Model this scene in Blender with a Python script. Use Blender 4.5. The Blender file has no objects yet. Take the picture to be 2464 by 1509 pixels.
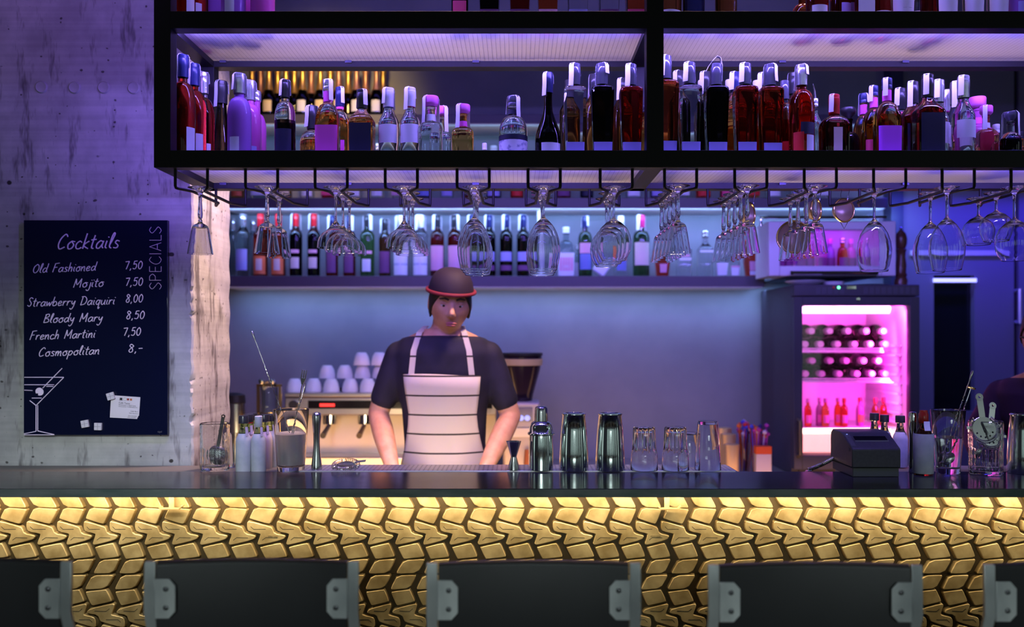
import bpy, bmesh, math, random
from mathutils import Vector, Matrix, Euler
random.seed(7)
S = bpy.context.scene
COL = S.collection
PI = math.pi
# ------------------------------------------------------------------ camera
F_PX, CX, HY, CAMZ = 2150.0, 1245.0, 815.0, 1.51
W_PX, H_PX = 2464, 1509
cam_d = bpy.data.cameras.new('camera')
cam = bpy.data.objects.new('camera', cam_d); COL.objects.link(cam)
cam.location = (0, 0, CAMZ); cam.rotation_euler = (PI/2, 0, 0)
cam_d.sensor_width = 36.0; cam_d.lens = F_PX/W_PX*36.0
cam_d.shift_x = (W_PX/2-CX)/W_PX; cam_d.shift_y = (HY-H_PX/2)/W_PX
cam_d.clip_start = 0.05
cam_d.dof.use_dof = True; cam_d.dof.focus_distance = 2.62; cam_d.dof.aperture_fstop = 1.75
S.camera = cam
def P(px, py, d):
    return Vector(((px-CX)*d/F_PX, d, CAMZ+(HY-py)*d/F_PX))
def X(px, d): return (px-CX)*d/F_PX
def Z(py, d): return CAMZ+(HY-py)*d/F_PX
# ------------------------------------------------------------------ view, world
vs = S.view_settings
S.display_settings.display_device = 'sRGB'
vs.view_transform = 'Standard'; vs.look = 'None'; vs.gamma = 1.0; vs.exposure = 0.04
vs.use_curve_mapping = False
cy = S.cycles
cy.max_bounces = 24; cy.transmission_bounces = 24; cy.transparent_max_bounces = 24
cy.glossy_bounces = 6; cy.diffuse_bounces = 4
cy.sample_clamp_indirect = 4.0
cy.use_denoising = True
wd = bpy.data.worlds.new('world'); S.world = wd; wd.use_nodes = True
wd.node_tree.nodes['Background'].inputs[0].default_value = (0.55, 0.58, 0.72, 1)
wd.node_tree.nodes['Background'].inputs[1].default_value = 0.028
# ------------------------------------------------------------------ lights
def area(name, loc, tgt, sx, sy, w, col, spread=PI):
    L = bpy.data.lights.new(name, 'AREA'); L.shape = 'RECTANGLE'; L.size = sx; L.size_y = sy
    L.energy = w; L.color = col; L.spread = spread
    o = bpy.data.objects.new(name, L); COL.objects.link(o); o.location = loc
    o.rotation_euler = (Vector(tgt)-Vector(loc)).to_track_quat('-Z', 'Y').to_euler()
    return o
def spot(name, loc, tgt, w, col, ang=1.2, blend=0.6, r=0.05):
    L = bpy.data.lights.new(name, 'SPOT'); L.energy = w; L.color = col; L.spot_size = ang
    L.spot_blend = blend; L.shadow_soft_size = r
    o = bpy.data.objects.new(name, L); COL.objects.link(o); o.location = loc
    o.rotation_euler = (Vector(tgt)-Vector(loc)).to_track_quat('-Z', 'Y').to_euler()
    return o
VIO = (0.20, 0.15, 1.0); BLU = (0.10, 0.09, 1.0); WARM = (1.0, 0.66, 0.32); PALE = (0.50, 0.62, 1.0)
# warm tape under the counter lip
area('led_under_counter', (0.0, 2.470, 1.0735), (0.0, 2.500, 0.98), 4.6, 0.010, 19, (1.0, 0.83, 0.58))
# violet tape on the back of the hanging shelf's front rails, shining back along the glass panels
for zz, w in ((2.357, 21.0), (2.734, 20.0)):
    for x0, x1 in ((-0.93, 0.34), (0.40, 1.66)):
        area('led_shelf_front', ((x0+x1)/2, 2.468, zz), ((x0+x1)/2, 2.70, zz-0.10), x1-x0, 0.012, w, (0.27, 0.19, 1.0))
# violet tape under the lowest front rail, over the glasses
for x0, x1 in ((-0.95, 0.34), (0.40, 1.66)):
    area('led_shelf_low', ((x0+x1)/2, 2.468, 1.978), ((x0+x1)/2, 2.60, 1.80), x1-x0, 0.012, 10, (0.25, 0.18, 1.0), 1.15)
    area('led_shelf_under', ((x0+x1)/2, 2.472, 1.977), ((x0+x1)/2, 2.60, 2.06), x1-x0, 0.008, 9.0, (0.22, 0.14, 1.0), 2.2)
# added fills for the violet spill on the concrete wall
area('violet_spill_fill', (-0.995, 2.50, 2.10), (-1.40, 2.93, 2.06), 0.02, 0.5, 1.5, (0.20, 0.09, 1.0))  # stands in for tape light leaving the shelf's open end
spot('purple_wall_fill', (-1.5, 1.7, 3.1), (-1.40, 2.93, 2.6), 14, (0.42, 0.08, 0.9), 1.2, 1.0, 0.15)  # added purple light for the upper wall
# back bar: tapes behind the front edge of each back shelf, shining back and down
area('led_back_low', (0.06, 4.53, 1.764), (0.06, 4.60, 1.66), 3.0, 0.03, 8.5, (0.26, 0.46, 1.0), 2.3)
area('led_back_mid', (0.25, 4.41, 2.150), (0.25, 4.62, 1.98), 3.4, 0.03, 21, (0.26, 0.44, 1.0))
area('led_back_high', (0.25, 4.41, 2.560), (0.25, 4.62, 2.39), 3.4, 0.03, 3.2, (0.30, 0.55, 1.0))
# violet-blue wash over the whole back bar
area('back_wash', (0.2, 3.5, 3.45), (0.2, 4.5, 1.4), 3.0, 0.3, 5, (0.14, 0.11, 1.0))
area('warm_over_shelf', (0.4, 2.80, 3.45), (0.4, 2.70, 2.3), 2.5, 0.12, 14, (1.0, 0.62, 0.45), 0.9)
# warm work lights of the back counter and of the bar's inside
area('warm_worktop', (-0.45, 3.75, 0.86), (-0.5, 4.35, 1.05), 1.8, 0.10, 5, (1.0, 0.52, 0.22))
area('warm_bar_inside', (-0.30, 3.02, 1.03), (-0.30, 3.55, 1.10), 0.9, 0.04, 1.4, (1.0, 0.74, 0.40), 2.0)
area('warm_bar_up', (0.25, 2.985, 1.035), (0.25, 2.74, 1.98), 2.3, 0.04, 8, (1.0, 0.66, 0.36), 1.6)
area('warm_worktop_right', (1.0, 3.85, 0.86), (0.9, 4.5, 1.0), 1.4, 0.10, 1.3, (1.0, 0.50, 0.24))
area('pillar_warm', (-0.45, 3.11, 3.2), (-1.063, 3.11, 1.55), 0.25, 0.08, 6.5, (1.0, 0.62, 0.50), 0.75)
spot('champagne_warm', (-0.7, 3.3, 2.95), (-0.95, 4.5, 2.72), 70, (1.0, 0.66, 0.26), 0.8, 0.9, 0.10)
spot('bartender_key', (0.25, 2.95, 2.9), (-0.27, 3.45, 1.62), 190, (1.0, 0.62, 0.42), 0.7, 0.9, 0.12)  # added key to brighten the bartender's face
# blue wash on the door corner
area('blue_door_wash', (2.32, 4.36, 2.30), (2.32, 4.58, 1.55), 0.95, 0.06, 5.5, (0.05, 0.02, 1.0), 2.2)
# the guest room: tall dim windows behind the stools, then added strips and fills
for k, x in enumerate((-2.6, -1.3, 0.0, 1.3, 2.6)):
    area('room_window', (x, -2.9, 1.9), (x, 2.0, 1.5), 0.6, 2.0, 2.2, (0.78, 1.0, 0.95))
for y in (-1.6, 0.1, 1.5):
    area('room_side_strip', (3.25, y, 1.7), (0.0, y+1.0, 1.4), 0.6, 1.8, 2.2, (0.80, 1.0, 0.95))  # added strips, there to draw bright stripes on the shaker tins
area('room_side_strip', (-3.1, 1.5, 1.7), (0.0, 2.6, 1.4), 0.6, 1.8, 2.2, (0.80, 1.0, 0.95))  # added strip on the left, also for the tins' reflections
area('stool_fill', (0.1, -0.5, 1.62), (0.1, 1.80, 0.92), 3.0, 0.25, 1.7, (0.85, 1.0, 0.98), 0.5)  # added fill to brighten the stool backs and brackets
spot('wall_base_fill', (-0.9, 1.2, 1.9), (-1.32, 2.93, 1.00), 72, (0.85, 0.95, 1.0), 0.85, 1.0, 0.06)  # added fill to brighten the foot of the concrete wall
# ------------------------------------------------------------------ helpers
def lin(c):
    return tuple(((v/12.92) if v <= 0.04045 else ((v+0.055)/1.055)**2.4) for v in c)
def rgb(r, g, b): return lin((r/255, g/255, b/255))
_M = {}
def mat(name, col=(0.8, 0.8, 0.8), rough=0.5, metal=0.0, trans=0.0, ior=1.45, coat=0.0, emit=None, estr=0.0, alpha=None, spec=None):
    if name in _M: return _M[name]
    m = bpy.data.materials.new(name); m.use_nodes = True
    b = m.node_tree.nodes['Principled BSDF']
    b.inputs['Base Color'].default_value = (*col, 1); b.inputs['Roughness'].default_value = rough
    b.inputs['Metallic'].default_value = metal; b.inputs['IOR'].default_value = ior
    b.inputs['Transmission Weight'].default_value = trans; b.inputs['Coat Weight'].default_value = coat
    if spec is not None: b.inputs['Specular IOR Level'].default_value = spec
    if emit: b.inputs['Emission Color'].default_value = (*emit, 1); b.inputs['Emission Strength'].default_value = estr
    _M[name] = m
    return m
def N(m, t, **kw):
    n = m.node_tree.nodes.new(t)
    for k, v in kw.items(): setattr(n, k, v)
    return n
def lk(m, a, b): m.node_tree.links.new(a, b)
def noise_mix(m, c1, c2, scale=8, detail=4, stretch=(1, 1, 1), lo=0.35, hi=0.65, bump=0.0, coord='Object', rough=None):
    """a two-colour noise on the base colour, optional bump and roughness variation"""
    b = m.node_tree.nodes['Principled BSDF']
    tc = N(m, 'ShaderNodeTexCoord'); mp = N(m, 'ShaderNodeMapping'); mp.inputs['Scale'].default_value = stretch
    nz = N(m, 'ShaderNodeTexNoise'); nz.inputs['Scale'].default_value = scale; nz.inputs['Detail'].default_value = detail
    rp = N(m, 'ShaderNodeValToRGB'); rp.color_ramp.elements[0].position = lo; rp.color_ramp.elements[1].position = hi
    rp.color_ramp.elements[0].color = (*c1, 1); rp.color_ramp.elements[1].color = (*c2, 1)
    lk(m, tc.outputs[coord], mp.inputs[0]); lk(m, mp.outputs[0], nz.inputs['Vector'])
    lk(m, nz.outputs['Fac'], rp.inputs[0]); lk(m, rp.outputs[0], b.inputs['Base Color'])
    if bump:
        bp = N(m, 'ShaderNodeBump'); bp.inputs['Strength'].default_value = bump; bp.inputs['Distance'].default_value = 0.003
        lk(m, nz.outputs['Fac'], bp.inputs['Height']); lk(m, bp.outputs[0], b.inputs['Normal'])
    if rough:
        mr = N(m, 'ShaderNodeMapRange'); mr.inputs['To Min'].default_value = rough[0]; mr.inputs['To Max'].default_value = rough[1]
        lk(m, nz.outputs['Fac'], mr.inputs['Value']); lk(m, mr.outputs[0], b.inputs['Roughness'])
    return m
def glass(name, col=(1, 1, 1), rough=0.0, ior=1.45):
    return mat('glass_'+name, col, rough, 0, 1.0, ior)

class MB:
    """collects shapes, links them as ONE mesh object"""
    def __init__(s): s.v = []; s.f = []; s.mi = []; s.T = Matrix.Identity(4)
    def add(s, vs, fs, mi=0):
        o = len(s.v); s.v += [tuple(s.T @ Vector(v)) for v in vs]
        s.f += [tuple(i+o for i in f) for f in fs]
        s.mi += (mi if isinstance(mi, list) else [mi]*len(fs)); return s
    def box(s, x0, x1, y0, y1, z0, z1, mi=0):
        v = [(x0,y0,z0),(x1,y0,z0),(x1,y1,z0),(x0,y1,z0),(x0,y0,z1),(x1,y0,z1),(x1,y1,z1),(x0,y1,z1)]
        return s.add(v, [(3,2,1,0),(4,5,6,7),(0,1,5,4),(1,2,6,5),(2,3,7,6),(3,0,4,7)], mi)
    def lathe(s, prof, seg=24, c=(0,0,0), mi=0, sec=None, axis='z'):
        """prof: [(r, z)]; sec(theta, r, z) -> radius; closed ends when r==0"""
        vs, fs, ms, rings = [], [], [], []
        for k, (r, z) in enumerate(prof):
            if r < 1e-6:
                rings.append([len(vs)]); vs.append((0, 0, z))
            else:
                ring = []
                for i in range(seg):
                    t = 2*PI*i/seg; rr = sec(t, r, z) if sec else r
                    ring.append(len(vs)); vs.append((rr*math.cos(t), rr*math.sin(t), z))
                rings.append(ring)
        for k in range(len(rings)-1):
            a, b = rings[k], rings[k+1]
            m = mi(0.5*(prof[k][1]+prof[k+1][1])) if callable(mi) else mi
            for i in range(seg):
                j = (i+1) % seg
                if len(a) == 1 and len(b) == 1: continue
                if len(a) == 1: fs.append((a[0], b[j], b[i]))
                elif len(b) == 1: fs.append((a[i], a[j], b[0]))
                else: fs.append((a[i], a[j], b[j], b[i]))
                ms.append(m)
        if axis == 'y': vs = [(x, -z, y) for x, y, z in vs]
        if axis == 'x': vs = [(z, x, y) for x, y, z in vs]
        vs = [(x+c[0], y+c[1], z+c[2]) for x, y, z in vs]
        return s.add(vs, fs, ms)
    def tube(s, pts, r, seg=8, mi=0, cap=True, close=False):
        pts = [Vector(p) for p in pts]; n = len(pts); rs = r if isinstance(r, (list, tuple)) else [r]*n
        vs, fs = [], []
        up = None
        for i, p in enumerate(pts):
            if close: t = pts[(i+1) % n]-pts[i-1]
            else: t = pts[min(i+1, n-1)]-pts[max(i-1, 0)]
            t.normalize()
            if up is None:
                up = Vector((0, 0, 1)) if abs(t.z) < 0.9 else Vector((1, 0, 0))
            u = t.cross(up)
            if u.length < 1e-5: u = t.orthogonal()
            u.normalize(); w = u.cross(t); up = w
            for k in range(seg):
                a = 2*PI*k/seg
                vs.append(p+u*math.cos(a)*rs[i]+w*math.sin(a)*rs[i])
        for i in range(n if close else n-1):
            for k in range(seg):
                a, b = i*seg+k, i*seg+(k+1) % seg
                j = (i+1) % n
                fs.append((a, j*seg+k, j*seg+(k+1) % seg, b))
        if cap and not close:
            fs.append(tuple(range(seg))); fs.append(tuple((n-1)*seg+k for k in reversed(range(seg))))
        return s.add(vs, fs, mi)
    def prism(s, poly, y0, y1, mi=0, axis='y'):
        """poly [(a,b)] in XZ extruded along Y (axis y), in YZ along X (axis x), in XY along Z (axis z)"""
        n = len(poly)
        def q(a, b, c): return (a, c, b) if axis == 'y' else ((c, a, b) if axis == 'x' else (a, b, c))
        vs = [q(a, b, y0) for a, b in poly]+[q(a, b, y1) for a, b in poly]
        fs = [tuple(range(n)), tuple(range(2*n-1, n-1, -1))]+[(i, i+n, (i+1) % n+n, (i+1) % n) for i in range(n)]
        return s.add(vs, fs, mi)
    def ribbon(s, pts, wdir, w, th, mi=0):
        """a thin strip along pts, width w along wdir, thickness th"""
        pts = [Vector(p) for p in pts]; wd = Vector(wdir).normalized()*w/2; vs, fs = [], []
        for i, p in enumerate(pts):
            t = (pts[min(i+1, len(pts)-1)]-pts[max(i-1, 0)]).normalized(); n = t.cross(wd).normalized()*th/2
            vs += [p-wd-n, p+wd-n, p+wd+n, p-wd+n]
        for i in range(len(pts)-1):
            for k in range(4):
                a, b = i*4+k, i*4+(k+1) % 4
                fs.append((a, b, b+4, a+4))
        fs.append((3, 2, 1, 0)); e = (len(pts)-1)*4; fs.append((e, e+1, e+2, e+3))
        return s.add(vs, fs, mi)
    def mesh(s, name, mats, smooth=35):
        me = bpy.data.meshes.new(name); me.from_pydata(s.v, [], s.f)
        for m in (mats if isinstance(mats, (list, tuple)) else [mats]): me.materials.append(m)
        me.polygons.foreach_set('material_index', s.mi)
        bm = bmesh.new(); bm.from_mesh(me); bmesh.ops.recalc_face_normals(bm, faces=bm.faces); bm.to_mesh(me); bm.free()
        if smooth:
            me.shade_smooth(); me.set_sharp_from_angle(angle=math.radians(smooth))
        me.update(); return me
    def build(s, name, mats, parent=None, smooth=35, bevel=0, loc=None, rot=None):
        return link(name, s.mesh(name, mats, smooth), parent, bevel, loc, rot)
def link(name, me, parent=None, bevel=0, loc=None, rot=None):
    o = bpy.data.objects.new(name, me); COL.objects.link(o)
    if parent: o.parent = parent
    if loc is not None: o.location = loc
    if rot is not None: o.rotation_euler = rot
    if bevel:
        b = o.modifiers.new('bevel', 'BEVEL'); b.width = bevel; b.segments = 2; b.limit_method = 'ANGLE'; b.angle_limit = 0.6
    return o
def tag(o, label, cat, group=None, kind=None):
    o['label'] = label; o['category'] = cat
    if group: o['group'] = group
    if kind: o['kind'] = kind
    return o
def thing(name, label, cat, loc=(0,0,0), rz=0, group=None):
    o = bpy.data.objects.new(name, None); COL.objects.link(o); o.empty_display_size = 0.05
    o.location = loc; o.rotation_euler = (0, 0, rz)
    return tag(o, label, cat, group)
def struct(name, mb, m, **kw):
    o = mb.build(name, m, **kw); o['kind'] = 'structure'; return o
def kids(o): return list(o.children)
def dup(root, loc, rz=None, label=None, group=None):
    r = root.copy(); COL.objects.link(r); r.location = loc
    if rz is not None: r.rotation_euler = (0, 0, rz)
    if label: r['label'] = label
    if group: r['group'] = group
    def rec(a, b):
        for ch in kids(a):
            c = ch.copy(); COL.objects.link(c); c.parent = b; rec(ch, c)
    rec(root, r)
    return r
ORD = ['first', 'second', 'third', 'fourth', 'fifth', 'sixth', 'seventh', 'eighth', 'ninth', 'tenth', 'eleventh', 'twelfth', 'thirteenth',
       'fourteenth', 'fifteenth', 'sixteenth', 'seventeenth', 'eighteenth', 'nineteenth', 'twentieth']
def catmull(pts, n=6):
    if len(pts) < 3: return list(pts)
    out = []
    for i in range(len(pts)-1):
        p0, p1, p2, p3 = pts[max(i-1, 0)], pts[i], pts[i+1], pts[min(i+2, len(pts)-1)]
        for k in range(n):
            t = k/n
            out.append(tuple(0.5*((2*p1[a])+(-p0[a]+p2[a])*t+(2*p0[a]-5*p1[a]+4*p2[a]-p3[a])*t*t+(-p0[a]+3*p1[a]-3*p2[a]+p3[a])*t**3) for a in range(len(p1))))
    out.append(tuple(pts[-1])); return out
def text(name, body, size, m, parent, loc, rot, align='LEFT', ext=0.0002):
    c = bpy.data.curves.new(name, 'FONT'); c.body = body; c.size = size; c.align_x = align; c.extrude = ext
    c.materials.append(m)
    return to_mesh(name, c, parent, loc, rot)
def to_mesh(name, curve, parent, loc=None, rot=None):
    f = bpy.data.objects.new(name+'_outline', curve); COL.objects.link(f); bpy.context.view_layer.update()
    me = bpy.data.meshes.new_from_object(f.evaluated_get(bpy.context.evaluated_depsgraph_get())); bpy.data.objects.remove(f)
    return link(name, me, parent, 0, loc, rot)
# ------------------------------------------------------------------ shared materials
STEEL = mat('brushed_steel', (0.62, 0.62, 0.62), 0.22, 1.0)
CHROME = mat('polished_steel', (0.78, 0.78, 0.80), 0.08, 1.0)
BLACKST = mat('black_painted_steel', (0.007, 0.006, 0.008), 0.5, 0.0, spec=0.3)
BLACKPL = mat('black_plastic', (0.018, 0.018, 0.02), 0.35)
PAPER = mat('white_paper', (0.80, 0.80, 0.84), 0.7)
CLEAR = glass('clear', (0.97, 0.985, 0.99))
GOLDFOIL = mat('gold_foil', (0.80, 0.50, 0.14), 0.35, 0.9)
BRASS = mat('brass', (0.72, 0.48, 0.20), 0.25, 1.0)
DARKWOOD = mat('dark_wood', (0.05, 0.022, 0.012), 0.3)
WHITEPOR = mat('white_porcelain', (0.78, 0.78, 0.80), 0.25)
# ================================================================== room shell
conc = mat('concrete', (0.3, 0.3, 0.3), 0.85)
def make_concrete(m):
    b = m.node_tree.nodes['Principled BSDF']
    tc = N(m, 'ShaderNodeTexCoord')
    def nz(scale, detail, st, seed=0.0, rough=0.55):
        mp = N(m, 'ShaderNodeMapping'); mp.inputs['Scale'].default_value = st; mp.inputs['Location'].default_value = (seed, seed, seed)
        n = N(m, 'ShaderNodeTexNoise'); n.inputs['Scale'].default_value = scale; n.inputs['Detail'].default_value = detail; n.inputs['Roughness'].default_value = rough
        lk(m, tc.outputs['Object'], mp.inputs[0]); lk(m, mp.outputs[0], n.inputs['Vector']); return n.outputs['Fac']
    def ramp(f, lo, hi, a, c):
        r = N(m, 'ShaderNodeValToRGB'); r.color_ramp.elements[0].position = lo; r.color_ramp.elements[1].position = hi
        r.color_ramp.elements[0].color = (*a, 1); r.color_ramp.elements[1].color = (*c, 1); lk(m, f, r.inputs[0]); return r.outputs[0]
    def mul(a, c):
        x = N(m, 'ShaderNodeMix', data_type='RGBA', blend_type='MULTIPLY'); x.inputs['Factor'].default_value = 1.0
        lk(m, a, x.inputs[6]); lk(m, c, x.inputs[7]); return x.outputs[2]
    base = ramp(nz(2.2, 6, (1, 1, 1)), 0.3, 0.7, (0.36, 0.355, 0.34), (0.56, 0.56, 0.55))
    cloud = ramp(nz(14, 5, (1, 1, 0.8), 3.1), 0.35, 0.62, (0.80, 0.80, 0.80), (1, 1, 1))
    board = ramp(nz(3.0, 2, (0.2, 0.2, 16), 5.7), 0.40, 0.6, (0.88, 0.88, 0.88), (1, 1, 1))
    streak = ramp(nz(9, 4, (1.6, 1.6, 0.35), 9.2, 0.7), 0.34, 0.46, (0.34, 0.32, 0.33), (1, 1, 1))
    v = N(m, 'ShaderNodeTexVoronoi', feature='F1'); v.inputs['Scale'].default_value = 17
    mp = N(m, 'ShaderNodeMapping'); mp.inputs['Scale'].default_value = (1, 1, 1.25)
    dist = N(m, 'ShaderNodeTexNoise'); dist.inputs['Scale'].default_value = 30
    ad = N(m, 'ShaderNodeMix', data_type='RGBA', blend_type='ADD'); ad.inputs['Factor'].default_value = 0.035
    lk(m, tc.outputs['Object'], mp.inputs[0]); lk(m, mp.outputs[0], ad.inputs[6]); lk(m, dist.outputs['Color'], ad.inputs[7]); lk(m, ad.outputs[2], v.inputs['Vector'])
    sep = N(m, 'ShaderNodeSeparateColor'); lk(m, v.outputs['Color'], sep.inputs[0])
    # pit radius differs per cell, most cells have none
    mr = N(m, 'ShaderNodeMapRange'); mr.inputs['From Min'].default_value = 0.72; mr.inputs['From Max'].default_value = 1.0; mr.inputs['To Min'].default_value = 0.0; mr.inputs['To Max'].default_value = 0.15
    lk(m, sep.outputs[0], mr.inputs['Value'])
    sb = N(m, 'ShaderNodeMath', operation='SUBTRACT'); lk(m, v.outputs['Distance'], sb.inputs[0]); lk(m, mr.outputs[0], sb.inputs[1])
    pit = ramp(sb.outputs[0], -0.02, 0.06, (0.10, 0.095, 0.09), (1, 1, 1))
    v2 = N(m, 'ShaderNodeTexVoronoi', feature='F1'); v2.inputs['Scale'].default_value = 46; lk(m, ad.outputs[2], v2.inputs['Vector'])
    sep2 = N(m, 'ShaderNodeSeparateColor'); lk(m, v2.outputs['Color'], sep2.inputs[0])
    mr2 = N(m, 'ShaderNodeMapRange'); mr2.inputs['From Min'].default_value = 0.8; mr2.inputs['From Max'].default_value = 1.0; mr2.inputs['To Min'].default_value = 0.0; mr2.inputs['To Max'].default_value = 0.22
    lk(m, sep2.outputs[0], mr2.inputs['Value'])
    sb2 = N(m, 'ShaderNodeMath', operation='SUBTRACT'); lk(m, v2.outputs['Distance'], sb2.inputs[0]); lk(m, mr2.outputs[0], sb2.inputs[1])
    pit2 = ramp(sb2.outputs[0], 0.0, 0.06, (0.25, 0.24, 0.23), (1, 1, 1))
    c = mul(mul(mul(mul(mul(base, cloud), board), streak), pit), pit2)
    lk(m, c, b.inputs['Base Color'])
    bp = N(m, 'ShaderNodeBump'); bp.inputs['Strength'].default_value = 0.5; bp.inputs['Distance'].default_value = 0.006
    lk(m, c, bp.inputs['Height']); lk(m, bp.outputs[0], b.inputs['Normal'])
make_concrete(conc)
# concrete slab wall with a chipped arris, its end face turned to the bar
WF, WB, WX = 2.93, 3.30, -1.063
mb = MB(); random.seed(11)
zs = [0.0+i*3.5/260 for i in range(261)]
edge = [(WX+random.choice((0, 0, 0, 1))*random.uniform(-0.008, 0.0)+random.uniform(-0.002, 0.001), WF+random.choice((0, 0, 1))*random.uniform(0, 0.007)) for _ in zs]
cols = lambda i: [(-3.2, WF, zs[i]), (WX-0.05, WF, zs[i]), (edge[i][0]-0.006, WF, zs[i]), (edge[i][0], edge[i][1]+0.005, zs[i]), (WX, WF+0.03, zs[i]), (WX+0.002*math.sin(i*0.7), WB, zs[i]), (-3.2, WB, zs[i])]
vs = [p for i in range(len(zs)) for p in cols(i)]; fs = []
for i in range(len(zs)-1):
    for k in range(7):
        a, b = i*7+k, i*7+(k+1) % 7
        fs.append((a, b, b+7, a+7))
fs += [tuple(range(6, -1, -1)), tuple(range((len(zs)-1)*7, len(zs)*7))]
mb.add(vs, fs); wall_l = struct('wall_left', mb, conc, smooth=25)
for px, py in ((100, 210), (180, 211), (250, 211), (322, 212)):       # form-tie plugs
    p = P(px, py, WF)
    m_ = MB().lathe([(0, 0.004), (0.012, 0.0035), (0.017, 0.005), (0.020, 0.0015), (0.021, -0.004)], 24, axis='y')
    m_.build('tie_plug', conc, wall_l, loc=(p.x, p.y-0.0005, p.z), smooth=60)
plaster = mat('blue_grey_plaster', (0.30, 0.32, 0.36), 0.55); noise_mix(plaster, (0.20, 0.205, 0.23), (0.25, 0.255, 0.28), 3, 5)
BW = 4.66
struct('wall_back', MB().box(-3.2, 1.93, BW, BW+0.12, 0, 3.6), plaster)
steeldoor = mat('stainless_wall', (0.19, 0.18, 0.24), 0.38, 0.15)
struct('wall_right', MB().box(3.3, 3.42, -3.0, 4.8, 0, 3.6), plaster)
# dark steel post at the end of the back shelves and a blue stainless panel wall with a window to the kitchen
XD = lambda px: X(px, 4.6)
struct('trim_1', MB().box(XD(2137), XD(2166), 4.56, 4.66, 0, 3.6), mat('navy_steel_trim', (0.03, 0.03, 0.08), 0.4))
mb = MB()
x0, x1, wx0, wx1 = XD(2166), 3.3, XD(2247), XD(2345); z0, z1 = Z(990, 4.6), Z(662, 4.6)
mb.box(x0, wx0, 4.60, 4.66, 0, 3.6); mb.box(wx1, XD(2440), 4.60, 4.66, 0, 3.6)
mb.box(wx0, wx1, 4.60, 4.66, 0, z0); mb.box(wx0, wx1, 4.60, 4.66, z1, 3.6)
door = struct('door_1', mb, steeldoor)
MB().box(wx0, wx1, 4.64, 4.65, z0, z1).build('pane', mat('dark_window_glass', (0.004, 0.006, 0.008), 0.08), door)
struct('wall_corner', MB().box(XD(2452), 3.3, 4.60, 4.66, 0, 3.6), steeldoor)
MB().box(XD(2440), XD(2452), 4.63, 4.65, 0, 3.6).build('gap_seal', BLACKPL, door)
mb = MB(); hx = XD(2450)-0.010; mb.tube([(hx, 4.60, Z(700, 4.6)), (hx, 4.565, Z(697, 4.6)), (hx, 4.565, Z(778, 4.6)), (hx, 4.60, Z(775, 4.6))], 0.011, 10)
mb.build('door_handle', mat('handle_steel', (0.7, 0.7, 0.75), 0.3, 0.8), door)
MB().box(XD(2188), XD(2420), 4.585, 4.60, Z(615, 4.59), Z(603, 4.59)).build('door_rail', mat('pale_rail', (0.62, 0.60, 0.52), 0.4), door)
MB().box(wx0-0.004, wx1+0.004, 4.585, 4.60, Z(679, 4.59), Z(670, 4.59)).build('lamp_strip', mat('window_led', (0.6, 0.6, 0.9), 0.4, emit=(0.30, 0.32, 1.0), estr=2.2), door)
floor_m = mat('dark_floor', (0.05, 0.048, 0.046), 0.5); noise_mix(floor_m, (0.035, 0.034, 0.033), (0.07, 0.066, 0.062), 5, 5)
struct('floor', MB().box(-3.4, 3.5, -3.0, 4.9, -0.1, 0.0), floor_m)
struct('ceiling', MB().box(-3.4, 3.5, 2.2, 4.9, 3.6, 3.7), mat('dark_ceiling', (0.03, 0.03, 0.035), 0.8))
# kitchen things dimly seen in the door window: left dark

# ================================================================== bar counter
CT, DF, DB = 1.097, 2.454, 2.775
counter = thing('bar_counter', 'long black bar counter with a thin metal edge, glasses and tools along it', 'bar counter', (0, DF, 0))
def loc(o, mbuilder): mbuilder.T = Matrix.Translation((0, -DF, 0)); return mbuilder
top_m = mat('black_laminate', (0.03, 0.03, 0.036), 0.3, spec=0.2); noise_mix(top_m, (0.018, 0.018, 0.021), (0.038, 0.038, 0.042), 6, 6, rough=(0.10, 0.24))
edge_m = mat('dark_metal_edge', (0.085, 0.105, 0.105), 0.45, 0.5); noise_mix(edge_m, (0.06, 0.085, 0.08), (0.12, 0.135, 0.135), 7, 5, (1, 1, 4))
loc(0, mb := MB()).box(-3.0, 3.1, DF+0.004, DB, CT-0.022, CT); mb.build('worktop', top_m, counter, bevel=0.001)
loc(0, mb := MB()).box(-3.0, 3.1, DF, DF+0.004, CT-0.023, CT-0.001); mb.build('front_edge', edge_m, counter, bevel=0.0006)
loc(0, mb := MB()).box(-1.75, 0.69, DB, 2.925, CT-0.05, CT-0.003).box(X(2030, 2.85), 3.1, DB, 2.925, CT-0.05, CT-0.003); mb.build('back_ledge', mat('ledge_laminate', (0.10, 0.095, 0.09), 0.4), counter)
loc(0, mb := MB()).box(-3.0, 3.1, 2.552, 2.58, 0.0, CT-0.022).box(-3.0, 3.1, 2.58, 2.75, 0.86, 0.90).box(-3.0, 3.1, 2.50, 2.552, 0.0, 0.10)
mb.build('front_board', mat('counter_carcass', (0.02, 0.02, 0.02), 0.7), counter)
loc(0, mb := MB()).box(-3.0, 3.1, 2.459, 2.480, CT-0.0229, CT-0.0222); mb.build('led_tape', mat('warm_led', (1, 0.8, 0.5), 0.5, emit=(1.0, 0.78, 0.42), estr=1.5), counter)
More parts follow.
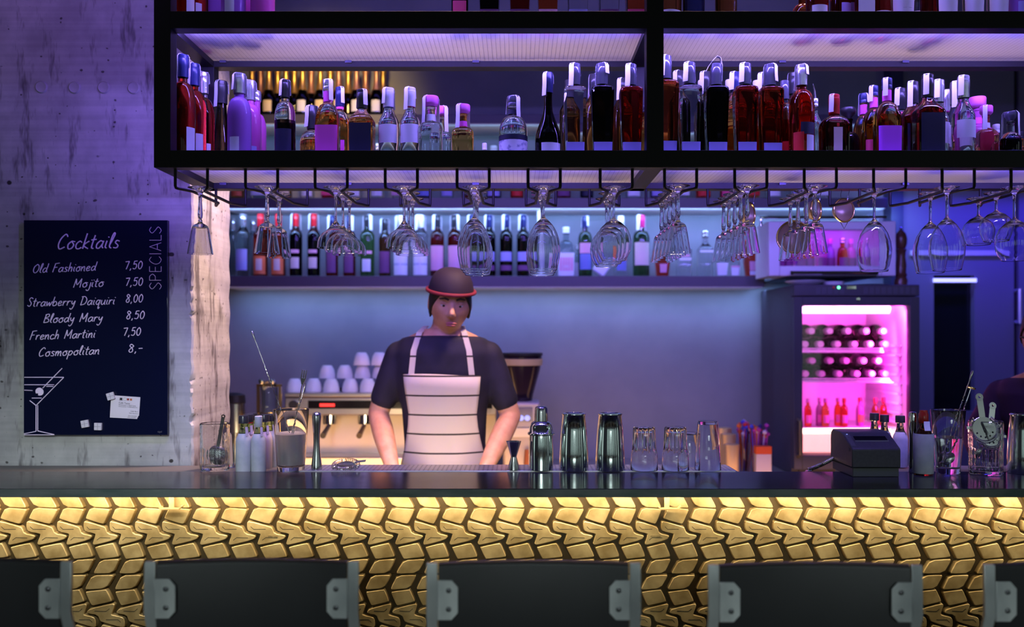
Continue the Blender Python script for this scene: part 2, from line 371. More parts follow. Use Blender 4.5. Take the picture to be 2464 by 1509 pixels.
# ================================================================== gold tyre tread panels
gold = mat('gold_painted_rubber', (0.5, 0.36, 0.15), 0.4, 0.5); noise_mix(gold, (0.34, 0.23, 0.085), (0.56, 0.41, 0.18), 18, 6, rough=(0.3, 0.55), bump=0.05)
groove = mat('shaded_groove', (0.075, 0.048, 0.016), 0.5, 0.3)  # gold paint with the grooves' shade put into its colour
slot_m = mat('tread_slot', (0.008, 0.005, 0.003), 0.8)
k0 = 1/6.844/853.0                                # tread drawing units to metres
LUG = [
 [(1032, 30), (1340, 36), (1330, 58), (1440, 250), (1432, 266), (1110, 244), (1100, 232)],                         # upper shoulder
 [(965, 256), (1288, 280), (1296, 305), (1205, 508), (1170, 522), (898, 440), (888, 415)],                        # upper block
 [(1055, 905), (1340, 840), (1368, 855), (1450, 1040), (1443, 1066), (1152, 1100), (1130, 1090), (1054, 930)],     # lower block
 [(1142, 1122), (1446, 1102), (1458, 1128), (1350, 1332), (1036, 1342), (1030, 1312)],                            # lower shoulder
]
ZED = [(878, 475), (1205, 568), (1230, 590), (1268, 685), (1420, 708), (1437, 735), (1390, 785), (1045, 870), (1010, 855), (1012, 825), (1058, 702), (1040, 680), (880, 650), (850, 600), (848, 500)]
SLOTS = [[(905, 565), (950, 610), (1135, 607)], [(1080, 790), (1135, 745), (1315, 752)]]
LUG[0] = [(x-167, 1362-y) for x, y in LUG[3]]     # upper half mirrors the lower half, shifted
def offs(poly, d):
    n = len(poly); A = sum(poly[i][0]*poly[(i+1) % n][1]-poly[(i+1) % n][0]*poly[i][1] for i in range(n)); sg = 1 if A > 0 else -1
    out = []
    for i in range(n):
        p0, p1, p2 = Vector(poly[i-1]), Vector(poly[i]), Vector(poly[(i+1) % n])
        e1 = (p1-p0).normalized(); e2 = (p2-p1).normalized()
        n1 = Vector((e1.y, -e1.x))*sg; n2 = Vector((e2.y, -e2.x))*sg; b = n1+n2
        if b.length < 1e-6: b = n1
        b.normalize(); q = p1+b*(d/max(0.5, b.dot(n1))); out.append((q.x, q.y))
    return out
def chaikin(p, f=0.22):
    out = []
    for i in range(len(p)):
        a, b = p[i], p[(i+1) % len(p)]
        out += [(a[0]+(b[0]-a[0])*f, a[1]+(b[1]-a[1])*f), (a[0]+(b[0]-a[0])*(1-f), a[1]+(b[1]-a[1])*(1-f))]
    return out
PITCH = [240, 240, 260, 225, 220, 215, 230, 235, 245, 240, 250, 232, 222, 238, 228, 246, 218, 235, 242]
def tread(name, label, ztop, flip, x_start, x_end):
    root = thing(name, label, 'wall panel', (0, 2.52, ztop), 0, 'gold tyre tread strips on the bar front')
    mb = MB(); H = 1345*k0
    def put(poly, x0, sc, z=0.0):
        q = [((x-845)*sc*k0+x0, -(y-10)*k0) for x, y in poly]
        if flip: q = [(-a, -(H-0.0017)-b) for a, b in q]
        return q
    x, i = x_start, 0
    if flip: x = -x_end
    xe = x_end if not flip else -x_start
    sl = []
    while x < xe:
        p = PITCH[i % len(PITCH)]; sc = p/232.0; i += 1
        for poly in LUG+[ZED]:
            q = chaikin(put(poly, x, sc), 0.2 if poly is not ZED else 0.25)
            n = len(q); rings = [(offs(q, 0.0022), 0.016), (offs(q, 0.0006), 0.0022), (q, 0.0009), (offs(q, -0.0013), 0.0)]
            vs = [(a, d, b) for ring, d in rings for a, b in ring]
            fs = [(r*n+k, r*n+(k+1) % n, (r+1)*n+(k+1) % n, (r+1)*n+k) for r in range(3) for k in range(n)]
            fs.append(tuple(3*n+k for k in range(n))); mb.add(vs, fs, 0)
        for s in SLOTS:
            q = put(s, x, sc); sl.append(q)
        x += p*1.944*k0
    for q in sl: mb.ribbon([(a, -0.0001, b) for a, b in q], (0, 1, 0), 0.0006, 0.0012, 2)
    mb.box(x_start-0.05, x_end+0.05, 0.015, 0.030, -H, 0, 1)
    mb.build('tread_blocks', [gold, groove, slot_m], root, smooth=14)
    return root, H
ZT = 1.0748
t1, TH = tread('tyre_tread_panel', 'upper gold tyre tread strip right under the counter lip', ZT, False, X(62.5-480/3.52, 2.52), 1.55)
t2, _ = tread('tyre_tread_panel', 'lower gold tyre tread strip behind the bar stool backs', ZT-TH-0.001, True, -1.78, 1.55)
for px in (655, 1575):
    p = P(px, 1293, 2.5195)
    text('lettering', 'PDY 240', 0.008, gold, t1, (p.x-0.012, -0.0008, p.z-ZT), (PI/2, 0, 0), ext=0.0005)
# bag hooks under the lip
for px, lab in ((410, 'gold bag hook under the counter lip nearest the concrete wall'), (1604, 'gold bag hook under the counter lip nearest the receipt printer')):
    x = X(px, 2.50); h = thing('bag_hook', lab, 'hook', (x, 2.503, CT-0.022), 0, 'bag hooks under the counter')
    mb = MB(); zb = Z(1226, 2.48)-(CT-0.022)
    mb.box(-0.006, 0.009, 0.0, 0.003, zb, 0.0); mb.build('stem', gold, h, bevel=0.0006)
    mb = MB(); mb.ribbon([(-0.024, -0.012, zb+0.006), (-0.021, -0.012, zb), (0.030, -0.012, zb), (0.038, -0.012, zb+0.009)], (0, 1, 0), 0.024, 0.003)
    mb.build('bar', gold, h)
# ================================================================== bar stools
leather = mat('black_leather', (0.016, 0.016, 0.019), 0.52); noise_mix(leather, (0.008, 0.008, 0.010), (0.013, 0.013, 0.016), 4, 6, bump=0.08)
rawst = mat('raw_steel', (0.45, 0.47, 0.47), 0.40, 0.6); noise_mix(rawst, (0.32, 0.34, 0.35), (0.60, 0.62, 0.62), 9, 5, (1, 1, 0.5), rough=(0.28, 0.5))
def make_stool(label):
    r = thing('bar_stool', label, 'bar stool', (0, 0, 0), 0, 'bar stools in a row along the counter')
    wdt = 0.425; zt = 1.068
    # posts: bent flat bars, rear face towards the room
    for s in (-1, 1):
        xs = s*(wdt/2-0.011)
        pth = [(xs-s*0.0, 0.004, zt), (xs, 0.0, zt-0.10), (xs, 0.014, zt-0.135), (xs, 0.030, 0.70), (xs, 0.020, 0.02)]
        mb = MB(); mb.ribbon(pth, (1, 0, 0), 0.022, 0.009)
        mb.build('back_post', rawst, r, bevel=0.0015)
        # bracket plate, chamfered on the inner side
        a, b = xs-s*0.011, xs-s*0.052
        pl = [(a, zt-0.033), (b+s*0.012, zt-0.033), (b, zt-0.047), (b, zt-0.098), (b+s*0.013, zt-0.112), (a, zt-0.112)]
        br = MB().prism(pl, -0.004, 0.0).build('bracket', rawst, r, bevel=0.001)
        for zz in (zt-0.053, zt-0.090):
            MB().lathe([(0.0, 0.0075), (0.0028, 0.0072), (0.0052, 0.0055), (0.0052, 0.0035)], 12, axis='y', c=(xs-s*0.0335, 0, zz)).build('bolt', mat('dark_bolt', (0.10, 0.10, 0.11), 0.4, 0.9), br)
        # front leg
        MB().ribbon([(xs, 0.36, 0.70), (xs, 0.40, 0.02)], (1, 0, 0), 0.022, 0.022).build('front_leg', rawst, r)
    # backrest: slightly bowed leather pad
    n = 14; vs = []; fs = []; x0 = wdt/2-0.024
    for i in range(n+1):
        u = -1+2*i/n; xx = u*x0; bow = 0.020*(1-u*u)
        for (y, z) in ((0.002, zt-0.004), (0.0005, zt-0.010), (0.0005, zt-0.200), (0.002, zt-0.206), (0.016, zt-0.206), (0.018, zt-0.2), (0.018, zt-0.010), (0.016, zt-0.002), (0.009, zt+0.0006)):
            vs.append((xx, y+bow, z))
    m = 9
    for i in range(n):
        for k in range(m):
            fs.append((i*m+k, i*m+(k+1) % m, (i+1)*m+(k+1) % m, (i+1)*m+k))
    fs += [tuple(range(m)), tuple(n*m+k for k in range(m))]
    MB().add(vs, fs).build('backrest', leather, r, smooth=60)
    MB().box(-0.19, 0.19, 0.02, 0.40, 0.70, 0.76).build('seat', leather, r, bevel=0.015)
    mb = MB(); mb.tube([(-0.2, 0.39, 0.30), (0.2, 0.39, 0.30)], 0.010, 8); mb.build('footrest', rawst, r)
    return r
SD = 1.77
st = make_stool('black bar stool cut by the frame, below the menu board')
sx = [X(-86, SD), X(605, SD), X(1284, SD), X(1962, SD), X(2626, SD)]
labs = ['', 'black bar stool back below the left bag hook, second along the bar', 'black bar stool back below the shaker tins, middle of the row',
        'black bar stool back below the receipt printer, fourth along the bar', 'black bar stool cut by the frame, below the crystal glass of strainers']
dz = [0, 0, -0.003, -0.007, -0.006]
st.location = (sx[0], SD, 0)
for i in range(1, 5): dup(st, (sx[i], SD, dz[i]), label=labs[i])
# ================================================================== hanging bottle shelf
DS = 2.42
SX = lambda px: X(px, DS)
shelf = thing('hanging_shelf', 'black steel hanging bottle shelf with wired glass panels and stemware rods', 'shelf', (0, DS, 1.974))
LO = Matrix.Translation((0, -DS, -1.974))
def SB():
    m = MB(); m.T = LO; return m
xl, xr = SX(370), 1.735
pw = 0.0455
posts = [(xl, xl+pw), (SX(1556), SX(1597)), (xr-pw, xr)]
TIER = [1.974, 2.351, 2.728]; RH = 0.0465
yb0, yb1 = 2.765, 2.81
for z in TIER:
    SB().box(xl, xr, DS, DS+0.045, z, z+RH).build('front_rail', BLACKST, shelf, bevel=0.0012)
    SB().box(xl, xr, yb0, yb1, z, z+RH).build('back_rail', BLACKST, shelf, bevel=0.0012)
    for i, (a, b) in enumerate(posts):
        m = SB().box(a, b, DS+0.0452, yb0-0.0002, z, z+0.0175)
        if i != 1: c = a if i == 0 else b-0.005; m.box(c, c+0.005, DS+0.0452, yb0-0.0002, z+0.0175, z+RH)
        m.build('side_rail', BLACKST, shelf)
for i, (a, b) in enumerate(posts):
    SB().box(a, b, DS-0.0006, DS+0.045, TIER[0]-0.0004, TIER[2]+RH+0.9).build('post', BLACKST, shelf, bevel=0.0012)
    SB().box(a, b, yb0, yb1+0.0006, TIER[0], TIER[2]+RH+0.9).build('post', BLACKST, shelf, bevel=0.0012)
# wired glass panels: frosted, letting light and silhouettes through
wg = mat('wired_glass', (0.8, 0.8, 0.85), 0.3)
def make_wired(m):
    nt = m.node_tree; out = nt.nodes['Material Output']; nt.nodes.remove(nt.nodes['Principled BSDF'])
    tc = N(m, 'ShaderNodeTexCoord'); sp = N(m, 'ShaderNodeSeparateXYZ'); lk(m, tc.outputs['Object'], sp.inputs[0])
    def grid(o):
        a = N(m, 'ShaderNodeMath', operation='MULTIPLY'); a.inputs[1].default_value = 1/0.0127; lk(m, o, a.inputs[0])
        f = N(m, 'ShaderNodeMath', operation='FRACT'); lk(m, a.outputs[0], f.inputs[0])
        g = N(m, 'ShaderNodeMath', operation='LESS_THAN'); g.inputs[1].default_value = 0.10; lk(m, f.outputs[0], g.inputs[0]); return g.outputs[0]
    mx = N(m, 'ShaderNodeMath', operation='MAXIMUM'); lk(m, grid(sp.outputs[0]), mx.inputs[0]); lk(m, grid(sp.outputs[1]), mx.inputs[1])
    tl = N(m, 'ShaderNodeBsdfTranslucent'); tl.inputs[0].default_value = (0.74, 0.74, 0.78, 1)
    df = N(m, 'ShaderNodeBsdfDiffuse'); df.inputs[0].default_value = (0.62, 0.62, 0.66, 1)
    tr = N(m, 'ShaderNodeBsdfTransparent'); tr.inputs[0].default_value = (0.8, 0.82, 0.84, 1)
    gl = N(m, 'ShaderNodeBsdfGlossy'); gl.inputs['Roughness'].default_value = 0.15
    wire = N(m, 'ShaderNodeBsdfDiffuse'); wire.inputs[0].default_value = (0.16, 0.16, 0.17, 1)
    def mix(f, a, b):
        s = N(m, 'ShaderNodeMixShader'); lk(m, a, s.inputs[1]); lk(m, b, s.inputs[2])
        if isinstance(f, float): s.inputs[0].default_value = f
        else: lk(m, f, s.inputs[0])
        return s.outputs[0]
    c = mix(0.35, df.outputs[0], tl.outputs[0]); c = mix(0.34, c, tr.outputs[0]); c = mix(0.06, c, gl.outputs[0])
    wm = N(m, 'ShaderNodeMath', operation='MULTIPLY'); wm.inputs[1].default_value = 0.6; lk(m, mx.outputs[0], wm.inputs[0])
    c = mix(wm.outputs[0], c, wire.outputs[0]); lk(m, c, out.inputs[0])
make_wired(wg)
PB, PT = 0.018, 0.026                       # panel under and upper side above the rail's underside
for z in TIER[:2]:
    for k in range(2):
        ca, cb = (xl+0.006, posts[1][0]+pw/2-0.0005) if k == 0 else (posts[1][0]+pw/2+0.0005, xr-0.006)
        SB().box(ca, cb, DS+0.0452, yb0-0.0002, z+PB, z+PT).build('glass_panel', wg, shelf, smooth=0)
# clips on the back rails, small led tape bodies
clipm = mat('clip_metal', (0.06, 0.06, 0.10), 0.4, 0.6)
for z in TIER[:2]:
    for px in (540, 840, 1145, 1880, 2175):
        xx = X(px, 2.77); SB().box(xx-0.010, xx+0.010, yb0-0.010, yb0-0.0002, z+RH-0.036, z+RH-0.029).build('clip', clipm, shelf)
ledm = mat('violet_led', (0.6, 0.6, 1), 0.5, emit=(0.30, 0.24, 1.0), estr=1.5)
for z in TIER[1:]:
    for k in range(2): SB().box(posts[k][1]+0.02, posts[k+1][0]-0.02, DS+0.046, DS+0.049, z+0.003, z+0.014).build('led_tape', ledm, shelf)
# stemware rods: thirteen lanes, two bent rods each
LANE_PX = [460, 629, 796.5, 965.5, 1138.5, 1309.5, 1483, 1638, 1807, 1974.5, 2141.5, 2306.5, 2472.5]
LANE_X = [X(p, 2.44) for p in LANE_PX]
ZROD = 1.922
for lx in LANE_X:
    for s in (-1, 1):
        w, n = 0.044*s, 0.0175*s
        pts = [(lx+w, 2.442, 1.976), (lx+w, 2.442, ZROD+0.006), (lx+w*0.98, 2.444, ZROD+0.001), (lx+w*0.9, 2.450, ZROD), (lx+n*1.35, 2.486, ZROD), (lx+n, 2.500, ZROD),
               (lx+n, 2.715, ZROD), (lx+n*1.4, 2.728, ZROD), (lx+w*0.95, 2.768, ZROD), (lx+w*1.04, 2.776, ZROD+0.001), (lx+w*1.05, 2.778, ZROD+0.008), (lx+w*1.05, 2.778, 1.976)]
        m = SB(); m.tube(pts, 0.0043, 8); m.build('stemware_rod', BLACKST, shelf, smooth=50)
# ================================================================== hanging glasses
gm = glass('stemware', (0.985, 0.99, 0.995))
def shell(outer, th):
    """double-walled bowl: outer [(r, z)] from stem side to rim, wall thickness th"""
    inner = [(max(r-th, 0.0005), z-(th if k < len(outer)-1 else 0)) for k, (r, z) in enumerate(outer)]
    return inner
def stem_profile(kind):
    """profile hanging down from the foot's underside at z = 0 (foot disc above); z negative to the rim"""
    foot = [(0, 0.0075), (0.012, 0.0078), (0.030, 0.0100), (0.0335, 0.0104), (0.0338, 0.0090), (0.030, 0.0075), (0.014, 0.0030), (0.0075, -0.004)]
    if kind == 'T':     # faceted-stem tumbler: thick stem with a knop and a flared cone bowl
        stem = [(0.0050, -0.012), (0.0046, -0.025), (0.0062, -0.050), (0.0072, -0.066), (0.0058, -0.074), (0.0036, -0.078), (0.0060, -0.083), (0.0052, -0.085)]
        bowl = [(0.008, -0.090), (0.016, -0.094), (0.0205, -0.098), (0.0232, -0.104), (0.0262, -0.120), (0.0300, -0.145), (0.0345, -0.172), (0.0352, -0.176)]
        zi = -0.099; th = 0.0016
    elif kind == 'C':   # coupe
        stem = [(0.0042, -0.012), (0.0036, -0.03), (0.0034, -0.07), (0.0040, -0.082)]
        bowl = [(0.0065, -0.088), (0.012, -0.095), (0.017, -0.103), (0.025, -0.110), (0.038, -0.120), (0.0465, -0.132), (0.0502, -0.145), (0.0510, -0.156), (0.0510, -0.160)]
        zi = -0.095; th = 0.0013
    elif kind == 'W':   # large wine glass
        stem = [(0.0042, -0.012), (0.0037, -0.03), (0.0036, -0.064), (0.0042, -0.072)]
        bowl = [(0.007, -0.077), (0.015, -0.084), (0.026, -0.096), (0.037, -0.115), (0.0445, -0.138), (0.0475, -0.160), (0.0462, -0.180), (0.0425, -0.200), (0.0385, -0.218), (0.0376, -0.222)]
        zi = -0.082; th = 0.0011
    elif kind == 'B':   # balloon
        stem = [(0.0042, -0.012), (0.0037, -0.03), (0.0037, -0.070), (0.0045, -0.077)]
        bowl = [(0.009, -0.081), (0.022, -0.089), (0.038, -0.105), (0.0475, -0.126), (0.0500, -0.146), (0.0470, -0.168), (0.0395, -0.184), (0.0340, -0.192), (0.0325, -0.195)]
        zi = -0.086; th = 0.0012
    else:               # S: small brandy bowl
        stem = [(0.0042, -0.012), (0.0037, -0.022), (0.0038, -0.036), (0.0048, -0.042)]
        bowl = [(0.010, -0.046), (0.024, -0.053), (0.038, -0.067), (0.0445, -0.082), (0.0450, -0.092), (0.0420, -0.108), (0.0350, -0.126), (0.0335, -0.130)]
        zi = -0.051; th = 0.0012
    inner = [(max(r-th, 0.001), z) for r, z in reversed(bowl) if z < zi]
    return foot+stem+bowl+[(bowl[-1][0]-th*0.5, bowl[-1][1]-0.0004)]+inner+[(0, zi-0.001)]
def smooth_prof(p):
    return p
_gl = {}
def glass_mesh(kind):
    if kind not in _gl:
        pr = stem_profile(kind)
        sec = None
        if kind == 'T': sec = lambda t, r, z: r*(1-0.05*abs(math.sin(3.5*t))) if (-0.074 < z < -0.006) else r
        _gl[kind] = MB().lathe(pr, 40 if kind != 'T' else 42, sec=sec).mesh('stemware_'+kind, gm, smooth=50)
    return _gl[kind]
GN = {'T': ('footed_tumbler', 'footed tumbler with a thick knopped stem', 'tumbler'), 'C': ('coupe_glass', 'wide clear coupe glass', 'coupe glass'),
      'W': ('wine_glass', 'large clear wine glass', 'wine glass'), 'B': ('balloon_glass', 'round clear balloon glass', 'balloon glass'), 'S': ('brandy_glass', 'short-stemmed clear brandy glass', 'brandy glass')}
LANES = [('T', [2.510]), ('T', [2.496, 2.623]), ('C', [2.502, 2.605, 2.708]), ('C', [2.502, 2.605, 2.708]), ('W', [2.50, 2.597, 2.694]), ('W', [2.50, 2.597, 2.694]),
         ('B', [2.505, 2.61, 2.712]), ('T', [2.481, 2.552, 2.623, 2.694, 2.765]), ('T', [2.481, 2.552, 2.623, 2.694, 2.765]), ('T', [2.487, 2.560, 2.636, 2.709]),
         ('W', [2.548]), ('W', [2.506, 2.607]), ('B', [2.505])]
LW = ['leftmost', 'second', 'third', 'fourth', 'fifth', 'sixth', 'seventh', 'eighth', 'ninth', 'tenth', 'eleventh', 'twelfth', 'last']
def hang_glass(kind, li, d, row, n):
    nm, desc, cat = GN[kind]
    lab = f'{desc} hanging alone in the {LW[li]} rod lane' if n == 1 else f'{desc}, {["front", "second", "third", "fourth", "fifth"][row]} of those in the {LW[li]} rod lane'
    o = link(nm, glass_mesh(kind), loc=(LANE_X[li], d, ZROD+0.0018), rot=(0, 0, random.uniform(0, 6)))
    tag(o, lab, cat, 'stemware hanging from the shelf rods')
for li, (k, ds) in enumerate(LANES):
    for r, d in enumerate(ds): hang_glass(k, li, d, r, len(ds))
for r, d in enumerate((2.60, 2.70)):
    o = link('brandy_glass', glass_mesh('S'), loc=(LANE_X[12], d, ZROD+0.0018))
    tag(o, f'short-stemmed clear brandy glass, {["nearer", "farther"][r]} one behind the last balloon glass', 'brandy glass', 'stemware hanging from the shelf rods')
# ================================================================== strainers on hooks at the back rail
mesh_m = mat('sieve_mesh', (0.45, 0.36, 0.24), 0.4, 0.6)
def sieve(px, py, d, r, tilt, lab):
    p = P(px, py, d); t = thing('hanging_sieve', lab, 'sieve', p, 0, 'sieves hung behind the glasses')
    rim = MB(); rim.tube([(r*math.cos(a), 0, r*math.sin(a)) for a in [2*PI*i/32 for i in range(32)]], 0.0030, 8, close=True)
    rim.build('rim', BRASS, t, rot=(0, 0, tilt))
    prof = [(r*0.98, 0.0), (r*0.92, -0.012), (r*0.72, -0.026), (r*0.4, -0.036), (0, -0.039)]
    MB().lathe(prof, 28, axis='y').build('mesh_bowl', mesh_m, t, rot=(0, 0, tilt), smooth=60)
    h = MB(); zt = 1.9733-p.z
    for s in (-1, 1): h.tube([(s*0.010, -0.002, r*0.9), (s*0.012, -0.004, r+0.012), (s*0.012, 2.787-d, zt)], 0.0012, 6)
    h.tube([(-0.012, 0, -r), (0, 0, -r-0.022), (0.012, 0, -r)], 0.0012, 6)
    h.build('hook_wire', STEEL, t)
sieve(2031, 506, 2.80, 0.036, 0.25, 'round brass sieve hanging free between the tenth and eleventh rod lanes')
sieve(1805, 516, 2.80, 0.036, 0.9, 'round brass sieve hanging behind the ninth rod lane of tumblers')
sieve(1964, 505, 2.80, 0.034, 0.8, 'smaller brass sieve hanging high behind the tenth rod lane')
sieve(1908, 570, 2.83, 0.050, -0.5, 'large steel-rimmed sieve hanging low behind the tenth rod lane')
# ================================================================== bottles
LQ = {}
def liquid(name, col, rough=0.0):
    return glass('liquid_'+name, col, rough, 1.38)
AMBER = liquid('amber', (0.80, 0.27, 0.06)); REDL = liquid('red', (0.85, 0.06, 0.03)); DKRED = liquid('dark_red', (0.34, 0.018, 0.010))
ORANGE = liquid('orange', (0.95, 0.17, 0.035)); GOLDL = liquid('golden', (0.75, 0.40, 0.10)); BLACKL = liquid('black', (0.006, 0.004, 0.006))
CLEARL = glass('water', (0.94, 0.95, 0.97), 0.0, 1.36)
PINKL = mat('pink_liquor', (0.55, 0.10, 0.42), 0.12, 0, 0.25, 1.4); LILACL = mat('lilac_liquor', (0.34, 0.14, 0.52), 0.12, 0, 0.3, 1.4)
DKGLASS = glass('dark_bottle', (0.05, 0.035, 0.03)); GREENG = glass('green_bottle', (0.16, 0.42, 0.12)); AQUAG = glass('aqua_bottle', (0.72, 0.90, 0.90))
DGREEN = glass('deep_green_bottle', (0.05, 0.14, 0.05))
BROWNG = glass('brown_bottle', (0.22, 0.07, 0.02))
def lab(name, c, r=0.6): return mat('label_'+name, rgb(*c), r)
L_W = lab('white', (222, 222, 232)); L_V = lab('pale_violet', (150, 145, 205)); L_NAVY = lab('navy', (18, 22, 52)); L_PINK = lab('pink', (226, 84, 190))
L_MAG = lab('magenta', (215, 70, 120)); L_RED = lab('red', (200, 30, 30)); L_ORG = lab('orange', (225, 110, 60)); L_BEIGE = lab('beige', (215, 190, 190))
L_ROSE = lab('rose', (220, 160, 190)); L_BLU = lab('blue', (110, 120, 190)); L_PURP = lab('purple', (110, 60, 110)); L_CREAM = lab('cream', (225, 205, 160))
C_BLK = mat('cap_black', (0.02, 0.02, 0.024), 0.3); C_PINK = mat('cap_pink', rgb(225, 110, 205), 0.4); C_RED = mat('cap_red', rgb(190, 20, 30), 0.4)
C_SIL = mat('cap_silver', (0.6, 0.6, 0.65), 0.25, 0.8); C_NAVY = mat('cap_navy', rgb(30, 36, 80), 0.35); C_WHITE = mat('cap_white', (0.75, 0.75, 0.8), 0.4)
C_GLASSY = mat('cap_smoked', (0.10, 0.10, 0.14), 0.15, 0.3); C_MAG = mat('cap_magenta', rgb(205, 40, 110), 0.4)
SEAL = mat('paper_seal', (0.72, 0.72, 0.78), 0.7)
# shape: (height, body radius, base radius, shoulder z, neck z, neck radius, squareness, shoulder style, depth ratio)
SH = {
 'round':   (0.290, 0.0370, 0.0365, 0.165, 0.218, 0.0135, 0, 'dome', 1),
 'square':  (0.288, 0.0315, 0.0265, 0.208, 0.222, 0.0135, 1, 'flat', 1),
 'pink':    (0.272, 0.0380, 0.0375, 0.150, 0.200, 0.0160, 0, 'dome', 1),
 'bourbon': (0.240, 0.0390, 0.0385, 0.140, 0.176, 0.0140, 1, 'slope', 0.95),
 'maker':   (0.262, 0.0385, 0.0375, 0.125, 0.190, 0.0140, 0.6, 'dome', 0.8),
 'facet':   (0.243, 0.0330, 0.0325, 0.135, 0.178, 0.0145, 0, 'slope', 1),
 'squat':   (0.192, 0.0355, 0.0350, 0.100, 0.122, 0.0130, 0.7, 'dome', 1),
 'orb':     (0.212, 0.0430, 0.0415, 0.105, 0.152, 0.0165, 0, 'dome', 1),
 'bell':    (0.276, 0.0405, 0.0395, 0.075, 0.178, 0.0125, 0, 'bell', 1),
 'broad':   (0.215, 0.0440, 0.0430, 0.118, 0.150, 0.0145, 0.5, 'dome', 0.7),
 'small':   (0.168, 0.0310, 0.0300, 0.070, 0.105, 0.0115, 0, 'dome', 1),
 'wine':    (0.300, 0.0375, 0.0370, 0.185, 0.225, 0.0140, 0, 'dome', 1),
 'slim':    (0.300, 0.0320, 0.0315, 0.200, 0.240, 0.0125, 0, 'slope', 1),
 'taper':   (0.255, 0.0300, 0.0290, 0.060, 0.190, 0.0150, 0, 'slope', 1),
 'champ':   (0.310, 0.0440, 0.0430, 0.095, 0.190, 0.0150, 0, 'bell', 1),
 'carafe':  (0.190, 0.0480, 0.0400, 0.085, 0.135, 0.0150, 0.6, 'dome', 0.8),
 'beer':    (0.225, 0.0310, 0.0300, 0.110, 0.170, 0.0130, 0, 'dome', 1),
}
def body_profile(kind, hs=1.0):
    H, R, RB, zs, zn, rn, sq, sty, dep = SH[kind]
    pr = [(0, 0.004), (RB*0.55, 0.0022), (RB*0.86, 0.0), (RB*0.96, 0.0022), (RB, 0.008)]
    if kind == 'square': pr += [(RB*1.02, 0.05), (R*0.93, 0.11), (R*0.97, 0.16), (R, zs-0.01)]
    elif kind == 'facet': pr += [(R, 0.03), (R*0.97, 0.060), (R, 0.075), (R, 0.115)]
    else: pr += [(RB+(R-RB)*0.5, zs*0.5), (R, zs*0.86)]
    pr.append((R, zs))
    n = 7
    for k in range(1, n):
        t = k/n
        if sty == 'dome': r = rn+(R-rn)*math.sqrt(max(0, 1-t**2.2))*(1-0.12*t); z = zs+(zn-zs)*t
        elif sty == 'flat': r = R+(rn-R)*(t**3); z = zs+(zn-zs)*(1-(1-t)**2.5)
        elif sty == 'bell': s = t*t*(3-2*t); r = R+(rn-R)*s; z = zs+(zn-zs)*t
        else: s = 0.5*t+0.5*t*t*(3-2*t); r = R+(rn-R)*s; z = zs+(zn-zs)*t
        pr.append((r, z))
    zt = H-0.030
    pr += [(rn, zn), (rn*0.98, zn+(zt-zn)*0.5), (rn*0.98, zt-0.006), (rn*1.12, zt-0.004), (rn*1.12, zt), (rn*0.7, zt+0.002), (0, zt+0.002)]
    return pr
def secfn(kind):
    H, R, RB, zs, zn, rn, sq, sty, dep = SH[kind]
    if not sq:
        if kind == 'facet': return lambda t, r, z: r*(1-0.05*abs(math.sin(6*t))) if (z < 0.062 or 0.125 < z < zn-0.002) else r
        return None
    def f(t, r, z):
        k = 1.0 if z < zs else max(0.0, 1-(z-zs)/max(1e-6, (zn-zs)))
        k = k**0.6*sq; n = 2+k*7
        c, s = abs(math.cos(t)), abs(math.sin(t))/(1+(dep-1)*k) if dep != 1 else abs(math.sin(t))
        return r*(c**n+s**n)**(-1/n)
    return f
_BM = {}
def body_mesh(kind, low, high, fill, seg):
    key = (kind, low.name, high.name if high else '', round(fill, 3), seg)
    if key not in _BM:
        pr = body_profile(kind); mats = [low]
        if high and fill < 1:
            zf = SH[kind][0]*fill; out = []
            for i, p in enumerate(pr):
                out.append(p)
                if i+1 < len(pr) and p[1] < zf < pr[i+1][1]:
                    t = (zf-p[1])/(pr[i+1][1]-p[1]); out.append((p[0]+(pr[i+1][0]-p[0])*t, zf))
            pr = out; mats = [low, high]
            mi = lambda z: 0 if z < zf else 1
        else: mi = 0
        _BM[key] = MB().lathe(pr, seg, sec=secfn(kind), mi=mi).mesh('bottle_body_'+kind, mats, smooth=40)
    return _BM[key]
def cap_mesh(kind, m, style, seg):
    key = ('cap', kind, m.name, style, seg)
    if key not in _BM:
        H, rn = SH[kind][0], SH[kind][5]; z0 = H-0.032; r = rn*1.2
        if style == 'long': pr = [(r*0.97, z0-0.028), (r, z0-0.026), (r, z0), (r*1.03, z0+0.001), (r*1.03, H-0.012), (r*0.98, H-0.011), (r, H-0.002), (r*0.9, H), (0, H)]
        elif style == 'mush': pr = [(r*0.9, z0+0.004), (r*1.05, z0+0.006), (r*1.42, z0+0.010), (r*1.5, z0+0.014), (r*1.5, H-0.003), (r*1.4, H), (0, H+0.001)]
        elif style == 'foil': pr = [(0.0285, 0.146), (0.0238, 0.160), (0.0185, 0.180), (0.0166, 0.200), (0.0163, 0.250), (0.0205, 0.258), (0.0220, 0.272), (0.0215, 0.290), (0.0190, H), (0, H+0.003)]
        elif style == 'ball': pr = [(r*0.7, z0+0.002), (r*0.8, z0+0.008), (r*1.35, z0+0.016), (r*1.5, z0+0.024), (r*1.3, H-0.001), (0, H+0.003)]
        else: pr = [(r*0.98, z0), (r, z0+0.001), (r, z0+0.010), (r*0.96, z0+0.011), (r, z0+0.012), (r, H-0.003), (r*0.92, H), (0, H)]
        _BM[key] = MB().lathe(pr, seg).mesh('bottle_cap', m, smooth=40)
    return _BM[key]
def rad_at(kind, z):
    pr = body_profile(kind)
    for i in range(3, len(pr)-1):
        a, b = pr[i], pr[i+1]
        if a[1] <= z <= b[1] and b[1] > a[1]: return a[0]+(b[0]-a[0])*(z-a[1])/(b[1]-a[1])
    return pr[5][0]
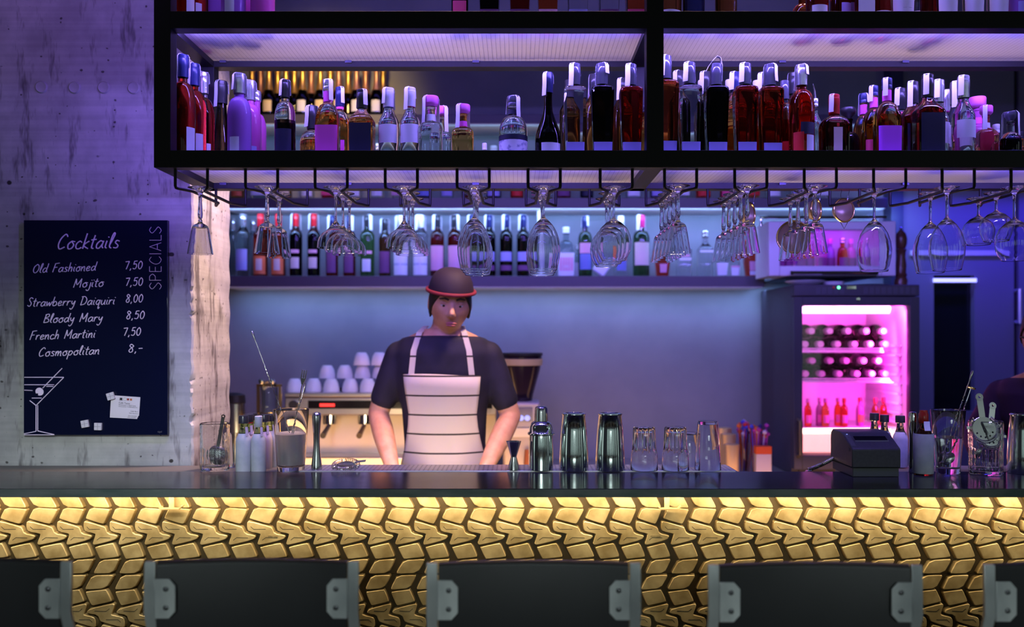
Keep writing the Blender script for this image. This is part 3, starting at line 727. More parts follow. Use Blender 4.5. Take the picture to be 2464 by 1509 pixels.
def label_mesh(kind, m, z0, z1, ang, off=0.0):
    key = ('lab', kind, m.name, round(z0, 4), round(z1, 4), round(ang, 2), round(off, 2))
    if key not in _BM:
        sec = secfn(kind); n = 14; k = 6; vs, fs = [], []
        for lay, th in ((0, 0.0009), (1, 0.0004)):
            for j in range(k+1):
                z = z0+(z1-z0)*j/k; r = rad_at(kind, z)
                for i in range(n+1):
                    t = -PI/2+off-ang+2*ang*i/n; rr = (sec(t, r, z) if sec else r)+th
                    vs.append((rr*math.cos(t), rr*math.sin(t), z))
        w = n+1; L = w*(k+1)
        for j in range(k):
            for i in range(n):
                a = j*w+i; fs.append((a, a+1, a+w+1, a+w)); fs.append((L+a, L+a+w, L+a+w+1, L+a+1))
        for i in range(n): fs.append((i, L+i, L+i+1, i+1)); a = k*w+i; fs.append((a, a+1, L+a+1, L+a))
        for j in range(k): a = j*w; fs.append((a, a+w, L+a+w, L+a)); a = j*w+n; fs.append((a, L+a, L+a+w, a+w))
        _BM[key] = MB().add(vs, fs).mesh('bottle_label', m, smooth=60)
    return _BM[key]
def seal_mesh(kind, style):
    key = ('seal', kind, style)
    if key not in _BM:
        H, rn = SH[kind][0], SH[kind][5]; r = rn*1.24 if style < 3 else rn*1.9
        d1, d2 = {0: (0.055, 0.050), 1: (0.070, 0.030), 2: (0.05, 0.065), 3: (0.075, 0.075)}[style]
        q = [(-r-0.004, 0, H-d1), (-r-0.0015, 0, H-d1*0.5), (-r-0.001, 0, H-0.006), (-r*0.8, 0, H+0.0012), (r*0.8, 0, H+0.0012), (r+0.001, 0, H-0.006), (r+0.0015, 0, H-d2*0.6), (r+0.003, 0, H-d2)]
        _BM[key] = MB().ribbon(q, (0, 1, 0), 0.016, 0.0005).mesh('paper_seal', SEAL, smooth=60)
    return _BM[key]
def bottle(label, kind, loc, low, high=None, fill=0.62, cap=C_BLK, cstyle='std', labels=(), seal=None, rot=0.0, group=None, seg=28, scale=1.0, neckband=None, cat='bottle', sw=1.0, name='liquor_bottle', lean=None):
    t = thing(name, label, cat, loc, 0, group)
    if lean: t.rotation_euler = lean
    t.scale = (scale*sw, scale*sw, scale)
    link('glass_body', body_mesh(kind, low, high, fill, seg), t, rot=(0, 0, rot))
    if cap: link('cap', cap_mesh(kind, cap, cstyle, seg), t)
    for (m, z0, z1, ang, *o) in labels:
        link('label', label_mesh(kind, m, z0, z1, ang, o[0] if o else 0.0), t, rot=(0, 0, rot))
    if neckband:
        zn = SH[kind][4]; link('neck_band', label_mesh(kind, neckband[0], zn+neckband[1], zn+neckband[2], PI*0.98), t)
    if seal is not None:
        link('paper_seal', seal_mesh(kind, seal), t, rot=(0, 0, random.choice((0.8, 0.95, -0.8, 0.7))))
    return t
# ------------------------------------------------------------------ lower tier of the hanging shelf
ZB = TIER[0]+PT
G1 = 'bottles on the middle tier of the hanging shelf'
def put(px, d, label, kind, low, **k):
    ztop = k.pop('top', None); lx = X(px, d); s = k.pop('scale', 1.0)
    if ztop is not None: s = (Z(ztop, d)-ZB)/SH[kind][0]
    bottle(label, kind, (lx, d, ZB+0.0002), low, group=G1, scale=s, **k)
SIDE = (L_W, 0.02, 0.095, 0.42, 0.95)
put(440, 2.520, 'tall round red liquor bottle at the left post, foremost of its file', 'round', REDL, high=CLEAR, fill=0.80, top=133, cap=C_NAVY, cstyle='long', labels=[SIDE], seal=1, rot=0.1, sw=0.88)
put(467, 2.604, 'round red liquor bottle second in the file by the left post', 'round', REDL, high=CLEAR, fill=0.80, top=154, cap=C_NAVY, cstyle='long', labels=[(L_W, 0.02, 0.095, 0.42, 0.7)], seal=1, sw=0.88)
put(490, 2.680, 'round red liquor bottle third in the file by the left post', 'round', DKRED, high=CLEAR, fill=0.75, top=175, cap=C_SIL, cstyle='long', labels=[(L_W, 0.02, 0.085, 0.42, 0.6)], seal=1, sw=0.80)
put(533, 2.730, 'slender dark bottle with a slanted white paper strip beside the lilac bottle', 'taper', DKGLASS, top=196, cap=C_BLK, cstyle='long', labels=[(L_V, 0.055, 0.062, 3.0)], seal=1, sw=0.85)
put(576, 2.525, 'front lilac-pink bottle with a white rectangular label', 'pink', LILACL, high=LILACL, fill=0.9, top=178, cap=C_SIL, cstyle='long', labels=[(L_W, 0.01, 0.078, 0.42, -0.15)], seal=2, sw=0.92)
put(601, 2.615, 'pink liquor bottle with a white seal right behind the front lilac-pink bottle', 'pink', PINKL, top=195, cap=C_SIL, cstyle='long', labels=[(L_V, 0.02, 0.07, 0.4, 0.5)], seal=1, sw=0.9)
put(616, 2.700, 'pink liquor bottle rearmost of the lilac-pink file', 'pink', PINKL, top=220, cap=C_SIL, labels=[(L_W, 0.02, 0.05, 0.3, 0.6)], sw=0.85)
put(686, 2.540, 'dark round whisky bottle with a navy label and one white strip', 'round', BLACKL, high=CLEAR, fill=0.52, top=193, cap=C_BLK, cstyle='long', labels=[(L_NAVY, 0.015, 0.12, 0.85)], seal=0, sw=0.94)
put(751, 2.625, 'short amber bottle with a dark label left of the first pink-labelled bottle', 'small', AMBER, high=CLEAR, fill=0.5, top=256, cap=C_BLK, cstyle='long', labels=[(L_NAVY, 0.012, 0.05, 1.0)], seal=0)
put(818, 2.640, 'amber bottle with a pink neck behind the first pink-labelled bottle', 'maker', AMBER, high=CLEAR, fill=0.62, top=211, cap=C_NAVY, cstyle='long', labels=[(L_PINK, 0.02, 0.095, 0.6)], seal=0, neckband=(L_PINK, 0.004, 0.03), sw=0.8)
put(789, 2.530, 'amber whisky bottle with a large bright pink label, near the dark whisky bottle', 'maker', AMBER, high=CLEAR, fill=0.60, top=193, cap=C_SIL, cstyle='std', labels=[(L_PINK, 0.028, 0.118, 0.92), (L_V, 0.012, 0.026, 0.90)], seal=2, neckband=(L_PINK, 0.004, 0.036), sw=0.92)
put(871, 2.530, 'square-shouldered amber bottle with a big navy label and black cap', 'bourbon', AMBER, high=CLEAR, fill=0.64, top=217, cap=C_BLK, cstyle='long', labels=[(L_NAVY, 0.015, 0.128, 0.75)], seal=0)
put(935, 2.540, 'clear faceted vodka bottle with a white label, next to the square navy-labelled bottle', 'facet', CLEARL, top=213, cap=C_WHITE, cstyle='long', labels=[(L_W, 0.068, 0.125, 1.0)], seal=2, neckband=(L_V, 0.004, 0.014), sw=0.97)
put(987, 2.540, 'clear faceted vodka bottle with a magenta neck band beside the squat glass one', 'facet', CLEARL, top=212, cap=C_WHITE, cstyle='long', labels=[(L_W, 0.068, 0.125, 1.0)], seal=1, neckband=(L_MAG, 0.004, 0.014), sw=0.97)
put(1062, 2.660, 'clear squat bottle with a pink stopper, half hidden behind its front twin', 'squat', CLEARL, top=258, cap=C_PINK, cstyle='mush', seal=3, sw=0.85)
put(1037, 2.550, 'clear squat cut-glass bottle with a pink stopper in front', 'squat', CLEARL, top=233, cap=C_PINK, cstyle='mush', seal=3, neckband=(L_W, 0.002, 0.02), sw=0.90)
put(1114, 2.550, 'squat golden bottle with a pink stopper standing alone', 'squat', GOLDL, top=253, cap=C_PINK, cstyle='mush', seal=3, neckband=(L_PINK, 0.002, 0.018), sw=0.95)
put(1235, 2.545, 'round-bellied clear bottle with a navy band and white speckled label', 'orb', CLEARL, top=233, cap=C_GLASSY, cstyle='std', labels=[(L_NAVY, 0.074, 0.090, 1.5), (mat('label_speckled', rgb(200, 200, 225), 0.6), 0.012, 0.074, 1.5)], seal=2, neckband=(L_NAVY, 0.004, 0.018))
noise_mix(mat('label_speckled'), rgb(150, 150, 190), rgb(228, 228, 240), 60, 5, lo=0.35, hi=0.5)
put(1319, 2.535, 'black bell-shaped bottle with a long tapering neck and low white label', 'bell', BLACKL, top=176, cap=C_NAVY, cstyle='long', labels=[(L_W, 0.006, 0.062, 0.8, 0.25)], seal=1, sw=0.97)
SQL = [(L_V, 0.010, 0.062, 0.78)]
def sq(px, d, top, low, lab_, sealn=0, labels=SQL, **k):
    put(px, d, lab_, 'square', low, high=CLEAR if low is not CLEARL else None, fill=0.80, top=top, cap=C_GLASSY, cstyle='long', labels=labels, seal=sealn, **k)
# second row behind the square front row
put(1370, 2.655, 'dark capped amber bottle behind the bell-shaped black bottle', 'slim', BROWNG, top=194, cap=C_BLK, cstyle='long', labels=[(L_W, 0.01, 0.05, 0.8)])
put(1430, 2.640, 'amber bottle with a white strip behind the front clear square bottle', 'slim', AMBER, top=180, cap=C_BLK, cstyle='long', seal=1)
put(1497, 2.640, 'amber bottle with a white strip behind the black square bottle', 'slim', AMBER, top=190, cap=C_BLK, cstyle='long', seal=1, labels=[(L_RED, 0.01, 0.05, 0.8)])
put(1552, 2.640, 'amber bottle squeezed in beside the centre post', 'slim', AMBER, top=255, cap=C_BLK, labels=[(L_RED, 0.01, 0.05, 0.8)])
sq(1383, 2.535, 155, CLEARL, 'clear square bottle with a low violet label, first of the square bottles', 1)
sq(1449, 2.535, 154, BLACKL, 'black square bottle with a low violet label next to the centre post pair', 1)
sq(1518, 2.535, 156, DKRED, 'dark red square bottle directly left of the centre post', 1)
# right bay
sq(1601, 2.550, 136, ORANGE, 'orange-red square bottle half hidden by the centre post', 0)
sq(1659, 2.535, 152, CLEARL, 'clear square bottle in the right bay beside the orange-red one', 0)
sq(1723, 2.535, 155, BLACKL, 'black square bottle under the curled paper strip', None)
sq(1793, 2.535, 154, DKRED, 'dark red square bottle between the black square and the brown-red square', 0)
sq(1854, 2.535, 156, liquid('brown_red', (0.30, 0.035, 0.01)), 'brown-red square bottle next to the scarlet-labelled round bottle', 0, [(L_V, 0.010, 0.060, 0.78)])
p = P(1723, 150, 2.535)
cs = MB().ribbon([(0.016, 0, -0.055), (0.017, 0, -0.010), (0.012, 0, 0.012), (0.002, -0.002, 0.016), (-0.010, -0.004, 0.004), (-0.022, -0.005, -0.012), (-0.030, -0.006, -0.028)], (0, 1, 0), 0.013, 0.0005)
tag(cs.build('paper_strip', SEAL, loc=p, smooth=70), 'loose curled white paper strip sprung over the black square bottle', 'paper strip')
for i, (px, d, top, cst) in enumerate([(1633, 2.63, 172, 1), (1697, 2.63, 174, 1), (1768, 2.63, 175, 0), (1836, 2.63, 177, 1)]):
    put(px, d, ['dark bottle with a white strip behind the right bay clear square bottle', 'dark bottle with a white strip behind the black square under the curled strip',
                'navy-capped bottle behind the right bay dark red square bottle', 'red bottle with a white strip behind the brown-red square bottle'][i], 'slim', [BLACKL, BLACKL, AMBER, REDL][i],
        high=CLEAR, fill=0.7, top=top, cap=[C_BLK, C_BLK, C_NAVY, C_BLK][i], cstyle='long', seal=cst, labels=[([L_W, L_W, L_RED, L_ORG][i], 0.01, 0.05, 0.9)])
for i, (px, top) in enumerate([(1629, 194), (1691, 194), (1757, 193), (1823, 195)]):
    put(px, 2.715, ['bottle with a pale stopper far behind the right bay clear square bottle', 'bottle with a pale stopper far behind the black square under the curled strip',
                    'bottle with a pale stopper far behind the right bay dark red square', 'bottle with a pale stopper far behind the brown-red square bottle'][i], 'slim', AMBER if i > 1 else CLEARL, high=CLEAR, fill=0.5, top=top, cap=C_WHITE, cstyle='std')
put(1888, 2.62, 'red bottle with a smoky cap between the brown-red square and the scarlet label', 'round', REDL, high=CLEAR, fill=0.55, top=195, cap=C_GLASSY, cstyle='long', labels=[(L_RED, 0.02, 0.09, 0.7)], sw=0.85)
put(1910, 2.69, 'dark red bottle with a white strip right behind the scarlet-labelled round bottle', 'round', REDL, high=CLEAR, fill=0.75, top=176, cap=C_BLK, cstyle='long', seal=1, sw=0.9)
put(1929, 2.530, 'round red bottle with scarlet, navy and white labels and a torn paper seal', 'round', REDL, high=CLEAR, fill=0.80, top=157, cap=C_SIL, cstyle='long', labels=[(L_RED, 0.012, 0.09, 0.42, -0.55), (L_NAVY, 0.084, 0.118, 0.62, 0.25), (L_W, 0.028, 0.082, 0.36, 0.45), (L_RED, 0.012, 0.026, 0.36, 0.45)], seal=1, sw=0.98)
put(1962, 2.66, 'slim bottle with a silver pouring spout behind the scarlet-labelled round bottle', 'slim', CLEARL, top=238, cap=C_SIL, cstyle='std', sw=0.8)
p = P(1961, 237, 2.66)
po = MB().tube([(0, 0, 0), (-0.001, 0, 0.02), (-0.006, 0, 0.043)], [0.004, 0.0028, 0.0012], 8); tag(po.build('pour_spout', CHROME, loc=(p.x, p.y, p.z+0.0008)), 'thin silver pour spout standing out of a slim bottle', 'pour spout')
put(2040, 2.64, 'small black-capped bottle peeking out behind the broad white-labelled bottle', 'small', BLACKL, top=260, cap=C_BLK, cstyle='ball')
put(2007, 2.535, 'broad dark bottle with a tall white label and red neck', 'broad', liquid('mahogany', (0.10, 0.012, 0.008)), high=CLEAR, fill=0.62, top=229, cap=C_RED, cstyle='long', labels=[(L_BEIGE, 0.004, 0.110, 0.36), (L_RED, 0.112, 0.122, 0.10)], seal=0, sw=0.93)
put(2078, 2.66, 'amber bottle with a pink neck, rearmost of the pink-labelled trio', 'maker', AMBER, high=CLEAR, fill=0.6, top=226, cap=C_NAVY, labels=[(L_ORG, 0.01, 0.07, 0.8)], seal=1, neckband=(L_PINK, 0.004, 0.035), sw=0.78)
put(2102, 2.60, 'amber bottle with a pink neck, middle of the pink-labelled trio', 'maker', AMBER, high=CLEAR, fill=0.6, top=208, cap=C_NAVY, labels=[(L_MAG, 0.02, 0.09, 0.7, -0.3)], seal=2, neckband=(L_PINK, 0.004, 0.035), sw=0.84)
put(2134, 2.530, 'amber bottle with a big violet-pink label, foremost of the pink-labelled trio', 'maker', AMBER, high=CLEAR, fill=0.6, top=190, cap=C_NAVY, labels=[(lab('orchid', (200, 80, 235)), 0.030, 0.114, 0.95), (L_V, 0.012, 0.028, 0.92)], seal=0, neckband=(L_PINK, 0.004, 0.036), sw=0.92)
put(2166, 2.675, 'square-shouldered dark bottle behind the violet-pink labelled bottle', 'bourbon', DKRED, high=CLEAR, fill=0.62, top=214, cap=C_BLK, cstyle='long', labels=[(L_NAVY, 0.015, 0.12, 0.7)], seal=2, sw=0.9)
put(2196, 2.60, 'square-shouldered dark bottle with a white strip left of the big navy-labelled one', 'bourbon', DKRED, high=CLEAR, fill=0.66, top=198, cap=C_BLK, cstyle='long', labels=[(L_NAVY, 0.015, 0.12, 0.7)], seal=1, sw=0.9)
put(2232, 2.530, 'big square dark bottle with a large navy label in the right bay', 'bourbon', DKRED, high=CLEAR, fill=0.72, top=181, cap=C_BLK, cstyle='long', labels=[(L_NAVY, 0.012, 0.133, 0.76)], seal=0, sw=0.90)
put(2258, 2.60, 'clear faceted bottle right behind the big navy-labelled square bottle', 'facet', CLEARL, top=194, cap=C_SIL, cstyle='long', seal=2, sw=0.85, labels=[(L_W, 0.068, 0.125, 1.0)])
put(2279, 2.725, 'clear faceted bottle farthest back between the big square and the front vodka', 'facet', CLEARL, top=217, cap=C_SIL, cstyle='long', neckband=(L_PINK, 0.003, 0.014), sw=0.8)
put(2300, 2.655, 'clear faceted bottle with a white strip left behind the front right-bay vodka', 'facet', CLEARL, top=198, cap=C_SIL, cstyle='long', seal=1, sw=0.85, labels=[(L_W, 0.068, 0.125, 1.0)])
put(2318, 2.535, 'clear faceted vodka bottle foremost in the right bay, white label', 'facet', CLEARL, top=184, cap=C_SIL, cstyle='long', labels=[(L_W, 0.072, 0.120, 1.0)], seal=0, sw=0.90)
put(2352, 2.66, 'pink-stoppered bottle behind the reddish squat bottle', 'squat', PINKL, top=235, cap=C_PINK, cstyle='mush', neckband=(L_PINK, 0.002, 0.018), sw=0.85)
put(2373, 2.585, 'squat reddish bottle with a pink stopper in the right bay', 'squat', liquid('rosy', (0.75, 0.22, 0.16)), top=256, cap=C_PINK, cstyle='mush', seal=3, neckband=(L_W, 0.002, 0.018), sw=0.80)
put(2397, 2.60, 'tiny clear bottle beside the reddish squat bottle', 'small', CLEARL, top=300, cap=C_WHITE, sw=0.9)
put(2432, 2.540, 'small dark bottle with a wide waisted neck near the frame edge', 'small', BLACKL, high=CLEAR, fill=0.5, top=270, cap=C_GLASSY, cstyle='ball', labels=[(L_NAVY, 0.01, 0.045, 1.0)], seal=3, sw=1.0)
put(2456, 2.60, 'small amber bottle behind the dark waisted one at the frame edge', 'small', AMBER, top=318, cap=C_BLK, labels=[(L_W, 0.01, 0.04, 0.8)])
for px, d, top, low, lb in ((1166, 2.74, 345, AQUAG, 'tiny aqua bottle top far back between the golden and the round-bellied bottle'), (1214, 2.745, 345, CLEARL, 'tiny clear bottle top far back beside the round-bellied bottle')):
    put(px, d, lb, 'small', low, top=top, cap=C_WHITE, sw=0.8)
# ------------------------------------------------------------------ upper tier: only the lowest parts reach into the frame
ZB2 = TIER[1]+PT
G2 = 'bottles on the top tier of the hanging shelf'
def up(px, label, kind, low, d=2.535, **k):
    bottle(label, kind, (X(px, d), d, ZB2+0.0002), low, group=G2, seg=24, **k)
up(444, 'red bottle foot at the left end of the top tier', 'round', REDL, high=CLEAR, fill=0.8, labels=[SIDE], seal=1, cstyle='long', sw=0.82)
up(469, 'red bottle foot second from the left post on the top tier', 'round', REDL, d=2.60, high=CLEAR, fill=0.8, labels=[(L_W, 0.02, 0.1, 0.35, 0.6)], cstyle='long', sw=0.88)
up(491, 'red bottle foot third from the left post on the top tier', 'round', REDL, d=2.68, high=CLEAR, fill=0.8, labels=[(L_W, 0.02, 0.1, 0.35, 0.6)], cstyle='long', sw=0.80)
up(533, 'violet bottle foot with faint lettering patch on the top tier', 'pink', LILACL, d=2.62, labels=[(L_V, 0.045, 0.052, 0.5)], cap=C_SIL)
up(562, 'violet bottle foot with a white label on the top tier', 'pink', LILACL, d=2.53, labels=[(L_W, 0.02, 0.09, 0.40, -0.05)], cap=C_SIL, sw=0.9)
up(632, 'plain magenta-violet bottle foot beside the gap on the top tier', 'pink', PINKL, d=2.545, cap=C_SIL, sw=0.9)
up(604, 'violet-pink bottle foot wedged behind the white-labelled violet one', 'pink', PINKL, d=2.63, cap=C_SIL, sw=0.85)
SQT = lambda m: [(m, 0.008, 0.058, 0.80)]
up(1107, 'bottle foot with a red and pink label starting the top tier square row', 'maker', BLACKL, d=2.55, labels=[(L_MAG, 0.01, 0.09, 0.75)], sw=0.62)
for px, low, m, lb in ((1178, BLACKL, L_PURP, 'dark square bottle foot, leftmost of the six square feet on the top tier'), (1251, DKRED, L_PURP, 'dark red square bottle foot second of the six on the top tier'),
                       (1318, ORANGE, L_ROSE, 'bright orange-red square bottle foot on the top tier'), (1390, CLEARL, L_V, 'clear square bottle foot fourth of the six on the top tier'),
                       (1465, CLEARL, L_PURP, 'clear square bottle foot with a purple label fifth of the six'), (1530, ORANGE, L_MAG, 'red square bottle foot left of the centre post on the top tier')):
    up(px, lb, 'square', low, high=CLEAR if low is not CLEARL else None, fill=0.8, labels=SQT(m), cap=C_GLASSY, cstyle='long')
up(1609, 'dark amber bottle foot right of the centre post on the top tier', 'orb', AMBER, labels=[(L_W, 0.01, 0.055, 1.0)], sw=0.85)
up(1669, 'blue-grey round bottle foot with a white patch on the top tier', 'orb', liquid('slate', (0.12, 0.16, 0.34)), labels=[(L_W, 0.01, 0.05, 0.5, 0.3)], sw=0.72)
up(1747, 'amber round bottle foot just left of the empty stretch, top tier', 'orb', AMBER, labels=[(L_PURP, 0.01, 0.05, 0.6)], sw=0.72)
up(1931, 'small orange bottle foot right of the empty stretch, top tier', 'small', ORANGE, d=2.60)
up(1966, 'red bottle foot with a white oval label on the top tier', 'round', REDL, labels=[(L_W, 0.02, 0.07, 0.75)], sw=0.85)
up(2024, 'dark bottle foot with a narrow pale label on the top tier', 'round', DKRED, d=2.60, labels=[(L_V, 0.015, 0.10, 0.5, 0.2)], sw=0.85)
up(2077, 'dark bottle foot with a broad pale label on the top tier', 'bourbon', DKRED, labels=[(L_W, 0.010, 0.12, 0.72)], sw=0.72)
up(2118, 'red bottle foot with a white oval between pale labels on the top tier', 'round', REDL, d=2.58, labels=[(L_W, 0.02, 0.07, 0.7)], sw=0.85)
up(2171, 'bottle foot with a white label and dark curved line on the top tier', 'facet', CLEARL, labels=[(L_W, 0.008, 0.12, 1.3), (L_NAVY, 0.060, 0.0625, 0.5, 0.2)], sw=0.92)
up(2208, 'clear bottle foot behind the lined white label on the top tier', 'facet', CLEARL, d=2.66, labels=[(L_W, 0.02, 0.10, 1.0)], sw=0.85)
up(2240, 'red bottle foot between two white labels on the top tier', 'round', REDL, d=2.6, labels=[(L_W, 0.02, 0.07, 0.5)], sw=0.8)
for px, lb in ((2278, 'bottle foot with a white label, left of three alike on the top tier'), (2341, 'bottle foot with a white label, middle of three alike on the top tier'), (2400, 'bottle foot with a white label, right of three alike on the top tier')):
    up(px, lb, 'facet', DKRED if px < 2300 else CLEARL, labels=[(L_W, 0.008, 0.12, 1.25)], sw=0.84)
up(2450, 'pale violet bottle foot at the frame edge of the top tier', 'pink', LILACL, labels=[(L_V, 0.02, 0.08, 0.5)], cap=C_SIL, sw=0.8)
# ================================================================== back bar shelves
DBK = 4.40
shm = mat('back_shelf_lacquer', (0.055, 0.05, 0.075), 0.4)
def back_shelf(lb, py_top, py_bot, x0, x1):
    z1 = Z(py_top, DBK); z0 = Z(py_bot, DBK)
    t = thing('back_shelf', lb, 'shelf', (0, DBK, z0), 0, 'wall shelves of the back bar')
    MB().box(x0, x1, 0, BW-DBK-0.0005, 0, z1-z0).build('board', shm, t, bevel=0.002)
    MB().box(x0+0.01, x1-0.01, 0.004, BW-DBK-0.002, -0.003, -0.0002).build('underside_panel', mat('pale_underside', (0.70, 0.74, 0.74), 0.35), t)
    return z1
ZS1 = back_shelf('lowest back bar shelf with blurred bottles behind the hanging glasses', 664, 690, -1.46, X(1840, DBK))
ZS2 = back_shelf('middle back bar shelf, seen just below the hanging shelf', 476, 500, -1.46, X(2135, DBK))
ZS3 = back_shelf('highest back bar shelf carrying the gold-foiled champagne', 275, 297, -1.46, X(2135, DBK))
BG = {1: 'bottles on the lowest back bar shelf', 2: 'bottles on the middle back bar shelf', 3: 'champagne on the highest back bar shelf'}
def bk(n, px, top, label, kind, low, d=4.49, **k):
    zb = {1: ZS1, 2: ZS2, 3: ZS3}[n]; s = (Z(top, d)-zb)/SH[kind][0]
    bottle(label, kind, (X(px, d), d, zb+0.0003), low, group=BG[n], seg=16, scale=s, **k)
AQ = AQUAG
bk(1, 561, 526, 'aqua bottle with a silver cap wedged against the concrete end on the lowest back shelf', 'slim', AQ, d=4.56, cap=C_SIL, cstyle='long', sw=0.9)
bk(1, 585, 515, 'big aqua bottle with a grey label, at the concrete end of the lowest back shelf', 'slim', AQ, cap=C_SIL, cstyle='long', labels=[(L_V, 0.03, 0.13, 0.8)], sw=1.15)
bk(1, 610, 528, 'aqua bottle with a pale cap behind the big aqua one', 'slim', AQ, d=4.56, cap=C_SIL, cstyle='long')
for i, px in enumerate((627, 670)):
    bk(1, px, 515, ['dark bottle with a glowing red-orange lower label, nearest the aqua ones', 'dark bottle with a glowing red-orange lower label, second from the aqua ones'][i], 'slim', REDL, high=DKRED, fill=0.62, cap=C_RED, cstyle='long', labels=[(L_ORG, 0.012, 0.098, 1.0), (L_BEIGE, 0.03, 0.085, 0.45)], sw=1.05)
for i, px in enumerate((712, 755)):
    bk(1, px, 515, ['dark bottle with a red neck and square beige label, left of its twin', 'dark bottle with a red neck and square beige label, right of its twin'][i], 'slim', BLACKL, high=DKRED, fill=0.7, cap=C_RED, cstyle='long', labels=[(L_BEIGE, 0.04, 0.092, 0.7), (L_ROSE, 0.112, 0.128, 0.7)], seal=3, sw=0.95)
for i, px in enumerate((799, 841)):
    bk(1, px, 520, ['dark bottle with a violet and gold label, left of its twin', 'dark bottle with a violet and gold label beside the green bottle'][i], 'slim', DKRED, cap=C_NAVY, cstyle='long', labels=[(L_PURP, 0.02, 0.12, 0.8), (L_ROSE, 0.122, 0.138, 0.8)], seal=3, sw=0.95)
bk(1, 884, 518, 'bright green bottle with a white label on the lowest back shelf', 'slim', GREENG, cap=C_BLK, cstyle='long', labels=[(L_W, 0.025, 0.085, 0.6), (L_ROSE, 0.11, 0.125, 0.8)], seal=3, sw=1.1)
bk(1, 926, 527, 'brown-labelled dark bottle right of the bright green bottle', 'slim', BROWNG, cap=C_BLK, cstyle='long', labels=[(L_PURP, 0.02, 0.13, 1.0)], seal=3, sw=0.95)
for i, (px, tp) in enumerate(((965, 520), (1012, 518))):
    bk(1, px, tp, ['clear bottle with a wide white banded label, left one', 'clear bottle with a wide white banded label, right one'][i], 'slim', CLEARL, cap=C_WHITE, cstyle='long', labels=[(L_W, 0.008, 0.150, 1.15), (L_BLU, 0.055, 0.066, 1.16)], seal=3, sw=1.15)
for i, px in enumerate((1052, 1094)):
    bk(1, px, 518, ['bottle with a tall pink label behind the bartender\'s cap, left one', 'bottle with a tall pink label behind the bartender\'s cap, right one'][i], 'slim', DKRED, cap=C_BLK, cstyle='long', labels=[(L_ROSE, 0.03, 0.15, 1.1)], seal=3, sw=1.05)
for i, px in enumerate((1136, 1177, 1218, 1259)):
    bk(1, px, 518, f'dark bottle with violet bands and a white neck loop, {ORD[i]} of four', 'slim', BLACKL, cap=C_NAVY, cstyle='long', labels=[(L_PURP, 0.03, 0.055, 1.0), (L_V, 0.075, 0.12, 1.0)], seal=3, sw=0.98)
bk(1, 1300, 500, 'tall milky white bottle behind the sixth lane of wine glasses', 'slim', mat('milky', (0.7, 0.75, 0.78), 0.3), cap=C_WHITE, cstyle='long', sw=0.95)
bk(1, 1362, 547, 'stout white bottle with a pale pink label on the lowest back shelf', 'maker', AQ, cap=C_WHITE, labels=[(L_W, 0.005, 0.125, 1.2), (L_ROSE, 0.03, 0.10, 0.8)], sw=1.1)
bk(1, 1390, 590, 'pale aqua bottle between the stout white one and the wine bottle', 'maker', AQ, d=4.55, cap=C_WHITE, labels=[(L_W, 0.01, 0.12, 1.2)], sw=0.8)
bk(1, 1408, 520, 'green wine bottle with a pink and blue label', 'wine', DGREEN, cap=C_NAVY, cstyle='long', labels=[(L_ROSE, 0.115, 0.165, 0.95), (L_BLU, 0.035, 0.112, 0.9)], seal=0, sw=0.92)
bk(1, 1494, 520, 'bottle with an orange and blue label beside the pale-labelled green wine bottle', 'slim', CLEARL, cap=C_WHITE, cstyle='long', labels=[(L_BLU, 0.03, 0.08, 0.7), (L_ORG, 0.08, 0.15, 0.7)], sw=1.1)
bk(1, 1543, 518, 'dark green wine bottle with a large beige label and white seal', 'wine', DGREEN, cap=C_MAG, cstyle='long', labels=[(L_BEIGE, 0.055, 0.165, 1.0)], seal=3, sw=1.08)
bk(1, 1594, 590, 'crimson carafe with a pale label under the eighth rod lane', 'carafe', REDL, cap=C_GLASSY, cstyle='ball', labels=[(L_ROSE, 0.025, 0.075, 0.5)], sw=0.9)
bk(1, 1646, 558, 'clear square gin bottle with a pink line under the navy stopper', 'bourbon', CLEARL, cap=C_NAVY, cstyle='std', labels=[(L_W, 0.085, 0.10, 0.7), (L_ROSE, 0.105, 0.117, 0.55)], sw=1.0)
bk(1, 1697, 556, 'clear square gin bottle with a silver stopper beside its pink-lined neighbour', 'bourbon', CLEARL, cap=C_SIL, cstyle='std', labels=[(L_W, 0.125, 0.137, 0.75)], sw=1.02)
bk(1, 1736, 590, 'small bottle with a white label under the ninth rod lane', 'carafe', CLEARL, cap=C_WHITE, labels=[(L_W, 0.01, 0.085, 0.9)], sw=0.72)
bk(1, 1768, 600, 'small bottle with a white and pink label beside the crimson decanter', 'carafe', CLEARL, cap=C_WHITE, labels=[(L_W, 0.01, 0.075, 0.9), (L_ROSE, 0.062, 0.076, 0.91)], sw=0.68)
bk(1, 1812, 575, 'squat crimson decanter with a white label at the shelf end', 'carafe', REDL, cap=C_RED, cstyle='ball', labels=[(L_ROSE, 0.03, 0.075, 0.6), (L_W, 0.008, 0.028, 0.6)], sw=0.95)
p = P(1446, 640, 4.5)
tg = MB().box(-0.034, 0.034, -0.022, 0.022, -0.034, 0.034)
r_ = thing('tilted_flask', 'tilted white square flask leaning between two wine bottles', 'flask', (p.x, 4.475, ZS1+0.044), 0, BG[1])
tg.build('flask_body', mat('white_flask', (0.72, 0.72, 0.80), 0.3), r_, bevel=0.008, rot=(0, 0.62, 0))
MB().lathe([(0.010, 0), (0.009, 0.02), (0.011, 0.021), (0.011, 0.03), (0, 0.03)], 14, c=(0, 0, 0.033)).build('cap', C_WHITE, r_, rot=(0, 0.62, 0))
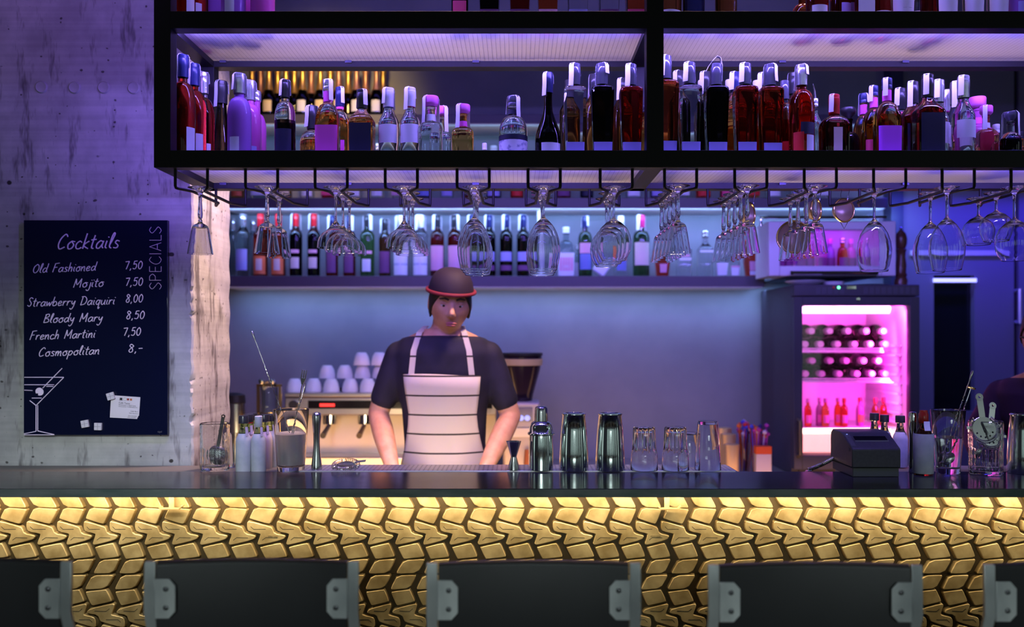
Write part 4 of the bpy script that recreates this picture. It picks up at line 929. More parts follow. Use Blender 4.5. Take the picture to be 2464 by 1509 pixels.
# middle shelf: only feet and crowns show around the hanging shelf's back rail
cols2 = [(GOLDL, L_ORG), (AQ, L_W), (GOLDL, L_CREAM), (CLEARL, L_W), (REDL, L_MAG), (CLEARL, L_W), (AQ, L_W), (CLEARL, L_ROSE), (BLACKL, L_BLU), (AQ, L_V), (DKRED, L_NAVY), (BLACKL, L_V), (REDL, L_RED),
         (CLEARL, L_MAG), (DKRED, L_PURP), (BLACKL, L_NAVY), (AQ, L_W), (CLEARL, L_W), (BLACKL, L_V), (CLEARL, L_W), (REDL, L_RED), (REDL, L_MAG), (ORANGE, L_RED), (CLEARL, L_W), (CLEARL, L_V), (CLEARL, L_W)]
nm2 = ['amber with an orange label', 'aqua with a white label', 'golden with a cream label', 'clear with a white label', 'red with a magenta label', 'plain clear', 'pale aqua', 'clear with a rose label', 'black with a blue label',
       'aqua with a violet label', 'dark red with a navy label', 'black with a violet label', 'scarlet', 'clear with a magenta label', 'dark red with a purple label', 'black with a navy label', 'light aqua', 'colourless', 'black violet-labelled', 'clear white-labelled',
       'red', 'red magenta-labelled', 'orange with a red label', 'clear', 'clear violet-labelled', 'clear plain-labelled']
for i, (lq, lb) in enumerate(cols2):
    px = 572+i*56
    bk(2, px, 352 if i % 3 else 347, f'{nm2[i]} bottle foot, {(ORD+["twenty-first", "twenty-second", "twenty-third", "twenty-fourth", "twenty-fifth", "twenty-sixth"])[i]} on the middle back shelf', ['slim', 'maker', 'wine'][i % 3], lq, cap=[C_SIL, C_BLK, C_WHITE][i % 3], labels=[(lb, 0.02, 0.11, 0.9)], sw=1.12)
# champagne on the highest shelf
front = [606, 647, 688, 728, 771, 815, 858, 906]; back = [627, 668, 708, 749, 795, 838, 880, 922]
whl = [L_CREAM, L_CREAM, L_CREAM, L_W, L_CREAM, L_CREAM, L_W, L_W]
copper = mat('copper_foil', (0.62, 0.32, 0.22), 0.4, 0.8)
for i, px in enumerate(front):
    bk(3, px, 148, f'gold-foiled champagne bottle with a pale oval label, {ORD[i]} of the front row', 'champ', REDL if i == 5 else DKGLASS, d=4.45, cap=GOLDFOIL if i < 5 else copper, cstyle='foil', labels=[(whl[i], 0.022, 0.085, 0.62)], sw=0.88, name='champagne_bottle')
for i, px in enumerate(back):
    bk(3, px, 152, f'gold-foiled champagne bottle, {ORD[i]} of the row behind the pale-labelled ones', 'champ', DKGLASS, d=4.56, cap=GOLDFOIL if i % 3 else copper, cstyle='foil', sw=0.88, name='champagne_bottle')
# ================================================================== back counter
ZC = 0.885
bc = thing('back_counter', 'low back counter under the coffee machine and glass door fridge', 'counter', (0, 4.02, 0))
MB().box(-1.5, 2.1, 0, 0.63, ZC-0.04, ZC).build('worktop', mat('steel_worktop', (0.40, 0.36, 0.32), 0.35, 0.6), bc, bevel=0.003)
MB().box(-1.5, 2.1, 0.03, 0.60, 0, ZC-0.04).build('cabinet_front', mat('back_counter_front', (0.03, 0.03, 0.035), 0.5), bc)
# ================================================================== coffee machine
MX0, MX1, MY, MZ0, MZ1 = X(687, 4.2), X(1195, 4.2), 4.2, ZC, Z(945, 4.2)
cmst = mat('machine_steel', (0.58, 0.52, 0.46), 0.30, 0.9)
cm = thing('coffee_machine', 'wide steel coffee machine with a red display, behind the bartender', 'coffee machine', ((MX0+MX1)/2, MY, ZC))
w2 = (MX1-MX0)/2; hh = MZ1-ZC
MB().box(-w2, w2, 0.10, 0.42, 0.05, hh).build('body', cmst, cm, bevel=0.008)
MB().box(-w2, w2, -0.02, 0.42, hh-0.02, hh).build('cup_tray', cmst, cm, bevel=0.004)
MB().box(-w2, w2, -0.015, 0.10, hh-0.105, hh-0.021).build('control_panel', cmst, cm, bevel=0.006)
MB().box(-w2+0.11, w2-0.02, -0.018, -0.0155, hh-0.074, hh-0.036).build('display', mat('display_black', (0.008, 0.006, 0.006), 0.15), cm)
MB().box(-w2+0.165, -w2+0.235, -0.0205, -0.0182, hh-0.064, hh-0.050).build('red_display', mat('red_led', (0.5, 0.02, 0.02), 0.4, emit=(1, 0.04, 0.03), estr=1.6), cm)
MB().lathe([(0, 0.03), (0.018, 0.03), (0.021, 0.025), (0.021, 0)], 18, axis='y', c=(-w2+0.045, -0.016, hh-0.055)).build('steam_knob', BLACKPL, cm)
for i, px in enumerate((790, 875, 1000, 1100)):
    x = X(px, 4.2)-(MX0+MX1)/2
    g = MB().lathe([(0, 0), (0.036, 0), (0.036, 0.045), (0, 0.045)], 20, c=(x, 0.045, hh-0.15)).build('group_head', CHROME, cm)
    MB().tube([(x, 0.02, hh-0.155), (x, -0.06, hh-0.175), (x, -0.12, hh-0.19)], [0.010, 0.011, 0.014], 10).build('portafilter_handle', BLACKPL if i == 0 else DARKWOOD, g)
MB().tube([(-w2+0.06, 0.05, hh-0.10), (-w2+0.05, -0.02, hh-0.2), (-w2+0.065, -0.03, hh-0.30)], 0.006, 8).build('steam_wand', CHROME, cm)
MB().box(-w2, w2, -0.05, 0.40, 0.02, 0.075).build('drip_tray', cmst, cm, bevel=0.006)
MB().box(-w2+0.01, w2-0.01, 0.098, 0.10, 0.08, hh-0.11).build('back_plate', mat('satin_back_plate', (0.62, 0.54, 0.45), 0.42, 0.5), cm)
for sx_ in (-1, 1):
    for yy in (0.0, 0.36): MB().lathe([(0, 0), (0.018, 0), (0.016, 0.02), (0, 0.02)], 12, c=(sx_*(w2-0.05), yy, 0)).build('foot', BLACKPL, cm)
cup_pr = [(0, 0.003), (0.020, 0.0), (0.024, 0.003), (0.033, 0.020), (0.039, 0.045), (0.0405, 0.062), (0.0385, 0.062), (0.036, 0.045), (0.030, 0.020), (0, 0.007)]
cupm = MB().lathe(cup_pr, 20).mesh('cup', WHITEPOR); hm = MB().tube([(0.037, 0, 0.05), (0.058, 0, 0.046), (0.056, 0, 0.024), (0.031, 0, 0.018)], 0.004, 6).mesh('cup_handle', WHITEPOR)
cups = [(709, 0.0, 0), (753, 0.02, 0), (797, 0.0, 0), (841, 0.02, 0), (885, 0, 0), (929, 0.02, 0), (1017, 0, 0), (782, 0.05, 1), (825, 0.05, 1), (868, 0.05, 1), (911, 0.05, 1), (866, 0.05, 2), (909, 0.05, 2), (973, 0.02, 0), (955, 0.05, 1)]
cl = ['nearest the machine\'s steam knob end', 'second of the bottom row', 'third of the bottom row', 'fourth of the bottom row', 'fifth of the bottom row', 'sixth of the bottom row', 'seventh of the bottom row',
      'first of the upper row', 'second of the upper row', 'third of the upper row', 'fourth of the upper row', 'topmost, farther from the bartender', 'topmost, nearer the bartender', 'last of the bottom row', 'last of the upper row']
for i, (px, dy, lv) in enumerate(cups):
    t = thing('coffee_cup', 'white cup upside down on the coffee machine, '+cl[i], 'cup', (X(px, 4.28), 4.28+dy, MZ1+0.0005+lv*0.0625), 0, 'white cups stacked on the coffee machine')
    t.rotation_euler = (PI, 0, PI/2+random.uniform(-0.3, 0.3)); t.location.z += 0.062
    link('cup_body', cupm, t); link('cup_handle', hm, t)
# ---------------------------------------------------------------- grinder, brass cylinder, jug
gx = X(1255, 4.15); gr = thing('coffee_grinder', 'coffee grinder with a dark cone hopper right of the bartender', 'coffee grinder', (gx, 4.18, ZC))
MB().box(-0.085, 0.085, -0.09, 0.11, 0.0, 0.335).build('grinder_body', mat('grinder_body', (0.45, 0.38, 0.38), 0.4, 0.3), gr, bevel=0.012)
zh = Z(965, 4.15)-ZC
MB().lathe([(0, 0.335), (0.045, 0.335), (0.05, zh), (0.055, zh+0.03), (0.088, zh+0.15), (0.095, zh+0.205), (0.092, zh+0.21), (0, zh+0.21)], 24).build('hopper', mat('smoked_hopper', (0.02, 0.012, 0.02), 0.15), gr)
MB().lathe([(0, 0), (0.100, 0), (0.100, 0.012), (0, 0.016)], 24, c=(0, 0, zh+0.211)).build('hopper_lid', BLACKPL, gr)
MB().lathe([(0.094, zh+0.165), (0.0965, zh+0.166), (0.099, zh+0.195), (0.0965, zh+0.196)], 24).build('hopper_band', mat('hopper_band', (0.5, 0.40, 0.22), 0.5), gr)
MB().box(-0.05, 0.05, -0.094, -0.0905, 0.245, 0.31).build('screen', mat('grinder_screen', (0.10, 0.06, 0.16), 0.2), gr)
for k in range(3): MB().lathe([(0, 0.004), (0.012, 0.003), (0.013, 0)], 14, axis='y', c=(-0.030+0.028*k, -0.0945, 0.262)).build('button', mat('blue_button', (0.3, 0.35, 0.9), 0.4, emit=(0.35, 0.42, 1.0), estr=0.9), gr)
MB().box(-0.04, 0.06, -0.10, -0.0905, 0.175, 0.215).build('name_plate', mat('plate_cream', (0.75, 0.70, 0.55), 0.5), gr)
MB().tube([(0.03, -0.11, 0.12), (0.03, -0.12, 0.03)], [0.016, 0.022], 12).build('tamper_handle', mat('reddish_wood', (0.32, 0.10, 0.04), 0.4), gr)
bx = X(648, 4.1); br = thing('brass_cylinder', 'small glass cylinder in a brass bracket stand left of the coffee machine', 'siphon', (bx, 4.10, ZC))
zt_ = Z(915, 4.1)-ZC
MB().lathe([(0, 0), (0.055, 0), (0.055, 0.008), (0.012, 0.014), (0.010, zt_-0.17), (0.055, zt_-0.155), (0.055, zt_-0.145), (0, zt_-0.145)], 20).build('stand', BRASS, br)
MB().lathe([(0.036, zt_-0.144), (0.038, zt_-0.03), (0.030, zt_-0.01), (0.010, zt_), (0, zt_)], 20).build('cylinder', glass('cylinder', (0.8, 0.95, 0.95)), br)
for s in (-1, 1): MB().box(s*0.050-0.006, s*0.050+0.006, -0.008, 0.008, zt_-0.15, zt_-0.02).build('bracket_arm', BRASS, br)
MB().box(-0.056, 0.056, -0.01, 0.01, zt_-0.03, zt_-0.018).build('top_bar', BRASS, br)
for s in (-1, 0.6): MB().lathe([(0, 0.014), (0.012, 0.010), (0.014, 0), (0.010, -0.01), (0, -0.012)], 14, c=(s*0.03, -0.02, zt_-0.005)).build('knob', CHROME, br)
jx = X(575, 4.1); jg = thing('steel_jug', 'steel jug with a black lid against the concrete end', 'jug', (jx-0.02, 4.10, ZC))
zj = Z(945, 4.1)-ZC
MB().lathe([(0, 0), (0.055, 0), (0.056, 0.01), (0.052, zj*0.6), (0.045, zj-0.05), (0, zj-0.05)], 24).build('jug_body', STEEL, jg)
MB().lathe([(0.046, zj-0.05), (0.05, zj-0.045), (0.046, zj-0.01), (0.02, zj), (0, zj)], 20).build('lid', BLACKPL, jg)
MB().tube([(0, 0.045, zj-0.05), (0, 0.09, zj-0.045), (0, 0.095, zj-0.15), (0, 0.052, zj-0.2)], 0.009, 8).build('handle', BLACKPL, jg)
# ---------------------------------------------------------------- gold paper cup stacks and the jars of sticks
def stack(px, top, lb, n):
    d = 4.1; x = X(px, d); H = Z(top, d)-ZC
    t = thing('gold_cup_tower', lb, 'cup tower', (x, d, ZC), 0, 'golden cylinders left of the fridge')
    pr = [(0, 0)]; r = 0.034
    MB().lathe([(0, 0), (r, 0), (r, H-0.03), (r*1.04, H-0.029), (r*1.04, H-0.002), (r*0.9, H), (0, H)], 22).build('tower_body', mat('tower_gold', (0.70, 0.48, 0.24), 0.4, 0.5), t)
stack(1744, 1035, 'tallest golden cylinder, back one of three beside the upturned tall glass', 0)
t_ = stack(1757, 1046, 'middle golden cylinder of the three beside the upturned tall glass', 0)
stack(1762, 1066, 'shortest golden cylinder, front one of three beside the upturned tall glass', 0)
for o in list(S.objects):
    if o.name.startswith('gold_cup_tower'):
        i = 0 if 'tallest' in o['label'] else (1 if 'middle' in o['label'] else 2)
        o.location.y = 4.22-0.08*i; o.location.x = X((1742, 1752, 1760)[i], o.location.y)
jarcols = [((200, 40, 40), 'scarlet'), ((70, 70, 200), 'blue'), ((230, 110, 40), 'orange'), ((220, 200, 210), 'white'), ((190, 60, 160), 'pink'), ((60, 40, 120), 'indigo')]
def jar(px, top, d, lb, hj):
    x = X(px, d); t = thing('stick_jar', lb, 'jar', (x, d, ZC), 0, 'clear jars of coloured picks'); H = hj
    MB().lathe([(0, 0), (0.040, 0), (0.042, 0.004), (0.042, H), (0.040, H), (0.040, 0.006), (0, 0.006)], 24).build('jar_glass', CLEAR, t)
    zt = Z(top, d)-ZC; random.seed(px)
    for k in range(22):
        a = random.uniform(0, 6.28); r1 = random.uniform(0.0, 0.028); r2 = random.uniform(0.015, 0.05); c, nm = random.choice(jarcols)
        q0 = (r1*math.cos(a), r1*math.sin(a), 0.008); q1 = (r2*math.cos(a+0.3), r2*math.sin(a+0.3), zt*random.uniform(0.75, 0.97))
        s = MB().tube([q0, q1], 0.003, 6); s.lathe([(0, -0.012), (0.010, -0.006), (0.011, 0.004), (0, 0.012)], 8, c=q1)
        s.build('pick', mat('pick_'+nm, rgb(*c), 0.35), t)
jar(1790, 1012, 4.20, 'jar of long red and blue picks beside the golden cylinders', 0.17)
jar(1822, 1020, 4.10, 'jar of mixed picks right before the fridge side', 0.15)
p = P(1838, 1070, 4.02); cbx = thing('orange_box', 'small orange-topped box in front of the jars of picks', 'box', (p.x, 4.02, ZC))
MB().box(-0.035, 0.035, 0.0, 0.04, 0, 0.105).build('box_body', mat('box_white', (0.6, 0.5, 0.42), 0.5), cbx, bevel=0.002)
MB().box(-0.036, 0.036, -0.001, 0.041, 0.105, 0.14).build('lid', mat('box_orange', rgb(225, 90, 30), 0.5), cbx, bevel=0.002)
p = P(1842, 1100, 3.96); wb = thing('white_tub', 'small white tub with a blue band below the orange box', 'tub', (p.x, 3.96+0.10, ZC))
MB().lathe([(0, 0), (0.022, 0), (0.024, 0.05), (0, 0.05)], 18).build('tub_body', WHITEPOR, wb); MB().lathe([(0.0245, 0.051), (0.0245, 0.062), (0, 0.064)], 18).build('tub_lid', mat('tub_lid', rgb(60, 60, 170), 0.4), wb)
def thin_pane(name):
    m = mat(name, (1, 1, 1)); nt = m.node_tree; out = nt.nodes['Material Output']; nt.nodes.remove(nt.nodes['Principled BSDF'])
    tr = N(m, 'ShaderNodeBsdfTransparent'); tr.inputs[0].default_value = (0.96, 0.95, 0.97, 1)
    gl = N(m, 'ShaderNodeBsdfGlossy'); gl.inputs['Roughness'].default_value = 0.02
    fr_ = N(m, 'ShaderNodeFresnel'); fr_.inputs[0].default_value = 1.45
    mx = N(m, 'ShaderNodeMixShader'); lk(m, fr_.outputs[0], mx.inputs[0]); lk(m, tr.outputs[0], mx.inputs[1]); lk(m, gl.outputs[0], mx.inputs[2]); lk(m, mx.outputs[0], out.inputs[0])
    return m
PANE = thin_pane('clear_pane')
# ================================================================== glass door fridge
FD = 4.06; FX0, FX1 = X(1911, FD), X(2213, FD); FZ1 = Z(685, FD); FZ0 = ZC+0.0005
fr = thing('glass_door_fridge', 'black glass door fridge glowing magenta with lying bottles inside', 'fridge', ((FX0+FX1)/2, FD, FZ0))
fb = mat('fridge_black', (0.045, 0.04, 0.06), 0.42); fin = mat('fridge_liner', (0.86, 0.84, 0.88), 0.45)
fw = (FX1-FX0)/2; fh = FZ1-FZ0; T_ = 0.035; FB = 0.55
MB().box(-fw, -fw+T_, 0.045, FB, 0, fh).box(fw-T_, fw, 0.045, FB, 0, fh).box(-fw+T_, fw-T_, 0.045, FB, fh-0.09, fh).box(-fw+T_, fw-T_, 0.045, FB, 0, 0.04).build('cabinet', fb, fr, bevel=0.003)
MB().box(-fw+T_, fw-T_, FB-0.02, FB, 0.04, fh-0.09).box(-fw+T_, -fw+T_+0.004, 0.05, FB-0.02, 0.04, fh-0.09).box(fw-T_-0.004, fw-T_, 0.05, FB-0.02, 0.04, fh-0.09).build('liner', fin, fr)
ribs = MB()
for k in range(12):
    z = 0.09+k*0.045
    for s in (-1, 1): ribs.box(s*(fw-T_-0.010)-0.006, s*(fw-T_-0.010)+0.006, 0.09, FB-0.05, z, z+0.010)
ribs.build('shelf_ribs', fin, fr, bevel=0.002)
MB().box(-fw, fw, 0.0, 0.044, fh-0.052, fh).build('top_grille', fb, fr, bevel=0.004)
gsl = MB()
for k in range(17):
    if k in (5, 6, 7): continue
    x = -fw+0.10+k*0.027; gsl.box(x, x+0.019, -0.0015, 0.0, fh-0.042, fh-0.012)
gsl.build('grille_slats', mat('grille_slat', (0.06, 0.055, 0.085), 0.4), fr)
MB().lathe([(0, 0.004), (0.006, 0.003), (0.007, 0)], 12, axis='y', c=(X(2018, FD)-fr.location.x, -0.001, Z(692, FD)-FZ0)).build('green_light', mat('green_led', (0.1, 0.9, 0.3), 0.4, emit=(0.15, 1, 0.4), estr=3), fr)
MB().lathe([(0, 0.004), (0.005, 0.003), (0.006, 0)], 12, axis='y', c=(X(2006, FD)-fr.location.x, -0.001, Z(692, FD)-FZ0)).build('red_light', mat('dim_red_led', (0.5, 0.05, 0.03), 0.4), fr)
MB().box(X(2037, FD)-fr.location.x, X(2060, FD)-fr.location.x, -0.003, -0.0002, Z(696, FD)-FZ0, Z(688, FD)-FZ0).build('badge', CHROME, fr, bevel=0.001)
gx0, gx1, gz1, gz0 = X(1931, FD)-fr.location.x, X(2190, FD)-fr.location.x, Z(735, FD)-FZ0, Z(1096, FD)-FZ0
dr = MB().box(-fw, gx0, 0, 0.042, 0.03, fh-0.055).box(gx1, fw, 0, 0.042, 0.03, fh-0.055).box(gx0, gx1, 0, 0.042, gz1, fh-0.055).box(gx0, gx1, 0, 0.042, 0.03, gz0).build('door', fb, fr, bevel=0.002)
MB().box(gx0, gx1, 0.018, 0.022, gz0, gz1).build('door_glass', PANE, dr)
MB().lathe([(0, 0.012), (0.008, 0.011), (0.009, 0.006), (0.009, 0)], 16, axis='y', c=(X(2063, FD)-fr.location.x, 0, Z(720, FD)-FZ0)).build('lock', CHROME, dr)
hx = X(1921, FD)-fr.location.x
MB().tube([(hx, 0.0, Z(1008, FD)-FZ0), (hx, -0.035, Z(1012, FD)-FZ0), (hx, -0.035, Z(1092, FD)-FZ0), (hx, 0.0, Z(1097, FD)-FZ0)], 0.009, 10).build('door_handle', mat('fridge_handle', (0.30, 0.24, 0.18), 0.3, 0.8), dr)
lampz = gz1-0.030
MB().tube([(gx0+0.03, 0.085, lampz+0.012), (gx1-0.06, 0.085, lampz+0.012)], 0.017, 12).build('lamp_tube', mat('fridge_lamp', (1, 0.9, 1), 0.4, emit=(1.0, 0.50, 0.94), estr=4), fr)
area('fridge_light', (fr.location.x, FD+0.075, FZ0+lampz+0.035), (fr.location.x, FD+0.30, FZ0+lampz-0.35), 0.40, 0.03, 27, (1.0, 0.08, 0.72))
area('fridge_back_light', (fr.location.x+0.18, FD+0.10, FZ0+0.50), (fr.location.x, FD+0.5, FZ0+0.45), 0.06, 0.4, 9, (1.0, 0.05, 0.74))
zl2 = Z(1038, FD+0.1)-FZ0
MB().tube([(gx0+0.01, 0.10, zl2), (gx1-0.05, 0.10, zl2)], 0.011, 10).build('lower_lamp_tube', mat('fridge_lamp_low', (1, 0.8, 0.6), 0.4, emit=(1.0, 0.66, 0.42), estr=4.5), fr)
area('fridge_low_light', (fr.location.x, FD+0.10, FZ0+zl2-0.015), (fr.location.x, FD+0.30, FZ0+0.05), 0.40, 0.03, 8.0, (1.0, 0.30, 0.30))
for py in (840, 912):
    d = FD+0.13; z = Z(py, d)-FZ0
    m = MB(); m.box(gx0+0.005, gx1-0.045, 0.10, 0.105, z-0.016, z-0.004); m.box(gx0+0.012, gx1-0.052, 0.10, 0.104, z+0.000, z+0.005)
    m.box(gx0-0.005, gx1-0.03, 0.105, FB-0.03, z-0.016, z-0.013); m.build('wire_shelf', mat('shelf_white', (0.85, 0.80, 0.85), 0.3), fr, bevel=0.001)
foilp = mat('foil_pale', (0.80, 0.66, 0.70), 0.4, 0.3)
SHELF_Z = [Z(840, FD+0.13)-0.0128, Z(912, FD+0.13)-0.0128]
def lying(px, py, d, lb, foot=False):
    p = P(px, py, d)
    t = thing('wine_bottle', lb, 'wine bottle', p, 0, 'bottles lying in the glowing fridge')
    t.rotation_euler = (PI/2 if not foot else -PI/2, 0, 0); t.location.y += 0.285 if not foot else 0.0
    t.scale = (0.90, 0.90, 0.90)
    link('glass_body', body_mesh('wine', DKGLASS, None, 1, 16), t)
    link('cap', cap_mesh('wine', foilp, 'long', 16), t)
rr = 0.0345
for row, (pxs, si, lev) in enumerate([((1956, 2000, 2044, 2088, 2131), 0, 1), ((1941, 1978, 2019, 2060, 2098, 2136), 0, 0), ((1958, 2001, 2040, 2082, 2118), 1, 1), ((1942, 1981, 2023, 2066, 2102, 2135), 1, 0)]):
    for i, px in enumerate(pxs):
        d = FD+0.145; z = SHELF_Z[si]+rr+0.001+lev*0.062
        py = HY-(z-CAMZ)*F_PX/d
        lying(px, py, d, f'lying wine bottle, {ORD[i]} from the handle, {"top" if lev else "bottom"} layer on the {["upper", "lower"][si]} fridge shelf')
CANR = [(1944, 'rosé'), (1972, ''), (1986, ''), (2016, ''), (2031, ''), (2069, ''), (2106, ''), (2126, '')]
for i, (px, _) in enumerate(CANR):
    d = FD+0.20+0.03*(i % 2); zb = Z(1022, d); sc = (Z(952, d)-zb)/0.225
    bottle(f'small upright bottle, {ORD[i]} from the handle side on the fridge bottom', 'beer', (X(px, d), d, FZ0+zl2+0.013), [REDL, PINKL, AMBER, ORANGE][i % 4], cap=C_PINK if i < 4 else C_RED, cstyle='std', labels=[(L_PINK if i < 5 else L_ORG, 0.03, 0.09, 0.8)], group='upright bottles at the bottom of the glowing fridge', seg=14, scale=sc*0.97, sw=0.95)
MB().box(gx0-0.005, gx1-0.01, 0.13, FB-0.03, zl2+0.008, zl2+0.012).build('lower_shelf', mat('shelf_white'), fr)
# ---------------------------------------------------------------- things on the fridge
def onfridge(px, d): return X(px, d)
pl = thing('shallow_bowl', 'shallow pale bowl on top of the fridge', 'bowl', (X(1937, 4.2), 4.2, FZ1+0.0005))
MB().lathe([(0, 0), (0.04, 0), (0.085, 0.018), (0.092, 0.024), (0.088, 0.025), (0.04, 0.006), (0, 0.006)], 28).build('bowl_body', WHITEPOR, pl)
for k in range(3):
    tag(MB().lathe([(0, 0), (0.045, 0), (0.050, 0.005), (0.048, 0.0065), (0, 0.004)], 24).build('small_plate', WHITEPOR, loc=(X(2005, 4.2), 4.2, FZ1+0.0005+k*0.0072)), f'small pale plate on the fridge, {["lowest", "middle", "topmost"][k]} of three', 'plate', 'small plates stacked on the fridge')
tr_ = thing('thin_tray', 'thin dark tray lying on top of the fridge beside the pepper mill', 'tray', (X(2095, 4.2), 4.2, FZ1+0.0005)); MB().lathe([(0, 0), (0.075, 0), (0.085, 0.006), (0.083, 0.007), (0, 0.003)], 28).build('tray_body', BLACKPL, tr_)
pm = thing('pepper_mill', 'tall turned dark wood pepper mill on the fridge', 'pepper mill', (X(2172, 4.2), 4.22, FZ1+0.0005))
ph = Z(548, 4.22)-FZ1
MB().lathe([(0, 0), (0.030, 0), (0.030, 0.03), (0.024, 0.045), (0.028, 0.055), (0.023, 0.065), (0.025, 0.10), (0.020, 0.14), (0.022, 0.165), (0.026, 0.172), (0.020, 0.180), (0, 0.18)], 24).build('mill_body', mat('mill_wood', (0.085, 0.035, 0.02), 0.22), pm)
MB().lathe([(0, 0.181), (0.021, 0.181), (0.027, 0.20), (0.028, 0.225), (0.022, 0.25), (0.008, ph-0.012), (0, ph-0.012)], 24).build('mill_head', mat('mill_wood'), pm)
MB().lathe([(0.003, ph-0.013), (0.007, ph-0.008), (0.008, ph), (0, ph+0.006)], 14).build('mill_nut', CHROME, pm)
# ---------------------------------------------------------------- white framed counter oven on brackets above the fridge
OD = 4.16; OX0, OX1, OZ1, OZ0 = X(1850, OD), X(2156, OD), Z(532, OD), Z(664, OD)
ov = thing('framed_cabinet', 'pale framed cabinet with an added violet glow behind its window, above the fridge', 'cabinet', ((OX0+OX1)/2, OD, OZ0))
ow = (OX1-OX0)/2; oh = OZ1-OZ0; om = mat('pale_frame', (0.62, 0.60, 0.70), 0.4)
ix0, ix1, iz0, iz1 = X(1877, OD)-ov.location.x, X(2122, OD)-ov.location.x, Z(640, OD)-OZ0, Z(553, OD)-OZ0
MB().box(-ow, ix0, 0, 0.03, 0, oh).box(ix1, ow, 0, 0.03, 0, oh).box(ix0, ix1, 0, 0.03, 0, iz0).box(ix0, ix1, 0, 0.03, iz1, oh).build('door_frame', om, ov, bevel=0.004)
MB().box(-ow, -ow+0.02, 0.03, 0.23, 0, oh).box(ow-0.02, ow, 0.03, 0.23, 0, oh).box(-ow+0.02, ow-0.02, 0.03, 0.23, 0, 0.02).box(-ow+0.02, ow-0.02, 0.03, 0.23, oh-0.02, oh).box(-ow+0.02, ow-0.02, 0.215, 0.23, 0.02, oh-0.02).build('case', om, ov)
MB().box(ix0, ix1, 0.012, 0.016, iz0, iz1).build('window', PANE, ov)
MB().tube([(X(1897, OD)-ov.location.x, -0.025, 0.012), (X(2107, OD)-ov.location.x, -0.025, 0.012)], 0.009, 10).build('bar_handle', CHROME, ov)
for px in (1910, 2095): MB().tube([(X(px, OD)-ov.location.x, -0.025, 0.012), (X(px, OD)-ov.location.x, 0.0, 0.012)], 0.005, 8).build('handle_post', CHROME, ov)
MB().tube([(-ow-0.045, -0.03, oh-0.028), (-ow-0.045, -0.03, oh+0.012), (-ow+0.0, -0.03, oh+0.014), (ow-0.06, -0.03, oh+0.014), (ow-0.05, 0.05, oh+0.014)], 0.0075, 10).build('top_rail', CHROME, ov)
MB().box(-ow+0.09, ow-0.09, 0.0, BW-OD-0.0005, -0.006, -0.0005).build('wall_bracket', BLACKST, ov)
area('reflection_fill', (ov.location.x, OD+0.06, OZ0+oh-0.03), (ov.location.x, OD+0.2, OZ0+0.05), 0.42, 0.02, 0.8, (0.50, 0.06, 1.0))  # added light inside, imitates violet reflections in the window
for k in range(9):
    x = ix0+0.035+k*(ix1-ix0-0.07)/8; vm = [REDL, PINKL, LILACL][k % 3]
    bottle(f'added dim violet bottle imitating a reflection in the cabinet window, {ORD[k]} along', 'beer', (ov.location.x+x, OD+0.13+0.03*(k % 2), OZ0+0.021), vm, cap=C_PINK if k % 2 else C_SIL, labels=[(L_PURP, 0.03, 0.1, 0.9)], group='added bottles imitating the cabinet window reflections', seg=14, scale=0.75, sw=1.1)  # bottles added in place of shelf bottles mirrored in the pane
# ================================================================== things on the bar counter
ZL = CT-0.003                                   # ledge surface
matm = mat('perforated_steel', (0.66, 0.64, 0.63), 0.33, 0.85)
def make_perf(m):
    b = m.node_tree.nodes['Principled BSDF']; tc = N(m, 'ShaderNodeTexCoord'); sp = N(m, 'ShaderNodeSeparateXYZ'); lk(m, tc.outputs['Object'], sp.inputs[0])
    def cell(o, s):
        a = N(m, 'ShaderNodeMath', operation='MULTIPLY'); a.inputs[1].default_value = s; lk(m, o, a.inputs[0])
        f = N(m, 'ShaderNodeMath', operation='FRACT'); lk(m, a.outputs[0], f.inputs[0])
        c = N(m, 'ShaderNodeMath', operation='SUBTRACT'); c.inputs[1].default_value = 0.5; lk(m, f.outputs[0], c.inputs[0])
        q = N(m, 'ShaderNodeMath', operation='POWER'); q.inputs[1].default_value = 2; lk(m, c.outputs[0], q.inputs[0]); return q.outputs[0]
    ad = N(m, 'ShaderNodeMath', operation='ADD'); lk(m, cell(sp.outputs[0], 70), ad.inputs[0]); lk(m, cell(sp.outputs[1], 70), ad.inputs[1])
    lt = N(m, 'ShaderNodeMath', operation='LESS_THAN'); lt.inputs[1].default_value = 0.05; lk(m, ad.outputs[0], lt.inputs[0])
    mx = N(m, 'ShaderNodeMix', data_type='RGBA'); mx.inputs[6].default_value = (0.66, 0.64, 0.63, 1); mx.inputs[7].default_value = (0.10, 0.10, 0.10, 1)
    lk(m, lt.outputs[0], mx.inputs[0]); lk(m, mx.outputs[2], b.inputs['Base Color'])
make_perf(matm)
mt = thing('drip_mat', 'long perforated steel drip mat along the back edge of the counter', 'drip mat', (0, 2.85, ZL))
MB().box(X(700, 2.85), X(1757, 2.85), -0.072, 0.062, 0.0003, 0.0055).build('perforated_plate', matm, mt, bevel=0.001)
ZM = ZL+0.0058
def at(px, d): return X(px, d)
